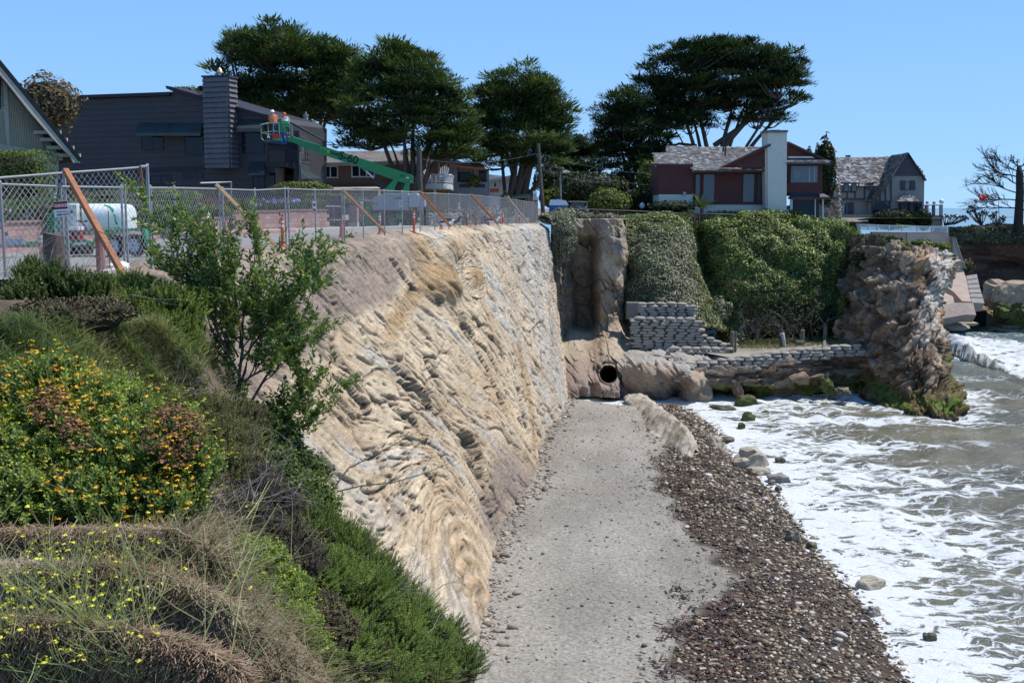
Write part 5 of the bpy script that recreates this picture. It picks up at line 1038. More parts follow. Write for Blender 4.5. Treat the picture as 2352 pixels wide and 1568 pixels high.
for x0, x1, y0, y1 in [(945, 1000, 315, 378), (1030, 1082, 290, 375), (640, 700, 290, 370)]: win(c7_, x0, y0, x1, y1, WP, wh, wtr, gblue, .1, 1, 1, .08)
ct_ = thing('cottage', 'low tan cottage with a mossy shingle roof behind the end of the fence', 'house', (7, 100, 0)); KP = yplane(100)
pc('wall', c7_, [(900, 470), (1235, 490), (1235, 760), (900, 760)], KP, 4, M('tan_boards', (.33, .20, .13), .85), ct_, 0)
kp2 = plane3(KP.off(1).hit(*c7_(900, 488)), KP.off(1).hit(*c7_(1130, 470)), P(*c7_(1000, 382), 103)); mr_ = M('mossy_shingle', (.23, .23, .17), .95, .25, 6, .5)
pc('roof', c7_, [(895, 490), (950, 380), (1128, 380), (1140, 468)], kp2, .2, mr_, ct_); shingles(cv(c7_, [(898, 488), (950, 384), (1125, 384), (1136, 465)]), kp2, mr_, ct_, .3, .5, .02); pc('roof', c7_, [(1128, 490), (1138, 410), (1178, 412), (1178, 498)], KP, 3, mr_, ct_, -.5)
for x in (940, 1075, 1105): pc('porch_post', c7_, [(x, 500), (x + 14, 500), (x + 14, 700), (x, 700)], KP, .2, M('porch_wood', (.42, .25, .17), .8), ct_, .9)
pc('patio_tiles', c7_, [(600, 380), (720, 376), (722, 425), (602, 428)], yplane(112), 1, rtile, wh)
# --- red brown house
c4 = crop(2150, 380, 3.563); RP = yplane(94); rh = thing('red_house', 'red brown shingled house with white base and tall white chimney above the ivy', 'house', (21, 94, 0))
rb = M('red_brown_boards', (.105, .036, .032), .8, .16, 4, .2, 16); rt = M('red_brown_trim', (.085, .04, .036), .75); wb = M('white_render', (.60, .57, .50), .9, .06, 3, .3, 22); rsh = MR('roof_shakes', [(0, (.13, .115, .105)), (.5, (.25, .225, .205)), (.9, (.38, .35, .325)), (1, (.6, .57, .52))], .95, nz=.5, bm=.3); rsb = M('shake_base', (.13, .12, .11), .95)
for nm, pts, mt, o in [('wall', [(250, 640), (668, 640), (665, 987), (255, 987)], rb, 0), ('base_wall', [(262, 985), (668, 985), (668, 1260), (262, 1260)], wb, .05), ('wall', [(668, 690), (1560, 690), (1560, 1104), (668, 1104)], rb, -.5),
                       ('base_wall', [(665, 1104), (1560, 1104), (1560, 1290), (665, 1290)], wb, -.45), ('wall', [(1800, 590), (2205, 590), (2205, 1000), (1800, 1000)], rb, .6), ('sill_board', [(840, 1080), (1550, 1078), (1550, 1106), (840, 1106)], rt, -.35), ('corner_post', [(664, 720), (694, 720), (694, 1085), (664, 1085)], rt, -.3)]:
    pc(nm, c4, pts, RP, 4.5 if nm != 'sill_board' and nm != 'corner_post' else .15, mt, rh, o)
courses(cv(c4, [(252, 655), (662, 655), (662, 980), (258, 980)]), RP, .3, 'wall_board', rb, rh, .02); courses(cv(c4, [(935, 730), (1268, 730), (1268, 1076), (935, 1076)]), RP.off(-.5), .3, 'wall_board', rb, rh, .02); courses(cv(c4, [(1805, 850), (2200, 850), (2200, 965), (1805, 965)]), RP.off(.6), .3, 'wall_board', rb, rh, .02)
for x0, y0, x1, y1, n in [(696, 740, 758, 1082, 1), (790, 738, 934, 1082, 1), (1268, 736, 1411, 1080, 1), (1443, 733, 1505, 1078, 1)]: win(c4, x0, y0, x1, y1, RP.off(-.5), rh, rt, gblue, .05, n, 1, .08)
win(c4, 1843, 638, 2177, 848, RP.off(.6), rh, rt, glass('room_glass', (.09, .12, .15), .1), .05, 1, 1, .06)
for x0, x1 in ((2040, 2052), (2100, 2112)): pc('curtain_edge', c4, [(x0, 645), (x1, 645), (x1, 840), (x0, 840)], RP, .01, M('curtain', (.35, .37, .38), .8), rh, .67)
pc('window_reflection_patch', c4, [(1850, 690), (1935, 690), (1935, 800), (1850, 800)], RP, .01, M('painted_reflection', (.16, .2, .23), .5), rh, .67)  # pale patch painted as a reflection in the glass
q = plane3(RP.off(.8).hit(*c4(668, 700)), RP.off(.8).hit(*c4(1410, 690)), P(*c4(900, 412), 99.5)); mainr = [(200, 486), (352, 486), (352, 410), (1480, 411), (1555, 408), (1555, 660), (1410, 664), (1410, 690), (668, 700), (650, 622), (152, 616), (206, 600)]
pc('roof', c4, mainr, q, .18, rsb, rh); shingles(cv(c4, mainr), q, rsh, rh, .26, .32, .01)
pc('fascia', c4, [(668, 698), (1566, 690), (1566, 716), (668, 722)], RP, .2, rt, rh, .85); pc('fascia', c4, [(148, 616), (652, 622), (652, 652), (148, 640)], RP, .2, rt, rh, 1.0)
pc('eave_soffit', c4, [(120, 700), (148, 640), (250, 655), (250, 700)], RP, .1, rt, rh, .4)
pc('gable_wall', c4, [(985, 668), (1560, 402), (1560, 668)], RP, .3, rb, rh, 1.0); pc('rake_board', c4, [(958, 668), (1556, 385), (1556, 415), (1010, 668)], RP, 1.0, rt, rh, 1.5)
pc('gable_wall', c4, [(1800, 368), (2190, 552), (2190, 566), (1800, 566)], RP, 4, rb, rh, 0); pc('rake_board', c4, [(1800, 352), (1830, 366), (2225, 552), (2195, 560), (1800, 378)], RP, 1, rt, rh, .6)
pc('white_flashing', c4, [(1804, 530), (2085, 530), (2125, 550), (1804, 550)], RP, .1, wtr, rh, .4)
q = plane3(RP.off(1.6).hit(*c4(1805, 600)), RP.off(1.6).hit(*c4(2316, 600)), RP.off(.2).hit(*c4(1805, 568)))
pc('lower_roof', c4, [(1805, 568), (2240, 565), (2330, 580), (2316, 600), (1805, 600)], q, .12, rsb, rh); shingles(cv(c4, [(1805, 568), (2240, 565), (2325, 580), (2316, 600), (1805, 600)]), q, rsh, rh, .22, .3, .01)
pc('fascia', c4, [(1800, 600), (2320, 598), (2260, 640), (2205, 650), (2205, 628), (1800, 628)], RP, .3, rt, rh, 1.5)
pc('lower_roof', c4, [(1812, 965), (2200, 965), (2200, 1018), (1812, 1018)], RP, .3, M('navy_flashing', (.02, .025, .045), .6), rh, .9)
pc('fascia', c4, [(1805, 1014), (2330, 1016), (2316, 1042), (1805, 1042)], RP, 1.5, rt, rh, 1.8)
q = plane3(RP.off(1.9).hit(*c4(2200, 1015)), RP.off(1.9).hit(*c4(2318, 1015)), RP.off(.5).hit(*c4(2200, 962))); pc('side_roof', c4, [(2198, 962), (2225, 966), (2320, 1012), (2198, 1014)], q, .1, rsb, rh)
win(c4, 1838, 1042, 2186, 1290, RP.off(.9), rh, rt, gdark, .05, 1, 1, .05)
for x0, x1 in ((1804, 1832), (2186, 2202), (2095, 2106)): pc('white_post', c4, [(x0, 1042), (x1, 1042), (x1, 1290), (x0, 1290)], RP, .15, wtr, rh, 1.1)
cp_ = RP.off(1.4); pc('chimney', c4, [(1568, 238), (1803, 238), (1798, 1300), (1572, 1300)], cp_, 1.5, wb, rh)
pc('chimney_side', c4, [(1545, 240), (1569, 238), (1573, 1300), (1558, 1300)], cp_, 1.2, wb, rh, -.25); pc('chimney_cap', c4, [(1536, 214), (1812, 212), (1812, 240), (1536, 243)], cp_, 1.8, M('cap_metal', (.13, .14, .14), .6), rh, .12); pc('chimney_cap', c4, [(1615, 205), (1730, 204), (1730, 214), (1615, 214)], cp_, .8, M('cap_metal', (.1, .1, .1)), rh, -.3)
for x, y in ((1035, 470), (1060, 528)): MB().tube([q_ := RP.off(-2).hit(*c4(x, y)), q_ + (0, 0, .95)], .07, 6).build('vent_pipe', darkm, rh)
MB().box(RP.off(.3).hit(*c4(570, 975)), (.28, .3, .28)).build('wall_lamp', M('lamp_metal', (.3, .32, .35), .4), rh)
pt = P(*c4(780, 1160), 91.8); pl_ = thing('palm', 'small spiky palm in front of the white base wall of the red house', 'palm', pt)
m = MB();
for k in range(34):
    a = random.uniform(0, 6.28); e = random.uniform(.15, 1.35); L_ = random.uniform(1.5, 2.2); d = Vector((math.cos(a) * math.cos(e), math.sin(a) * math.cos(e) * .7, math.sin(e))); s_ = d.cross(Vector((0, 0, 1))).normalized()
    pts = [Vector(pt) + d * L_ * t + Vector((0, 0, -.55 * t * t * L_ * .5)) for t in (0, .35, .7, 1)]
    for t in range(12):
        f = (t + 2) / 14; i = min(int(f * 3), 2); p_ = pts[i].lerp(pts[i + 1], f * 3 - i)
        for sg in (-1, 1): tip = p_ + s_ * sg * .30 * (1.1 - f) + d * .22; m.add([p_ - d * .03, p_ + d * .05, tip], [(0, 1, 2)])
m.build('fronds', M('palm_leaf', (.13, .17, .035), .5, .25, 6), pl_)['kind'] = 'stuff'
MB().tube([pt + (0, 0, -1.5), pt + (0, 0, .1)], [.2, .16], 8).build('trunk', barkm, pl_)
# --- half timbered house on the point
ct2 = crop(2780, 500, 4.9); TP = yplane(128); tu = thing('half_timbered_house', 'grey half timbered house with a swooping shake roof and dark gable on the point', 'house', (44, 128, 0))
tst = M('tudor_stucco', (.33, .305, .27), .9, .10, 2, .9, 7, stretch=(1, 1, 2.5)); tim = M('tudor_timber', (.075, .072, .082), .8); tsh = MR('tudor_shakes', [(0, (.14, .105, .09)), (.5, (.31, .27, .245)), (.85, (.47, .43, .40)), (1, (.66, .62, .60))], .95, nz=.5, bm=.3); tsb = M('tudor_shake_base', (.12, .10, .09))
def tw(nm, pts, o=0, th=5, mt=None): return pc(nm, ct2, pts, TP, th, mt or tst, tu, o)
tw('wall', [(1110, 455), (1600, 455), (1664, 545), (1655, 1200), (1100, 1200)]); tw('gable_boards', [(1365, 82), (1610, 460), (1118, 460)], .12, 1, tim)
tw('wall', [(790, 875), (1112, 495), (1112, 1200), (790, 1200)], -.1); tw('wall', [(240, 600), (860, 630), (760, 870), (240, 862)], -1.2); tw('wall', [(270, 850), (800, 860), (800, 1200), (270, 1200)], -1.5)
for pts in [[(1108, 500), (1122, 460), (1122, 890), (1108, 890)], [(1014, 600), (1028, 590), (1028, 880), (1014, 880)], [(926, 730), (942, 715), (942, 878), (926, 880)], [(864, 800), (880, 790), (880, 880), (864, 880)], [(790, 876), (1112, 872), (1112, 890), (790, 896)], [(785, 890), (806, 890), (806, 1200), (785, 1200)], [(1080, 890), (1104, 890), (1100, 1090), (1084, 1090)]]: tw('timber', pts, .10, .15, tim)
for pts in [[(270, 572), (580, 572), (580, 592), (270, 592)], [(270, 718), (580, 718), (580, 732), (270, 732)], [(270, 828), (740, 828), (740, 852), (270, 858)], [(284, 572), (328, 572), (328, 720), (284, 720)], [(412, 572), (458, 572), (458, 720), (412, 720)], [(543, 572), (580, 572), (580, 720), (543, 720)], [(300, 730), (314, 730), (314, 830), (300, 830)], [(430, 730), (444, 730), (444, 830), (430, 830)], [(560, 720), (575, 720), (575, 830), (560, 830)], [(718, 640), (733, 640), (733, 830), (718, 830)], [(580, 622), (905, 622), (905, 640), (580, 642)], [(696, 555), (862, 555), (862, 690), (830, 690), (830, 580), (748, 580), (748, 690), (696, 620)]]: tw('timber', pts, -1.05, .15, tim)
gw_ = glass('leaded_glass', (.25, .32, .36), .15)
for x0, y0, x1, y1, o, cc, rr in [(328, 588, 413, 720, -1.0, 4, 4), (457, 588, 544, 720, -1.0, 4, 4), (747, 583, 831, 688, -.9, 4, 3), (1337, 555, 1422, 688, .08, 3, 4), (366, 922, 437, 1110, -1.4, 3, 5), (286, 922, 354, 1110, -1.4, 1, 1)]: win(ct2, x0, y0, x1, y1, TP.off(o), tu, tim, gw_, .10, cc, rr, .06, bw=.035)
for x0, y0, x1, y1, o in [(1264, 536, 1336, 697, .05), (1424, 536, 1506, 695, .05), (448, 898, 558, 1110, -1.45)]: tw('shutter', [(x0, y1), (x1, y1), (x1, y0), (x0, y0)], o + .1, .1, tim)
tw('arched_window', [(806, 1095), (806, 1000), (830, 950), (880, 912), (940, 898), (1000, 912), (1050, 950), (1078, 1000), (1080, 1095)], .1, .1, gdark)
arc = [(806, 1040), (820, 975), (860, 925), (935, 897), (1010, 915), (1055, 955), (1088, 1040)]; MB().tube([TP.off(.18).hit(*ct2(x, y)) for x, y in arc], .12, 5).build('arch_brace', tim, tu)
tr1 = plane3(TP.off(-.7).hit(*ct2(255, 560)), TP.off(-.7).hit(*ct2(915, 628)), P(*ct2(600, 150), 133)); r1 = [(190, 152), (1080, 145), (915, 628), (582, 622), (560, 560), (250, 555), (190, 420)]
pc('roof', ct2, r1, tr1, .2, tsb, tu); shingles(cv(ct2, r1), tr1, tsh, tu, .27, .33, .01)
tr2 = plane3(TP.off(.5).hit(*ct2(790, 875)), TP.off(.5).hit(*ct2(1365, 76)), P(*ct2(1080, 145), 132.5)); r2 = [(1078, 143), (1367, 74), (1240, 270), (1120, 465), (1010, 620), (900, 755), (795, 872), (688, 882), (800, 780), (880, 680), (920, 625), (1000, 400)]
pc('roof', ct2, r2, tr2, .2, tsb, tu); shingles(cv(ct2, r2), tr2, MR('tudor_shakes_b', [(0, (.07, .06, .055)), (.6, (.17, .155, .145)), (1, (.3, .28, .26))], .95, nz=.5), tu, .3, .36, .01)
pc('barge_board', ct2, [(1367, 74), (1378, 90), (1125, 470), (1015, 640), (905, 775), (800, 885), (788, 872), (900, 755), (1010, 620), (1120, 462)], TP, .3, tim, tu, .6); pc('barge_board', ct2, [(1365, 76), (1380, 84), (1675, 535), (1660, 545)], TP, .6, tim, tu, .6)
pc('roof', ct2, [(1500, 300), (1555, 288), (1684, 487), (1660, 525)], TP.off(-1), 2, tsb, tu); shingles(cv(ct2, [(1500, 300), (1555, 288), (1684, 487), (1664, 520)]), TP.off(-.95), tsh, tu, .27, .3, .02)
for i, pts in enumerate([[(255, 570), (270, 520), (345, 462), (440, 570)], [(400, 570), (440, 500), (475, 458), (600, 570)], [(688, 585), (712, 530), (768, 457), (866, 552)]]):
    ap = pts[2]; q = plane3(TP.off(-.4).hit(*ct2(*pts[0])), TP.off(-.4).hit(*ct2(*pts[3])), P(*ct2(*ap), 130.5)); pc('dormer_roof', ct2, pts, q, .15, tsb, tu); shingles(cv(ct2, pts), q, tsh, tu, .25, .3, .01)
for i, (xa, xb) in enumerate(((1218, 1385), (1385, 1588))):
    q = plane3(TP.off(1.8).hit(*ct2(1240, 880)), TP.off(1.8).hit(*ct2(1570, 880)), TP.off(.2).hit(*ct2(1385, 712))); pts = [(xa, 882), (1385, 712), (xb, 882)]; pc('bay_roof', ct2, pts, q, .12, tsb, tu); shingles(cv(ct2, pts), q, tsh, tu, .24, .3, .01)
tw('bay', [(1232, 884), (1572, 884), (1572, 1120), (1232, 1120)], 1.2, 1.2, tim); tw('bay_base', [(1232, 1120), (1572, 1120), (1560, 1290), (1232, 1290)], 1.2, 1.2)
for x0, x1 in ((1262, 1300), (1300, 1362), (1420, 1520), (1528, 1556)): tw('bay_pane', [(x0, 1105), (x1, 1105), (x1, 905), (x0, 905)], 1.26, .05, gdark)
tw('chimney', [(608, 132), (663, 132), (660, 85), (615, 85)], -5, .8, M('brick', (.18, .10, .07), .9)); tw('chimney_cap', [(604, 96), (666, 96), (664, 84), (610, 84)], -4.9, 1, tim)
st_t = thing('stone_tower', 'rough fieldstone wall and small tower between the red house and the half timbered house', 'tower', (33, 116, 0)); SP_ = yplane(116)
stn = MR('fieldstone', [(0, (.15, .10, .07)), (.4, (.30, .21, .15)), (.75, (.40, .32, .25)), (1, (.5, .46, .4))], .9, nz=.4)
pts = [(130, 1250), (60, 900), (110, 790), (130, 690), (255, 580), (276, 1160), (300, 1250)]; pc('wall', ct2, [(-60, 1250)] + pts[1:], SP_, 3, M('mortar', (.22, .17, .13), .95), st_t)
uv = [SP_.uv(*ct2(x, y)) for x, y in [(-60, 1250)] + pts[1:]]; m = []; XX = []; ZZ = []
for _ in range(900):
    u = random.uniform(min(p[0] for p in uv), max(p[0] for p in uv)); v = random.uniform(min(p[1] for p in uv), max(p[1] for p in uv))
    if inpoly(u, v, uv): XX.append(u); ZZ.append(v)
n = len(XX); V, Fc = stones(n, np.array(XX) + SP_.p[0], np.full(n, 115.98), np.array(ZZ), RG.uniform(.16, .30, n), (1, .55, .8), 8)
tag(nmesh('fieldstones', V, Fc, stn, st_t, attrs={'rnd': np.repeat(RG.random(n), 12)}), kind='stuff')
c5b = crop(2700, 450, 2.85); pc('cupola_wall', c5b, [(170, 180), (345, 180), (345, 400), (170, 400)], SP_, 3, M('cupola_paint', (.18, .2, .19), .8), st_t, -1)
a = SP_.off(-2.5).hit(*c5b(260, 180)); R_ = 100 / 2.85 / 1.469 / 2400 * 118; MB().lathe(a, [(R_ * 1.0, 0), (R_ * .98, .12), (R_ * .62, .55), (R_ * .4, .85), (R_ * .3, .95), (.05, 1.0)], 8).build('cupola_roof', M('cupola_shakes', (.40, .35, .31), .9, .3, 14, .5, 20), st_t)
wv_ = thing('weather_vane', 'weather vane with a perched pelican silhouette on a thin rod above the tower', 'weather vane', a + (0, 0, 1)); tpv = SP_.off(-2.5).hit(*c5b(236, 52))
m = MB().tube([(tpv[0], tpv[1], a[2] + .9), tpv], .045, 5); m.tube([(tpv[0] - .35, tpv[1], tpv[2] - .95), (tpv[0] + .35, tpv[1], tpv[2] - .85)], .035, 5); m.build('rod', darkm, wv_)
MB().tube([tpv + (-.5, 0, -.15), tpv + (-.2, 0, .12), tpv + (.15, 0, .3), tpv + (.22, 0, .55), tpv + (.12, 0, .72), tpv + (.3, 0, .75), tpv + (.62, 0, .6)], [.04, .17, .15, .06, .07, .06, .02], 7).build('bird_figure', darkm, wv_)
sw = thing('sea_wall', 'tall pinkish concrete sea wall with tilted slabs below the white balustrade', 'wall', (46, 121, 0)); pk = M('pink_concrete', (.50, .375, .30), .9, .16, 1.5, .4, 8, stretch=(.5, 1, 1.6)); pk2 = M('grey_panel_concrete', (.33, .30, .27), .9, .12, 2, .4); EP = yplane(121.4)
c3 = crop(3050, 800, 4.48)
pc('wall_panel', ct2, [(800, 1384), (1370, 1390), (1372, 1900), (800, 1900)], EP, .6, M('stained_concrete', (.40, .27, .21), .9, .3, 1, .5, stretch=(2, 1, .4)), sw); pc('wall_panel', ct2, [(1374, 1390), (2060, 1388), (2075, 1740), (1374, 1900)], EP, .6, pk, sw, .1)
for nm, pts, o, mt in [('wall_panel', [(560, 0), (700, 0), (742, 460), (560, 460)], .15, pk), ('buttress', [(684, -10), (712, -5), (868, 458), (745, 450), (700, 200)], .9, pk2), ('buttress_edge', [(712, -5), (728, 10), (882, 470), (866, 462)], 1.1, pk), ('tilted_slab', [(640, 455), (885, 462), (1010, 800), (1040, 980), (880, 965), (760, 830), (560, 700)], 1.8, pk),
                       ('stepped_slab', [(945, 585), (1105, 560), (1150, 760), (1222, 1000), (1030, 985), (985, 780)], 2.0, pk2), ('fallen_slab', [(560, 880), (610, 830), (745, 900), (765, 990), (600, 1040), (530, 960)], 3, pk), ('fallen_slab', [(575, 1040), (770, 990), (1050, 995), (1095, 1175), (930, 1170), (580, 1235)], 3.2, M('pink_grey_concrete', (.30, .235, .21), .9, .2, 2, .4))]: pc(nm, c3, pts, EP if 'slab' not in nm else plane3(P(*c3(640, 455), 121.3 - o * .3), P(*c3(885, 462), 121.3 - o * .3), P(*c3(800, 1200), 115.5 - o * .3)), 1.2 if 'wall' not in nm else .6, mt, sw, o if 'slab' not in nm else 0)
for k in range(5): pc('panel_joint', c3, [(960 + k * 12, 640 + k * 66), (1112 + k * 20, 622 + k * 72), (1112 + k * 20, 627 + k * 72), (960 + k * 12, 645 + k * 66)], plane3(P(*c3(640, 455), 120.65), P(*c3(885, 462), 120.65), P(*c3(800, 1200), 114.85)), .1, M('joint', (.15, .13, .12)), sw, .02)
for i, (x, y, w_, h_, lb2) in enumerate([(760, 1370, 3.6, .6, 'long tilted flat slab at the foot of the sea wall'), (960, 1310, 2.6, .4, 'second flat slab right of the long tilted one'), (1600, 1350, 2.7, .5, 'dark flat slab in the surf under the right cliff'), (1360, 1375, 1.2, .3, 'small wet rock between the slabs by the far surf')]):
    boulder('flat_slab', lb2, P(*c3(x, y), 118.5 + (i == 1)), (w_, 2.0, h_ * 1.3), 80 + i, [palerock, palerock, wetrock, wetrock][i], .1, sub=2, rough=.12)
MB().box(P(*c3(830, 1230), 121) , (6, 1, 1.6)).build('undercut', M('shade_black', (.004,) * 3), sw)  # black box stands in for the shade under the wall
wr = thing('balustrade', 'white balustrade along the top of the pink sea wall', 'railing', (46, 121, .2)); WR = yplane(121)
m = MB(); tl_ = [(500, 1250), (1080, 1272), (1560, 1285), (2055, 1293)]; bl_ = [(500, 1345), (1080, 1365), (1560, 1375), (2055, 1383)]
for i in range(3):
    pc('rail', ct2, [tl_[i], tl_[i + 1], (tl_[i + 1][0], tl_[i + 1][1] + 14), (tl_[i][0], tl_[i][1] + 14)], WR, .16, white, wr); pc('rail', ct2, [(bl_[i][0], bl_[i][1] - 10), (bl_[i + 1][0], bl_[i + 1][1] - 10), bl_[i + 1], bl_[i]], WR, .14, white, wr)
for x in (600, 740, 888, 1080, 1300, 1556, 1806, 2046): yt, yb = np.interp(x, *zip(*tl_)), np.interp(x, *zip(*bl_)); pc('post', ct2, [(x - 9, yb + 4), (x + 9, yb + 4), (x + 9, yt), (x - 9, yt)], WR, .2, white, wr, .04)
for x in np.arange(520, 2040, 19): yt, yb = np.interp(x, *zip(*tl_)), np.interp(x, *zip(*bl_)); a, b = WR.off(-.08).hit(*ct2(x, yt + 12)), WR.off(-.08).hit(*ct2(x, yb - 8)); m.lathe((b[0], b[1], b[2]), [(.05, 0), (.03, .1), (.055, .3), (.03, .5), (.05, float(a[2] - b[2]))], 5)
tag(m.build('balusters', white, wr), kind='stuff')
dr = thing('deck_rail', 'grey wooden deck railing with stair rail left of the dark shrubs', 'railing', (36, 124.5, 1)); DR = yplane(124.5); grw = M('grey_deck_wood', (.32, .29, .27), .9)
for pts in [[(280, 1104), (898, 1104), (898, 1116), (280, 1116)], [(350, 1228), (555, 1104), (575, 1112), (372, 1236)], [(575, 1206), (908, 1206), (908, 1220), (575, 1218)], [(280, 1180), (440, 1180), (440, 1190), (280, 1190)], [(876, 1104), (894, 1104), (894, 1206), (876, 1206)], [(500, 1246), (600, 1196), (606, 1206), (512, 1254)]]: pc('rail', ct2, pts, DR, .12, grw, dr)
m = MB()
for x in np.arange(290, 890, 13): a, b = DR.off(-.05).hit(*ct2(x, 1112)), DR.off(-.05).hit(*ct2(x, 1196)); m.tube([a, b], .035, 4)
tag(m.build('balusters', grw, dr), kind='stuff')
pc('deck_skirt', ct2, [(280, 1205), (920, 1206), (920, 1290), (280, 1290)], yplane(125), 1, M('skirt', (.30, .26, .22), .9), dr)
pg = thing('pergola', 'small grey pergola screen with globe lamps at the seaward end of the terrace', 'pergola', (50, 124, 0)); PG = yplane(124)
for pts, o, mt in [([(1668, 938), (1975, 935), (1975, 950), (1668, 952)], 0, tim), ([(1700, 950), (1736, 950), (1736, 1120), (1700, 1120)], 0, tst), ([(1803, 950), (1845, 950), (1845, 1120), (1803, 1120)], 0, M('rosewood', (.16, .10, .09))), ([(1925, 950), (1972, 950), (1965, 1290), (1925, 1290)], 0, tst), ([(1735, 1112), (1930, 1112), (1930, 1126), (1735, 1126)], .1, tim), ([(1735, 1126), (1930, 1126), (1930, 1290), (1700, 1290)], 0, tst), ([(1684, 950), (1695, 950), (1695, 1090), (1684, 1090)], 0, tim)]: pc('post' if len(pts) == 4 else 'rail', ct2, pts, PG, .3, mt, pg, o)
glob = M('lamp_globe', (.75, .76, .76), .3, .02)
for x, y, r_g in [(1950, 882, .3), (1825, 905, .2), (1711, 900, .2)]: a = PG.hit(*ct2(x, y)); o = MB().lathe(a, [(.02, -r_g), (r_g * .8, -r_g * .6), (r_g, 0), (r_g * .8, r_g * .6), (.02, r_g)], 10).build('globe' if x > 1900 else 'finial', glob if x > 1900 else M('urn', (.4, .3, .26)), pg, True)
a = PG.hit(*ct2(1778, 1245)); shrub('shrub', 'broad dark spreading shrub below the deck of the half timbered house', 'shrub', P(*ct2(1150, 1175), 123.5), (2.7, 1.2, 1.15), 3200, .16, lf_dark, 21); shrub('shrub', 'dark upright shrub between the bay window and the pergola', 'shrub', P(*ct2(1650, 1180), 122.8), (.95, .9, 1.15), 1500, .15, lf_dark, 22)
tag(MB().tube([P(*ct2(1195, 1258), 121.8), P(*ct2(1330, 1275), 121.8), P(*ct2(1440, 1278), 121.8)], .06, 4).build('caution_tape', M('yellow_tape', (.7, .6, .05), .6)), 'yellow caution tape stretched on the terrace behind the balustrade', 'tape')
# --- cliff on the far right, headland plants
def d_rc(W, U, V, A): return (.8 * fbm(W[..., 0] / 3, W[..., 2] / 2.5, W[..., 1] / 3, 4, 801) + .5 * ridge(W[..., 0] / 3, W[..., 2] / 1.2, 0, 3, 803)) * sm(0, .05, V)
def c_rc(W, U, V, A, d, N):
    c = mix((.055, .035, .028), (.12, .075, .055), sm(-.4, .4, fbm(W[..., 0] / 4, W[..., 2] / .6, 0, 4, 811)))  # upper face kept dark: its shade is put into the colour
    lo = sm(-7.5, -9.8, W[..., 2] - .38 * (W[..., 0] - 60) + .8 * fbm(W[..., 0], W[..., 2], 0, 3, 813)); c = mix(c, (.36, .27, .19), .9 * lo)  # lower rock made pale in colour, as if sunlit
    return mix(c, (.10, .095, .05), .8 * sm(-11, -12.2, W[..., 2]))
RC = [[(2176, 540, 130), (2200, 540, 128), (2240, 542, 128), (2290, 545, 128), (2340, 548, 127), (2420, 548, 126), (2560, 545, 126)], [(2180, 560, 124.5), (2205, 560, 125), (2240, 560, 126), (2290, 562, 126.5), (2340, 562, 126), (2420, 562, 125), (2560, 560, 125)],
      [(2190, 600, 124.4), (2215, 600, 125), (2250, 600, 126.5), (2290, 600, 127.5), (2340, 610, 128), (2420, 610, 125), (2560, 610, 124)], [(2200, 650, 123.5), (2230, 650, 124), (2258, 650, 125.5), (2290, 660, 126.8), (2340, 660, 126), (2420, 660, 123), (2560, 660, 122)],
      [(2215, 700, 122.6), (2245, 700, 122.6), (2268, 700, 124), (2292, 690, 124), (2345, 690, 122.8), (2420, 690, 121), (2560, 690, 120)], [(2215, 735, 121.5), (2255, 735, 121.5), (2275, 735, 122), (2300, 735, 121.6), (2350, 735, 120.8), (2420, 735, 119), (2560, 735, 118)], [(2160, 760, 122), (2220, 760, 121), (2275, 760, 121), (2300, 758, 120.4), (2350, 758, 119.6), (2420, 760, 118), (2560, 760, 116)]]
relief('far_cliff', RC, 130, 130, d_rc, rockm, c_rc)
for i, (x, y, w_, h_, Y, sd_, lb2) in enumerate([(1700, 900, 5.5, 3.6, 121, 5, 'tan broken rock mass at the foot of the right cliff'), (1560, 1130, 2.6, 1.8, 119, 6, 'dark mossy boulder at the waterline under the right cliff'), (1790, 1180, 3.5, 2.5, 118, 7, 'low dark rock against the right edge at the far waterline')]):
    boulder('cliff_boulder', lb2, P(*c3(x, y), Y), (w_, 2.5, h_), 90 + sd_, [M('tan_rock', (.36, .27, .19), .9, .3, 1.6, 1, 5), mossrock, mossrock][i], sub=4, rough=.3)
hh = thing('hedge', 'grey green coastal hedge along the top of the far right cliff', 'hedge', P(2270, 545, 127)); r = np.random.default_rng(4); n = 26000
x = r.uniform(51, 74, n); t = r.random(n); top_ = -.95 + .0 * x + .45 * fbm(x / 1.6, 0, 0, 3, 5); zz = -3.1 + (top_ + 3.1) * r.random(n) ** .7; yy = 126.5 + r.uniform(-1.6, 1.6, n) - (zz < -1.8) * .6
V, Fc = leafquads(np.stack([x, yy, zz], -1), r.normal(0, .6, (n, 3)) + (0, -.6, .7), .14, 6); tt = np.clip(.5 + .45 * fbm(x / 1.3, zz / .8, 0, 2, 9) + r.normal(0, .2, n), 0, 1)
tag(nmesh('foliage', V, Fc, lf_grey, hh, attrs={'rnd': np.repeat(tt, 4)}), kind='stuff'); MB().box((62.5, 127, -2.2), (23, 1.6, 1.9)).build('core', M('twig_dark', (.02,) * 3), hh)
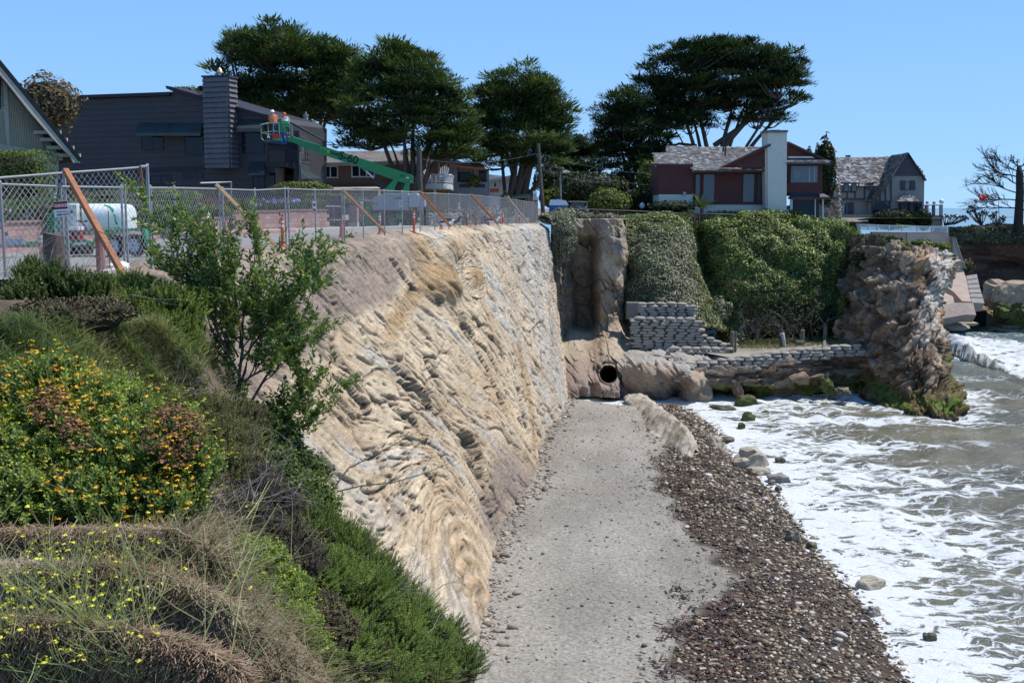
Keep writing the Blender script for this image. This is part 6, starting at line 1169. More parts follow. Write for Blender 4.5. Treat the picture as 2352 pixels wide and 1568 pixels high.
for i, (px0, py0, Y, rad, nn, mt, lb2) in enumerate([(1985, 553, 88, (1.3, 1, .55), 1400, lf_dark, 'dark shrub at the join of ivy and headland'), (2030, 558, 85, (1.6, 1, .7), 1600, lf_dark, 'brown green scrub on the headland top below the stained wall'), (2065, 566, 82, (1.0, .8, .45), 1100, lf_yel, 'bright green mat of succulents on the headland crest, left one'), (2118, 557, 84, (.85, .6, .22), 700, lf_yel, 'small green succulent cushion above the pale rock'),
        (2160, 566, 85, (.95, .6, .28), 800, lf_yel, 'low green cushion at the seaward tip of the headland top'), (2000, 600, 84.3, (1.4, .7, 1.2), 1300, lf_dark, 'dark scrub hanging down the shaded side of the headland'), (1948, 640, 87, (.9, .8, 1.6), 900, lf_dark, 'scrub between the ivy slope and the orange patch of rock'),
        (2215, 612, 122, (1.2, .8, 1.0), 900, MR('dry_hanging', [(0, (.05, .045, .02)), (1, (.17, .15, .07))], .8), 'drooping dry grass mat over the grey stepped slab'), (1800, 720, 84.6, (3.1, 1.6, 1.9), 2600, lf_dark, 'dark twiggy bush filling the back of the path'), (1885, 735, 85, (1.3, 1, 1.3), 1300, lf_dark, 'dark green bush near the last grey post'), (1940, 710, 84.6, (.5, .5, 1.3), 500, lf_yel, 'light green shrub against the left side of the headland')]):
    shrub('scrub', lb2, 'shrub', P(px0, py0, Y), rad, nn, .13, mt, 30 + i, core=i not in (8,))
def twigs(name, label, cat, base, n, L, spread, r0, mat, seed, up=.8, gen=2, parent=None, grp=None):
    r = random.Random(seed); m = MB()
    def grow(p, d, L_, rr, g):
        pts = [Vector(p)]; dd = Vector(d)
        for k in range(4): dd = (dd + Vector((r.gauss(0, .22), r.gauss(0, .22), r.gauss(0, .18)))).normalized(); pts.append(pts[-1] + dd * L_ / 4)
        m.tube(pts, [rr, rr * .85, rr * .7, rr * .5, rr * .25], 3, False)
        if g > 0:
            for k in range(r.randint(2, 4)): i = r.randint(1, 4); e = (dd + Vector((r.gauss(0, .7), r.gauss(0, .7), r.gauss(0, .6)))).normalized(); grow(pts[i], e, L_ * .6, rr * .5, g - 1)
    for k in range(n):
        b = Vector(base) + Vector((r.uniform(-1, 1) * spread[0], r.uniform(-1, 1) * spread[1], 0)); grow(b, Vector((r.gauss(0, .45), r.gauss(0, .45), up)).normalized(), L * r.uniform(.6, 1.2), r0, gen)
    o = m.build(name, mat, parent); o['kind'] = 'stuff' if parent else ''
    if not parent: del o['kind']; tag(o, label, cat, grp)
    return o
greytwig = M('grey_twig', (.20, .175, .16), .95, .3, 10)
twigs('bare_bush', 'tangle of bare grey twigs at the back of the path', 'bush', P(1790, 780, 84), 26, 2.6, (3.2, .8), .03, greytwig, 3)
boulder('orange_rock', 'orange ochre patch of exposed rock between ivy and headland', P(1945, 612, 88.2), (1.5, 1, 2.6), 71, M('ochre', (.34, .16, .03), .9, .3, 3, .6))
boulder('ochre_ledge', 'small pale ochre rock ledge behind the last post', P(1945, 755, 84.5), (2.4, 1.5, 1.7), 72, M('pale_ochre', (.40, .27, .16), .9, .3, 3, .8))
# === TREES
def cypress(label, base, lobes, Y, seed, nclump, stems=8, dens=92, flat=.55, base_w=.45, csize=1.0, mat=None, bare=None, tips=.35):
    """lobes: (px, py, rx, ry) crown masses in measured pixels at distance Y"""
    r = np.random.default_rng(seed); rr = random.Random(seed); k = Y / 2400; b = Vector(base)
    th = thing('cypress_tree', label, 'tree', base)
    L = [(np.array(P(x, y, Y)) + (0, rr.uniform(-1.2, 1.2), 0), rx * k * 1.12, ry * k * 1.12) for x, y, rx, ry in lobes]
    wts = np.array([a * b_ for _, a, b_ in L]); wts = wts / wts.sum(); cs = []
    for i in r.choice(len(L), int(nclump * 1.3), p=wts):
        c, rx, rz = L[i]; d = r.normal(0, 1, 3); d /= np.linalg.norm(d); d[2] = d[2] if d[2] > -.35 else d[2] * .5; q = r.uniform(.3, 1.0) ** .5
        q = q * (1 + .12 * math.sin(5 * math.atan2(d[2], d[0]) + i)); cs.append((c + d * np.array((rx, rx * .75, rz)) * q, d, c))
    V, T = [], []; n = dens
    for c, d, cc in cs:
        s = csize * r.uniform(.5, 1.2); a = r.uniform(0, 2 * math.pi, n); out = np.array((d[0], d[1], 0)); rad = r.uniform(0, 1, n) ** .6
        dirn = np.stack([np.cos(a), np.sin(a), np.zeros(n)], -1) + out * .55; dirn[:, 2] = r.uniform(-.15, tips + .35, n) + .35 * max(d[2], 0); dirn /= np.linalg.norm(dirn, axis=1, keepdims=True)
        p0 = c + dirn * (rad * s * .95)[:, None] * (1, 1, .75) + r.normal(0, .16 * s, (n, 3)) * (1, 1, flat); Ls = s * r.uniform(.16, .44, n) * (1.5 if r.random() < .35 else 1)
        side = np.cross(dirn, (0, 0, 1.)) + r.normal(0, .35, (n, 3)); side /= np.linalg.norm(side, axis=1, keepdims=True); w_ = Ls * r.uniform(.10, .2, n)
        tip = p0 + dirn * Ls[:, None] + np.array((0, 0, 1)) * (Ls * .18)[:, None]; mid = p0 + dirn * (Ls * .4)[:, None]
        V.append(np.stack([p0, mid + side * w_[:, None], tip, mid - side * w_[:, None]], 1)); T.append(np.repeat(np.clip(r.uniform(.1, .9) + r.normal(0, .14, n), 0, 1), 4))
    V = np.concatenate(V).reshape(-1, 3); T = np.concatenate(T)
    tag(nmesh('crown', V, np.arange(len(V)).reshape(-1, 4), mat or cypm, th, attrs={'rnd': T}), kind='stuff')
    m = MB(); mb2 = MB(); ends = []
    for i in range(stems):
        j = i % len(L); c, rx, rz = L[j]; e = Vector(c) + Vector((rr.uniform(-.6, .6) * rx, rr.uniform(-.4, .4) * rx, rr.uniform(-.3, .5) * rz)); s0 = b + Vector((rr.uniform(-.5, .5) * base_w * 2.4, rr.uniform(-.3, .3), 0))
        h = e - s0; m1 = s0 + Vector((h.x * .22, h.y * .2, h.z * .42)) + Vector((rr.gauss(0, .25), 0, 0)); m2 = s0 + Vector((h.x * .6, h.y * .6, h.z * .72)) + Vector((rr.gauss(0, .35), 0, 0)); pts = []
        for t in np.linspace(0, 1, 9): pts.append(s0 * (1 - t) ** 3 + m1 * 3 * t * (1 - t) ** 2 + m2 * 3 * t * t * (1 - t) + e * t ** 3)
        w0 = base_w * rr.uniform(.35, .72); m.tube(pts, [w0 * (1 - .82 * t) for t in np.linspace(0, 1, 9)], 7); ends += [(p, w0 * (1 - .82 * t)) for p, t in zip(pts[3:], np.linspace(.37, 1, 6))]
    for c, d, cc in cs[:int(nclump * .6)]:
        p, w_ = min(ends, key=lambda q: (q[0] - Vector(c)).length + max(0, q[0].z - c[2]) * 2); c_ = Vector(c); md = p.lerp(c_, .5) + Vector((0, 0, -.12 * (c_ - p).length)); mb2.tube([p, p.lerp(md, .5) + Vector((rr.gauss(0, .08), 0, 0)), md, c_], [min(w_ * .5, .13), .09, .06, .03], 4, False)
    for a_, b_, w_ in (bare or []): mb2.tube([P(x, y, Y) for x, y in a_], [w_ * (1 - .6 * t) for t in np.linspace(0, 1, len(a_))], 6)
    m.build('trunk', barkm, th, True); tag(mb2.build('branches', barkm, th), kind='stuff'); return th
cypm = MR('cypress_leaf', [(0, (.022, .042, .016)), (.35, (.046, .082, .026)), (.7, (.085, .128, .038)), (1, (.15, .185, .055))], .75, trans=.15, nz=.3)
cypd = MR('cypress_leaf_dark', [(0, (.012, .024, .011)), (.4, (.026, .048, .019)), (.75, (.048, .080, .026)), (1, (.09, .12, .036))], .75, trans=.12, nz=.3)
g0 = lambda px0, Y: P(px0, 474, Y) * (1, 1, 0)
cypress('largest left cypress rising behind the chimney of the dark house', g0(700, 104), [(640, 130, 105, 58), (560, 190, 62, 55), (700, 170, 100, 75), (770, 200, 62, 75), (600, 235, 85, 38), (730, 260, 70, 40), (540, 215, 40, 22), (665, 240, 90, 45), (780, 150, 30, 35), (580, 110, 50, 30)], 104, 1, 720, 9, base_w=.55, csize=1.2)
cypress('second cypress with spreading trunks behind the green boom', g0(935, 90), [(905, 150, 70, 48), (860, 200, 55, 55), (960, 190, 70, 50), (900, 250, 100, 45), (1000, 240, 65, 50), (1040, 300, 45, 48), (860, 300, 70, 30), (950, 310, 90, 38), (1010, 350, 66, 32), (840, 330, 40, 20), (905, 120, 32, 20), (1050, 350, 30, 28)], 90, 2, 640, 9, base_w=.5, csize=1.05)
cypress('third cypress with a fan of dark trunks over the grey house', g0(1180, 100), [(1190, 205, 70, 42), (1140, 240, 50, 45), (1240, 240, 55, 45), (1190, 270, 95, 45), (1260, 290, 45, 38), (1120, 310, 45, 40), (1200, 330, 95, 35), (1270, 340, 35, 26), (1150, 370, 70, 22), (1240, 372, 60, 18)], 100, 3, 600, 9, base_w=.6, csize=1.05)
cypress('huge flat topped cypress towering over the red house', g0(1640, 112), [(1600, 135, 95, 30), (1700, 140, 100, 32), (1560, 185, 80, 34), (1680, 190, 110, 38), (1780, 190, 60, 30), (1500, 215, 60, 26), (1600, 235, 95, 30), (1720, 240, 80, 24), (1815, 232, 30, 12), (1480, 270, 70, 28), (1560, 285, 80, 26), (1750, 275, 50, 14), (1650, 115, 50, 18), (1795, 160, 40, 20)], 112, 4, 860, 11, base_w=.6, csize=1.1, flat=.25, mat=cypd, tips=.5,
        bare=[([(1640, 335), (1690, 300), (1740, 262), (1800, 250), (1830, 238)], 0, .30), ([(1660, 338), (1720, 270), (1750, 215), (1778, 190)], 0, .35), ([(1600, 336), (1560, 330), (1520, 345)], 0, .2)])
cypress('dark cypress leaning left beside the flat topped one', g0(1490, 108), [(1430, 240, 50, 26), (1410, 280, 50, 30), (1450, 300, 65, 34), (1400, 320, 35, 22), (1480, 340, 60, 32), (1430, 350, 50, 26), (1480, 400, 45, 40), (1420, 380, 40, 15), (1495, 370, 40, 40)], 108, 5, 330, 6, base_w=.4, flat=.25, mat=cypd)
cypress('smaller dark cypress in the gap behind the street lamp', g0(1310, 125), [(1310, 345, 55, 30), (1345, 335, 45, 22), (1290, 385, 45, 28), (1350, 380, 50, 28), (1320, 420, 55, 26), (1375, 350, 28, 20)], 125, 6, 260, 5, base_w=.35, mat=cypd)
for x, y, rx, rz, Y, mt, lb2, n, s in [(1360, 440, 3.6, 2.0, 104, lf_dark, 'large rounded dark green bush right of the street lamp', 5200, .17), (1400, 465, 1.9, 1.3, 96, lf_yel, 'yellow green shrub behind the path railing', 2400, .14), (1445, 470, 1.5, 1.3, 98, lf_dark, 'dark shrub between the yellow shrub and the red house', 1500, .15), (1275, 455, 1.6, 1.0, 104, lf_yel, 'yellowish fronds behind the utility pole', 1100, .2),
        (1270, 412, 2.2, 1.6, 120, lf_dark, 'dark tree crown left of the utility pole', 1700, .2), (1490, 430, 1.4, 2.6, 102, lf_yel, 'olive green tree against the left end of the red house', 1800, .17), (1430, 425, 1.6, 1.8, 112, lf_dark, 'shadowy bush under the leaning cypress', 1700, .2), (1500, 470, 1.6, 1.5, 99, lf_dark, 'black green shrub at the red house corner', 1500, .16), (1545, 474, 2.3, .5, 93.5, lf_dark, 'low dark shrubs at the foot of the red house wall', 1000, .14),
        (108, 238, 1.9, 1.6, 60, MR('russet_leaf', [(0, (.06, .06, .03)), (.5, (.14, .11, .05)), (1, (.25, .13, .07))], .7), 'reddish olive tree top between the beige and dark houses', 2400, .12), (430, 208, 1.6, .4, 100, lf_yel, 'pale tree tip showing over the dark house roof', 400, .14), (1895, 395, 1.1, 3.2, 106, lf_dark, 'dense dark conifer between the red house and the stone tower', 3600, .16), (1880, 350, .35, .9, 108, lf_dark, 'thin spire of a conifer above the stone tower foliage', 260, .14), (1858, 352, .28, .7, 108, lf_dark, 'left thin conifer spire beside the red gable', 160, .14)]:
    shrub('bush', lb2, 'bush', P(x, y, Y), (rx, rx * .8, rz), n, s, mt, int(x + y), core=rx > .5)
bt = thing('bare_tree', 'leafless tree with a bushy fan of fine branches at the right edge', 'tree', P(2337, 548, 125)); bb = P(2337, 560, 125); br_ = M('dark_bark', (.035, .03, .027), .9); m = MB(); m.tube([bb, P(2340, 500, 125), P(2343, 440, 125), P(2342, 400, 125), P(2340, 380, 125)], [.62, .52, .46, .42, .2], 9); m.build('trunk', br_, bt, True)
m = MB(); r = random.Random(5)
def spray(p, d, L_, rr, g):
    pts = [Vector(p)]; dd = Vector(d).normalized()
    for k in range(4): dd = (dd + Vector((r.gauss(0, .10), r.gauss(0, .12), r.gauss(.04, .10)))).normalized(); pts.append(pts[-1] + dd * L_ / 4)
    m.tube(pts, [rr, rr * .9, rr * .78, rr * .6, rr * .45], 4, False)
    if g:
        for k in range(6 if g > 1 else 5): i = r.randint(1, 4); spray(pts[i], dd + Vector((r.gauss(0, .30), r.gauss(0, .3), r.gauss(.05, .34))), L_ * .52, rr * .6, g - 1)
for py_, ln, up_ in [(478, 3.8, -.18), (462, 4.2, .05), (445, 4.2, .12), (425, 4.2, .22), (408, 3.4, .25), (395, 2.4, .35), (385, 1.6, .6)]:
    for sx in (-1, 1): spray(P(2342, py_, 125), (sx, r.uniform(-.4, .4), up_), ln, .085, 3)
tag(m.build('branches', br_, bt), kind='stuff')
for i, (bx_, by_, tipsl) in enumerate([(1120, 1150, [(940, 990), (1020, 990), (980, 910), (1005, 915), (960, 920), (1080, 1040), (1140, 990), (1185, 1015), (1135, 1020), (1100, 1060), (1045, 1090), (930, 1020)]), (1340, 1160, [(1290, 1010), (1325, 1015), (1300, 1040), (1380, 1090), (1410, 1080), (1440, 1090), (1440, 1115), (1270, 1070), (1240, 1075), (1355, 1130)]), (590, 1150, [(570, 1075), (600, 1060), (650, 1070), (700, 1060), (740, 1065), (770, 1080), (800, 1075), (860, 1070), (880, 1110), (830, 1110), (915, 1080)])]):
    cc = crop(3050, 480, 4.24); t_ = thing('knobby_shrub', ['sparse dark shrub with knobby leaf tufts under the windsock', 'sparse shrub of leaf tufts left of the bare tree', 'low straggling shrub of leaf tufts next to the pergola'][i], 'shrub', P(*cc(bx_, by_), 124)); m = MB(); m2 = MB(); b0 = Vector(P(*cc(bx_, by_), 124))
    for x, y in tipsl:
        e = Vector(P(*cc(x, y), 124 + r.uniform(-1, 1))); md = b0.lerp(e, .5) + Vector((0, 0, -.35)); m.tube([b0 + Vector((r.uniform(-.1, .1), 0, -.3)), md, e], [.09, .06, .05], 5)
        for k in range(7): a = Vector((r.gauss(0, 1), r.gauss(0, 1), r.gauss(.2, .8))).normalized(); s_ = a.cross(Vector((0, 1, 0.1))).normalized(); m2.add([e, e + a * .2 + s_ * .09, e + a * .38, e + a * .2 - s_ * .09], [(0, 1, 2, 3)])
    m.build('stem', br_, t_); tag(m2.build('leaf_tufts', M('tuft_leaf', (.03, .04, .03), .6), t_), kind='stuff')
cc = crop(3050, 480, 4.24); wk = thing('windsock', 'red white and teal windsock streaming left from a thin pole', 'windsock', P(*cc(1365, 1150), 123)); MB().tube([P(*cc(1367, 1170), 123), P(*cc(1356, 775), 123), P(*cc(1330, 768), 123), P(*cc(1285, 758), 123)], .035, 5).build('pole', darkm, wk)
seq = [((1285, 756), .05, 'sock_red'), ((1250, 758), .16, 'sock_red'), ((1200, 766), .22, 'sock_white'), ((1170, 775), .27, 'sock_teal'), ((1120, 796), .30, 'sock_red'), ((1070, 818), .26, 'sock_red'), ((1040, 836), .24, 'sock_white'), ((1012, 864), .22, 'sock_teal'), ((995, 888), .22, 'sock_white'), ((975, 912), .14, 'sock_white')]
cl_ = {'sock_red': (.55, .03, .04), 'sock_white': (.75, .75, .75), 'sock_teal': (.03, .10, .11)}
for (a, ra, ca), (b, rb_, cb_) in zip(seq[:-1], seq[1:]): MB().tube([P(*cc(*a), 123), P(*cc(*b), 123)], [ra, rb_], 8).build('sock_band', M(cb_, cl_[cb_], .7, .05), wk, True)
# === STREET: retaining wall, beds, fence, bollards
c8 = crop(0, 500, 3.41); c3t = crop(1500, 100, 2.1775)
wl = np.array([(-120, 27.5, 522), (0, 30.3, 509), (180, 36.3, 507), (372, 43.6, 505), (520, 50.5, 501)]); wr2 = np.array([(530, 50.9, 487), (640, 54.8, 484), (748, 59, 483)])
blkm = [M('pink_block', (.34, .205, .185), .9, .10, 5, .4, 18), M('pink_block_b', (.30, .18, .165), .9, .12, 5, .4, 18), M('pink_block_c', (.38, .24, .21), .9, .10, 5, .4, 18)]
bmesh_ = []
for mt in blkm: me = bpy.data.meshes.new('block'); t = MB().box((0, 0, 0), (.49, .2, .192)); me.from_pydata(t.v, [], t.f); me.materials.append(mt); bmesh_.append(me)
def blockwall(label, W_, grp=None):
    pts = [P(x, y, Y) for x, Y, y in W_]; a0 = pts[0]; th = thing('retaining_wall', label, 'wall', (pts[0] + pts[-1]) / 2 * (1, 1, 0), grp)
    capm = M('wall_cap', (.23, .15, .13), .9)
    for a, b in zip(pts[:-1], pts[1:]):
        d = (b - a) * (1, 1, 0); L_ = np.linalg.norm(d); d /= L_; nn = np.array((-d[1], d[0], 0)); ang = math.atan2(d[1], d[0]); n = int(L_ / .5)
        ztop = min(a[2], b[2]); rows = int((ztop + .05) / .2) + 1
        for r_ in range(rows):
            for k in range(n + 1):
                s = (k + (.5 if r_ % 2 else 0)) * .5
                if s > L_ - .2: continue
                o = bpy.data.objects.new('block', random.choice(bmesh_)); C.objects.link(o); o.parent = th; o.matrix_parent_inverse = WM[th.name].inverted(); o.location = a * (1, 1, 0) + d * (s + .25) + np.array((0, 0, ztop - .1 - r_ * .2)) + nn * random.uniform(-.006, .006); o.rotation_euler = (0, 0, ang)
        m = MB(); q = [a * (1, 1, 0) + nn * o_ + np.array((0, 0, z)) for o_, z in ((-.16, ztop + .004), (-.16, ztop + .07), (.3, ztop + .07), (.3, ztop + .004))]; q2 = [p + d * L_ for p in q]; m.prism(q, q2); m.build('wall_cap', capm, th)
        e = a * (1, 1, 0) + nn * .14; f = b * (1, 1, 0) + nn * .14; MB().quad(e, f, f + (0, 0, ztop), e + (0, 0, ztop)).build('backing', M('mortar_dark', (.13, .10, .09), .95), th)
    return pts
ra = blockwall('long pink block retaining wall along the pavement behind the tank trailer', wl); rb2 = blockwall('raised pink block wall section right of the long one, below purple flowers', wr2)
ft = [PZ(x, y, 0) for x, y in [(480, 541), (640, 533.5), (755, 529)]]; m = MB()
for a, b in zip(ft[:-1], ft[1:]):
    d = (b - a) / np.linalg.norm(b - a); nn = np.array((-d[1], d[0], 0)); a, b = a + nn * 1.2, b + nn * 1.2; m.prism([a, b, b + (0, 0, .48), a + (0, 0, .48)], [a + nn * .5, b + nn * .5, b + nn * .5 + (0, 0, .48), a + nn * .5 + (0, 0, .48)])
tag(m.build('footing_wall', conc), 'low plain concrete wall in front of the raised pink wall', 'wall')
gate_pillar = thing('gate_pillar', 'short pink block pillar on a concrete base beside the lift', 'pillar', PZ(810, 527, 0)); q = yplane(62); pc('pillar', c6_, [(695, 835), (802, 832), (802, 1062), (695, 1065)], q, .8, blkm[1], gate_pillar); pc('base', c6_, [(690, 1065), (806, 1062), (806, 1150), (690, 1150)], q, .9, conc, gate_pillar, .05)
for z_ in range(4): y = 870 + z_ * 50; pc('joint', c6_, [(695, y), (802, y - 1), (802, y + 4), (695, y + 5)], q, .02, M('mortar_dark', (.13,) * 3), gate_pillar, .015)
gt = thing('driveway_gate', 'dark chain link driveway gate between the pink wall and the pillar', 'gate', PZ(760, 527, 0)); q = yplane(63);
pc('gate_panel', c6_, [(395, 1020), (600, 1050), (735, 1080), (735, 1140), (600, 1120), (445, 1105)], q, .1, M('gate_dark', (.12, .10, .085), .9), gt); MB().tube([q.hit(*c6_(335, 822)), q.hit(*c6_(350, 848)), q.hit(*c6_(590, 855))], .05, 5).build('top_rail', galv, gt); MB().tube([q.hit(*c6_(497, 855)), q.hit(*c6_(500, 1070))], .04, 5).build('post', galv, gt)
wb2 = thing('brick_wall', 'dark red brick wall with slatted fence set back above the flower bed', 'wall', (-20, 56, 0)); q = vplane((-28, 48), (-11.5, 62)); brd = M('dark_red_brick', (.15, .075, .065), .9, .2, 5, .3)
pc('wall', c1, [(480, 935), (1460, 975), (1640, 990), (1640, 1160), (480, 1160)], q, .3, brd, wb2); courses(cv(c1, [(480, 940), (1460, 980), (1640, 995), (1640, 1110), (480, 1110)]), q, .2, 'brick_course', brd, wb2, .01, .02); strips(c1, [(1000, 905), (1560, 905), (1560, 980), (1000, 965)], q, 60, M('slat_dark', (.06, .05, .05)), wb2, 'slat', .06, .03)
q = yplane(64); pc('wall', c2, [(170, 1240), (960, 1225), (960, 1400), (170, 1400)], q, .3, brd, wb2)
MB().tube([P(460, 421, 55), P(505, 419.5, 56), P(531, 418, 57), P(532, 480, 57)], .05, 5).build('rail', galv, wb2)
bed = thing('flower_bed', 'bed of strap leaves with violet agapanthus heads above the pink wall', 'flower bed', (-15, 40, .9)); r = np.random.default_rng(12)
Wp = np.array([(x, Y, y) for x, Y, y in list(wl) + list(wr2)]); n = 9000; px0 = r.uniform(-60, 745, n); Yw = np.interp(px0, Wp[:, 0], Wp[:, 1]); back_ = r.uniform(.3, 3.4, n); q0 = P(px0, np.interp(px0, Wp[:, 0], Wp[:, 2]), Yw + back_); q0[:, 2] = P(px0, np.interp(px0, Wp[:, 0], Wp[:, 2]), Yw)[:, 2] + .02
a = r.uniform(0, 6.28, n); hgt = r.uniform(.18, .55, n) * (1 + .5 * fbm(px0 / 60, back_, 0, 2, 7)); dx = np.stack([np.cos(a), np.sin(a), 0 * a], -1); sd_ = np.stack([-np.sin(a), np.cos(a), 0 * a], -1) * .022
V = np.stack([q0 - sd_, q0 + sd_, q0 + dx * .14 + (np.array((0, 0, 1.)) * hgt[:, None]) + sd_ * .8, q0 + dx * .14 + np.array((0, 0, 1.)) * hgt[:, None] - sd_ * .8, ], 1); V2 = np.stack([V[:, 3], V[:, 2], V[:, 2] + dx * .2 - (0, 0, .05) + 0 * V[:, 2], V[:, 3] + dx * .2 - (0, 0, .05)], 1)
V = np.concatenate([V, V2]).reshape(-1, 3); tag(nmesh('strap_leaves', V, np.arange(len(V)).reshape(-1, 4), lf_hedge, bed, attrs={'rnd': np.repeat(np.tile(np.clip(r.normal(.5, .25, n), 0, 1), 2), 4)}), kind='stuff')
m = MB(); [m.quad(P(x1, y1, Y1) + (0, .12, -.1), P(x2, y2, Y2) + (0, .12, -.1), P(x2, y2, Y2) + (-1, 4, -.05), P(x1, y1, Y1) + (-2, 3.6, -.05)) for (x1, Y1, y1), (x2, Y2, y2) in list(zip(wl[:-1], wl[1:])) + list(zip(wr2[:-1], wr2[1:]))]; m.build('soil', M('bed_soil', (.06, .045, .03), .95), bed)
heads = []
for x0, x1, y0, y1, k in [(60, 190, 500, 480, 34), (0, 20, 488, 480, 5), (186, 230, 472, 482, 9), (300, 330, 478, 488, 6), (365, 460, 470, 486, 44), (330, 350, 490, 498, 4), (577, 690, 459, 482, 90), (690, 730, 470, 480, 12), (640, 720, 476, 482, 20)]:
    for _ in range(k): x = r.uniform(x0, x1); Yw_ = np.interp(x, Wp[:, 0], Wp[:, 1]) + r.uniform(.4, 2.6); heads.append(P(x, r.uniform(min(y0, y1), max(y0, y1)), Yw_))
n = len(heads); k = 12; d = r.normal(0, 1, (n, k, 3)); d /= np.linalg.norm(d, axis=-1, keepdims=True); q0 = (np.array(heads)[:, None] + d * .085).reshape(-1, 3); V, Fc = leafquads(q0, d.reshape(-1, 3), .08, 4)
tag(nmesh('flower_heads', V, Fc, MR('agapanthus', [(0, (.20, .16, .50)), (.6, (.34, .29, .72)), (1, (.5, .46, .85))], .7), bed, attrs={'rnd': np.repeat(r.random(n * k), 4)}), kind='stuff')
m = MB(); [m.tube([Vector(h) + Vector((0, 0, -.06)), Vector(h) + Vector((.03, 0, -.5))], .012, 3, False) for h in heads]; tag(m.build('flower_stalks', M('stalk', (.08, .12, .03)), bed), kind='stuff')
for x, y, rx, rz, Y, mt, lb2, n, s, bx_ in [(300, 462, 2.9, .42, 44, lf_hedge, 'low clipped hedge behind the flower bed', 4200, .06, True), (190, 492, 3.2, .45, 34, lf_hedge, 'grassy clipped hedge strip just behind the trailer tank', 3400, .06, True), (340, 445, 1.6, .35, 47, lf_yel, 'loose yellow green shoots on top of the low hedge', 900, .06, False), (480, 485, 1.2, .28, 50, lf_yel, 'small rounded yellow green shrub left of the violet flowers', 900, .06, False), (545, 480, .9, .25, 53, lf_yel, 'second rounded yellow green shrub beside the violet flowers', 700, .06, False),
        (690, 432, 2.0, .45, 70, lf_yel, 'cloud pruned yellow green bush in front of the dark house entrance', 2600, .08, False), (742, 458, 1.9, .35, 66, lf_yel, 'leafy shrubs below the cloud pruned bush', 1400, .1, False), (800, 465, 1.7, .28, 66, lf_grey, 'pale grey green low bush above the dark wall', 1100, .08, False), (1060, 492, 1.6, .45, 74, lf_grey, 'silvery shrub in the garden behind the fence', 1000, .08, False), (1110, 488, 2.0, .5, 77, lf_grey, 'loose garden shrub with pale flowers behind the far fence', 1300, .08, False), (1150, 490, 1.2, .35, 80, lf_dark, 'dark garden shrub near the far end of the fence', 800, .08, False), (1160, 470, .5, 1.0, 84, lf_grey, 'pale leaved sapling behind the far fence', 420, .1, False)]:
    shrub('garden_shrub', lb2, 'shrub', P(x, y, Y), (rx, rx * .4, rz), n, s, mt, int(x), box=bx_, core=not bx_ or True)
n = 260; fx = r.choice([1053, 1060, 1085, 1112, 1130, 1150], n) + r.normal(0, 9, n); V, Fc = leafquads(P(fx, 487 + r.normal(0, 5, n), r.uniform(73, 76, n)), r.normal(0, .6, (n, 3)) + (0, -.8, .8), .06, 4)
tag(nmesh('garden_flowers', V, Fc, MR('garden_petals', [(0, (.5, .42, .40)), (.5, (.62, .6, .6)), (.7, (.3, .25, .55)), (1, (.4, .35, .6))], .7), attrs={'rnd': np.repeat(r.random(n), 4)}), kind='stuff')
lw = thing('stone_wall', 'low dry stone garden wall behind the orange marker posts', 'wall', PZ(1080, 519, 0)); q = [(990, 70), (1200, 88)]; n = 1500; t = r.random(n); X_ = np.interp(t, (0, 1), (P(985, 500, 69)[0], P(1200, 500, 84)[0])); Y_ = np.interp(t, (0, 1), (69, 84));
V, Fc = stones(n, X_, Y_, r.uniform(0, .8, n), r.uniform(.09, .17, n), (1, .6, .55), 5); tag(nmesh('wall_stones', V, Fc, MR('garden_stone', [(0, (.10, .095, .085)), (.6, (.22, .205, .18)), (1, (.4, .38, .33))], .95), lw, attrs={'rnd': np.repeat(r.random(n), 12)}), kind='stuff')
MB().prism([(X_.min(), 69.1, 0), (X_.max(), 84.1, 0), (X_.max(), 84.1, .8), (X_.min(), 69.1, .8)], [(X_.min() - .6, 69.6, 0), (X_.max() - .6, 84.6, 0), (X_.max() - .6, 84.6, .8), (X_.min() - .6, 69.6, .8)]).build('wall_core', M('wall_core', (.1,) * 3), lw)
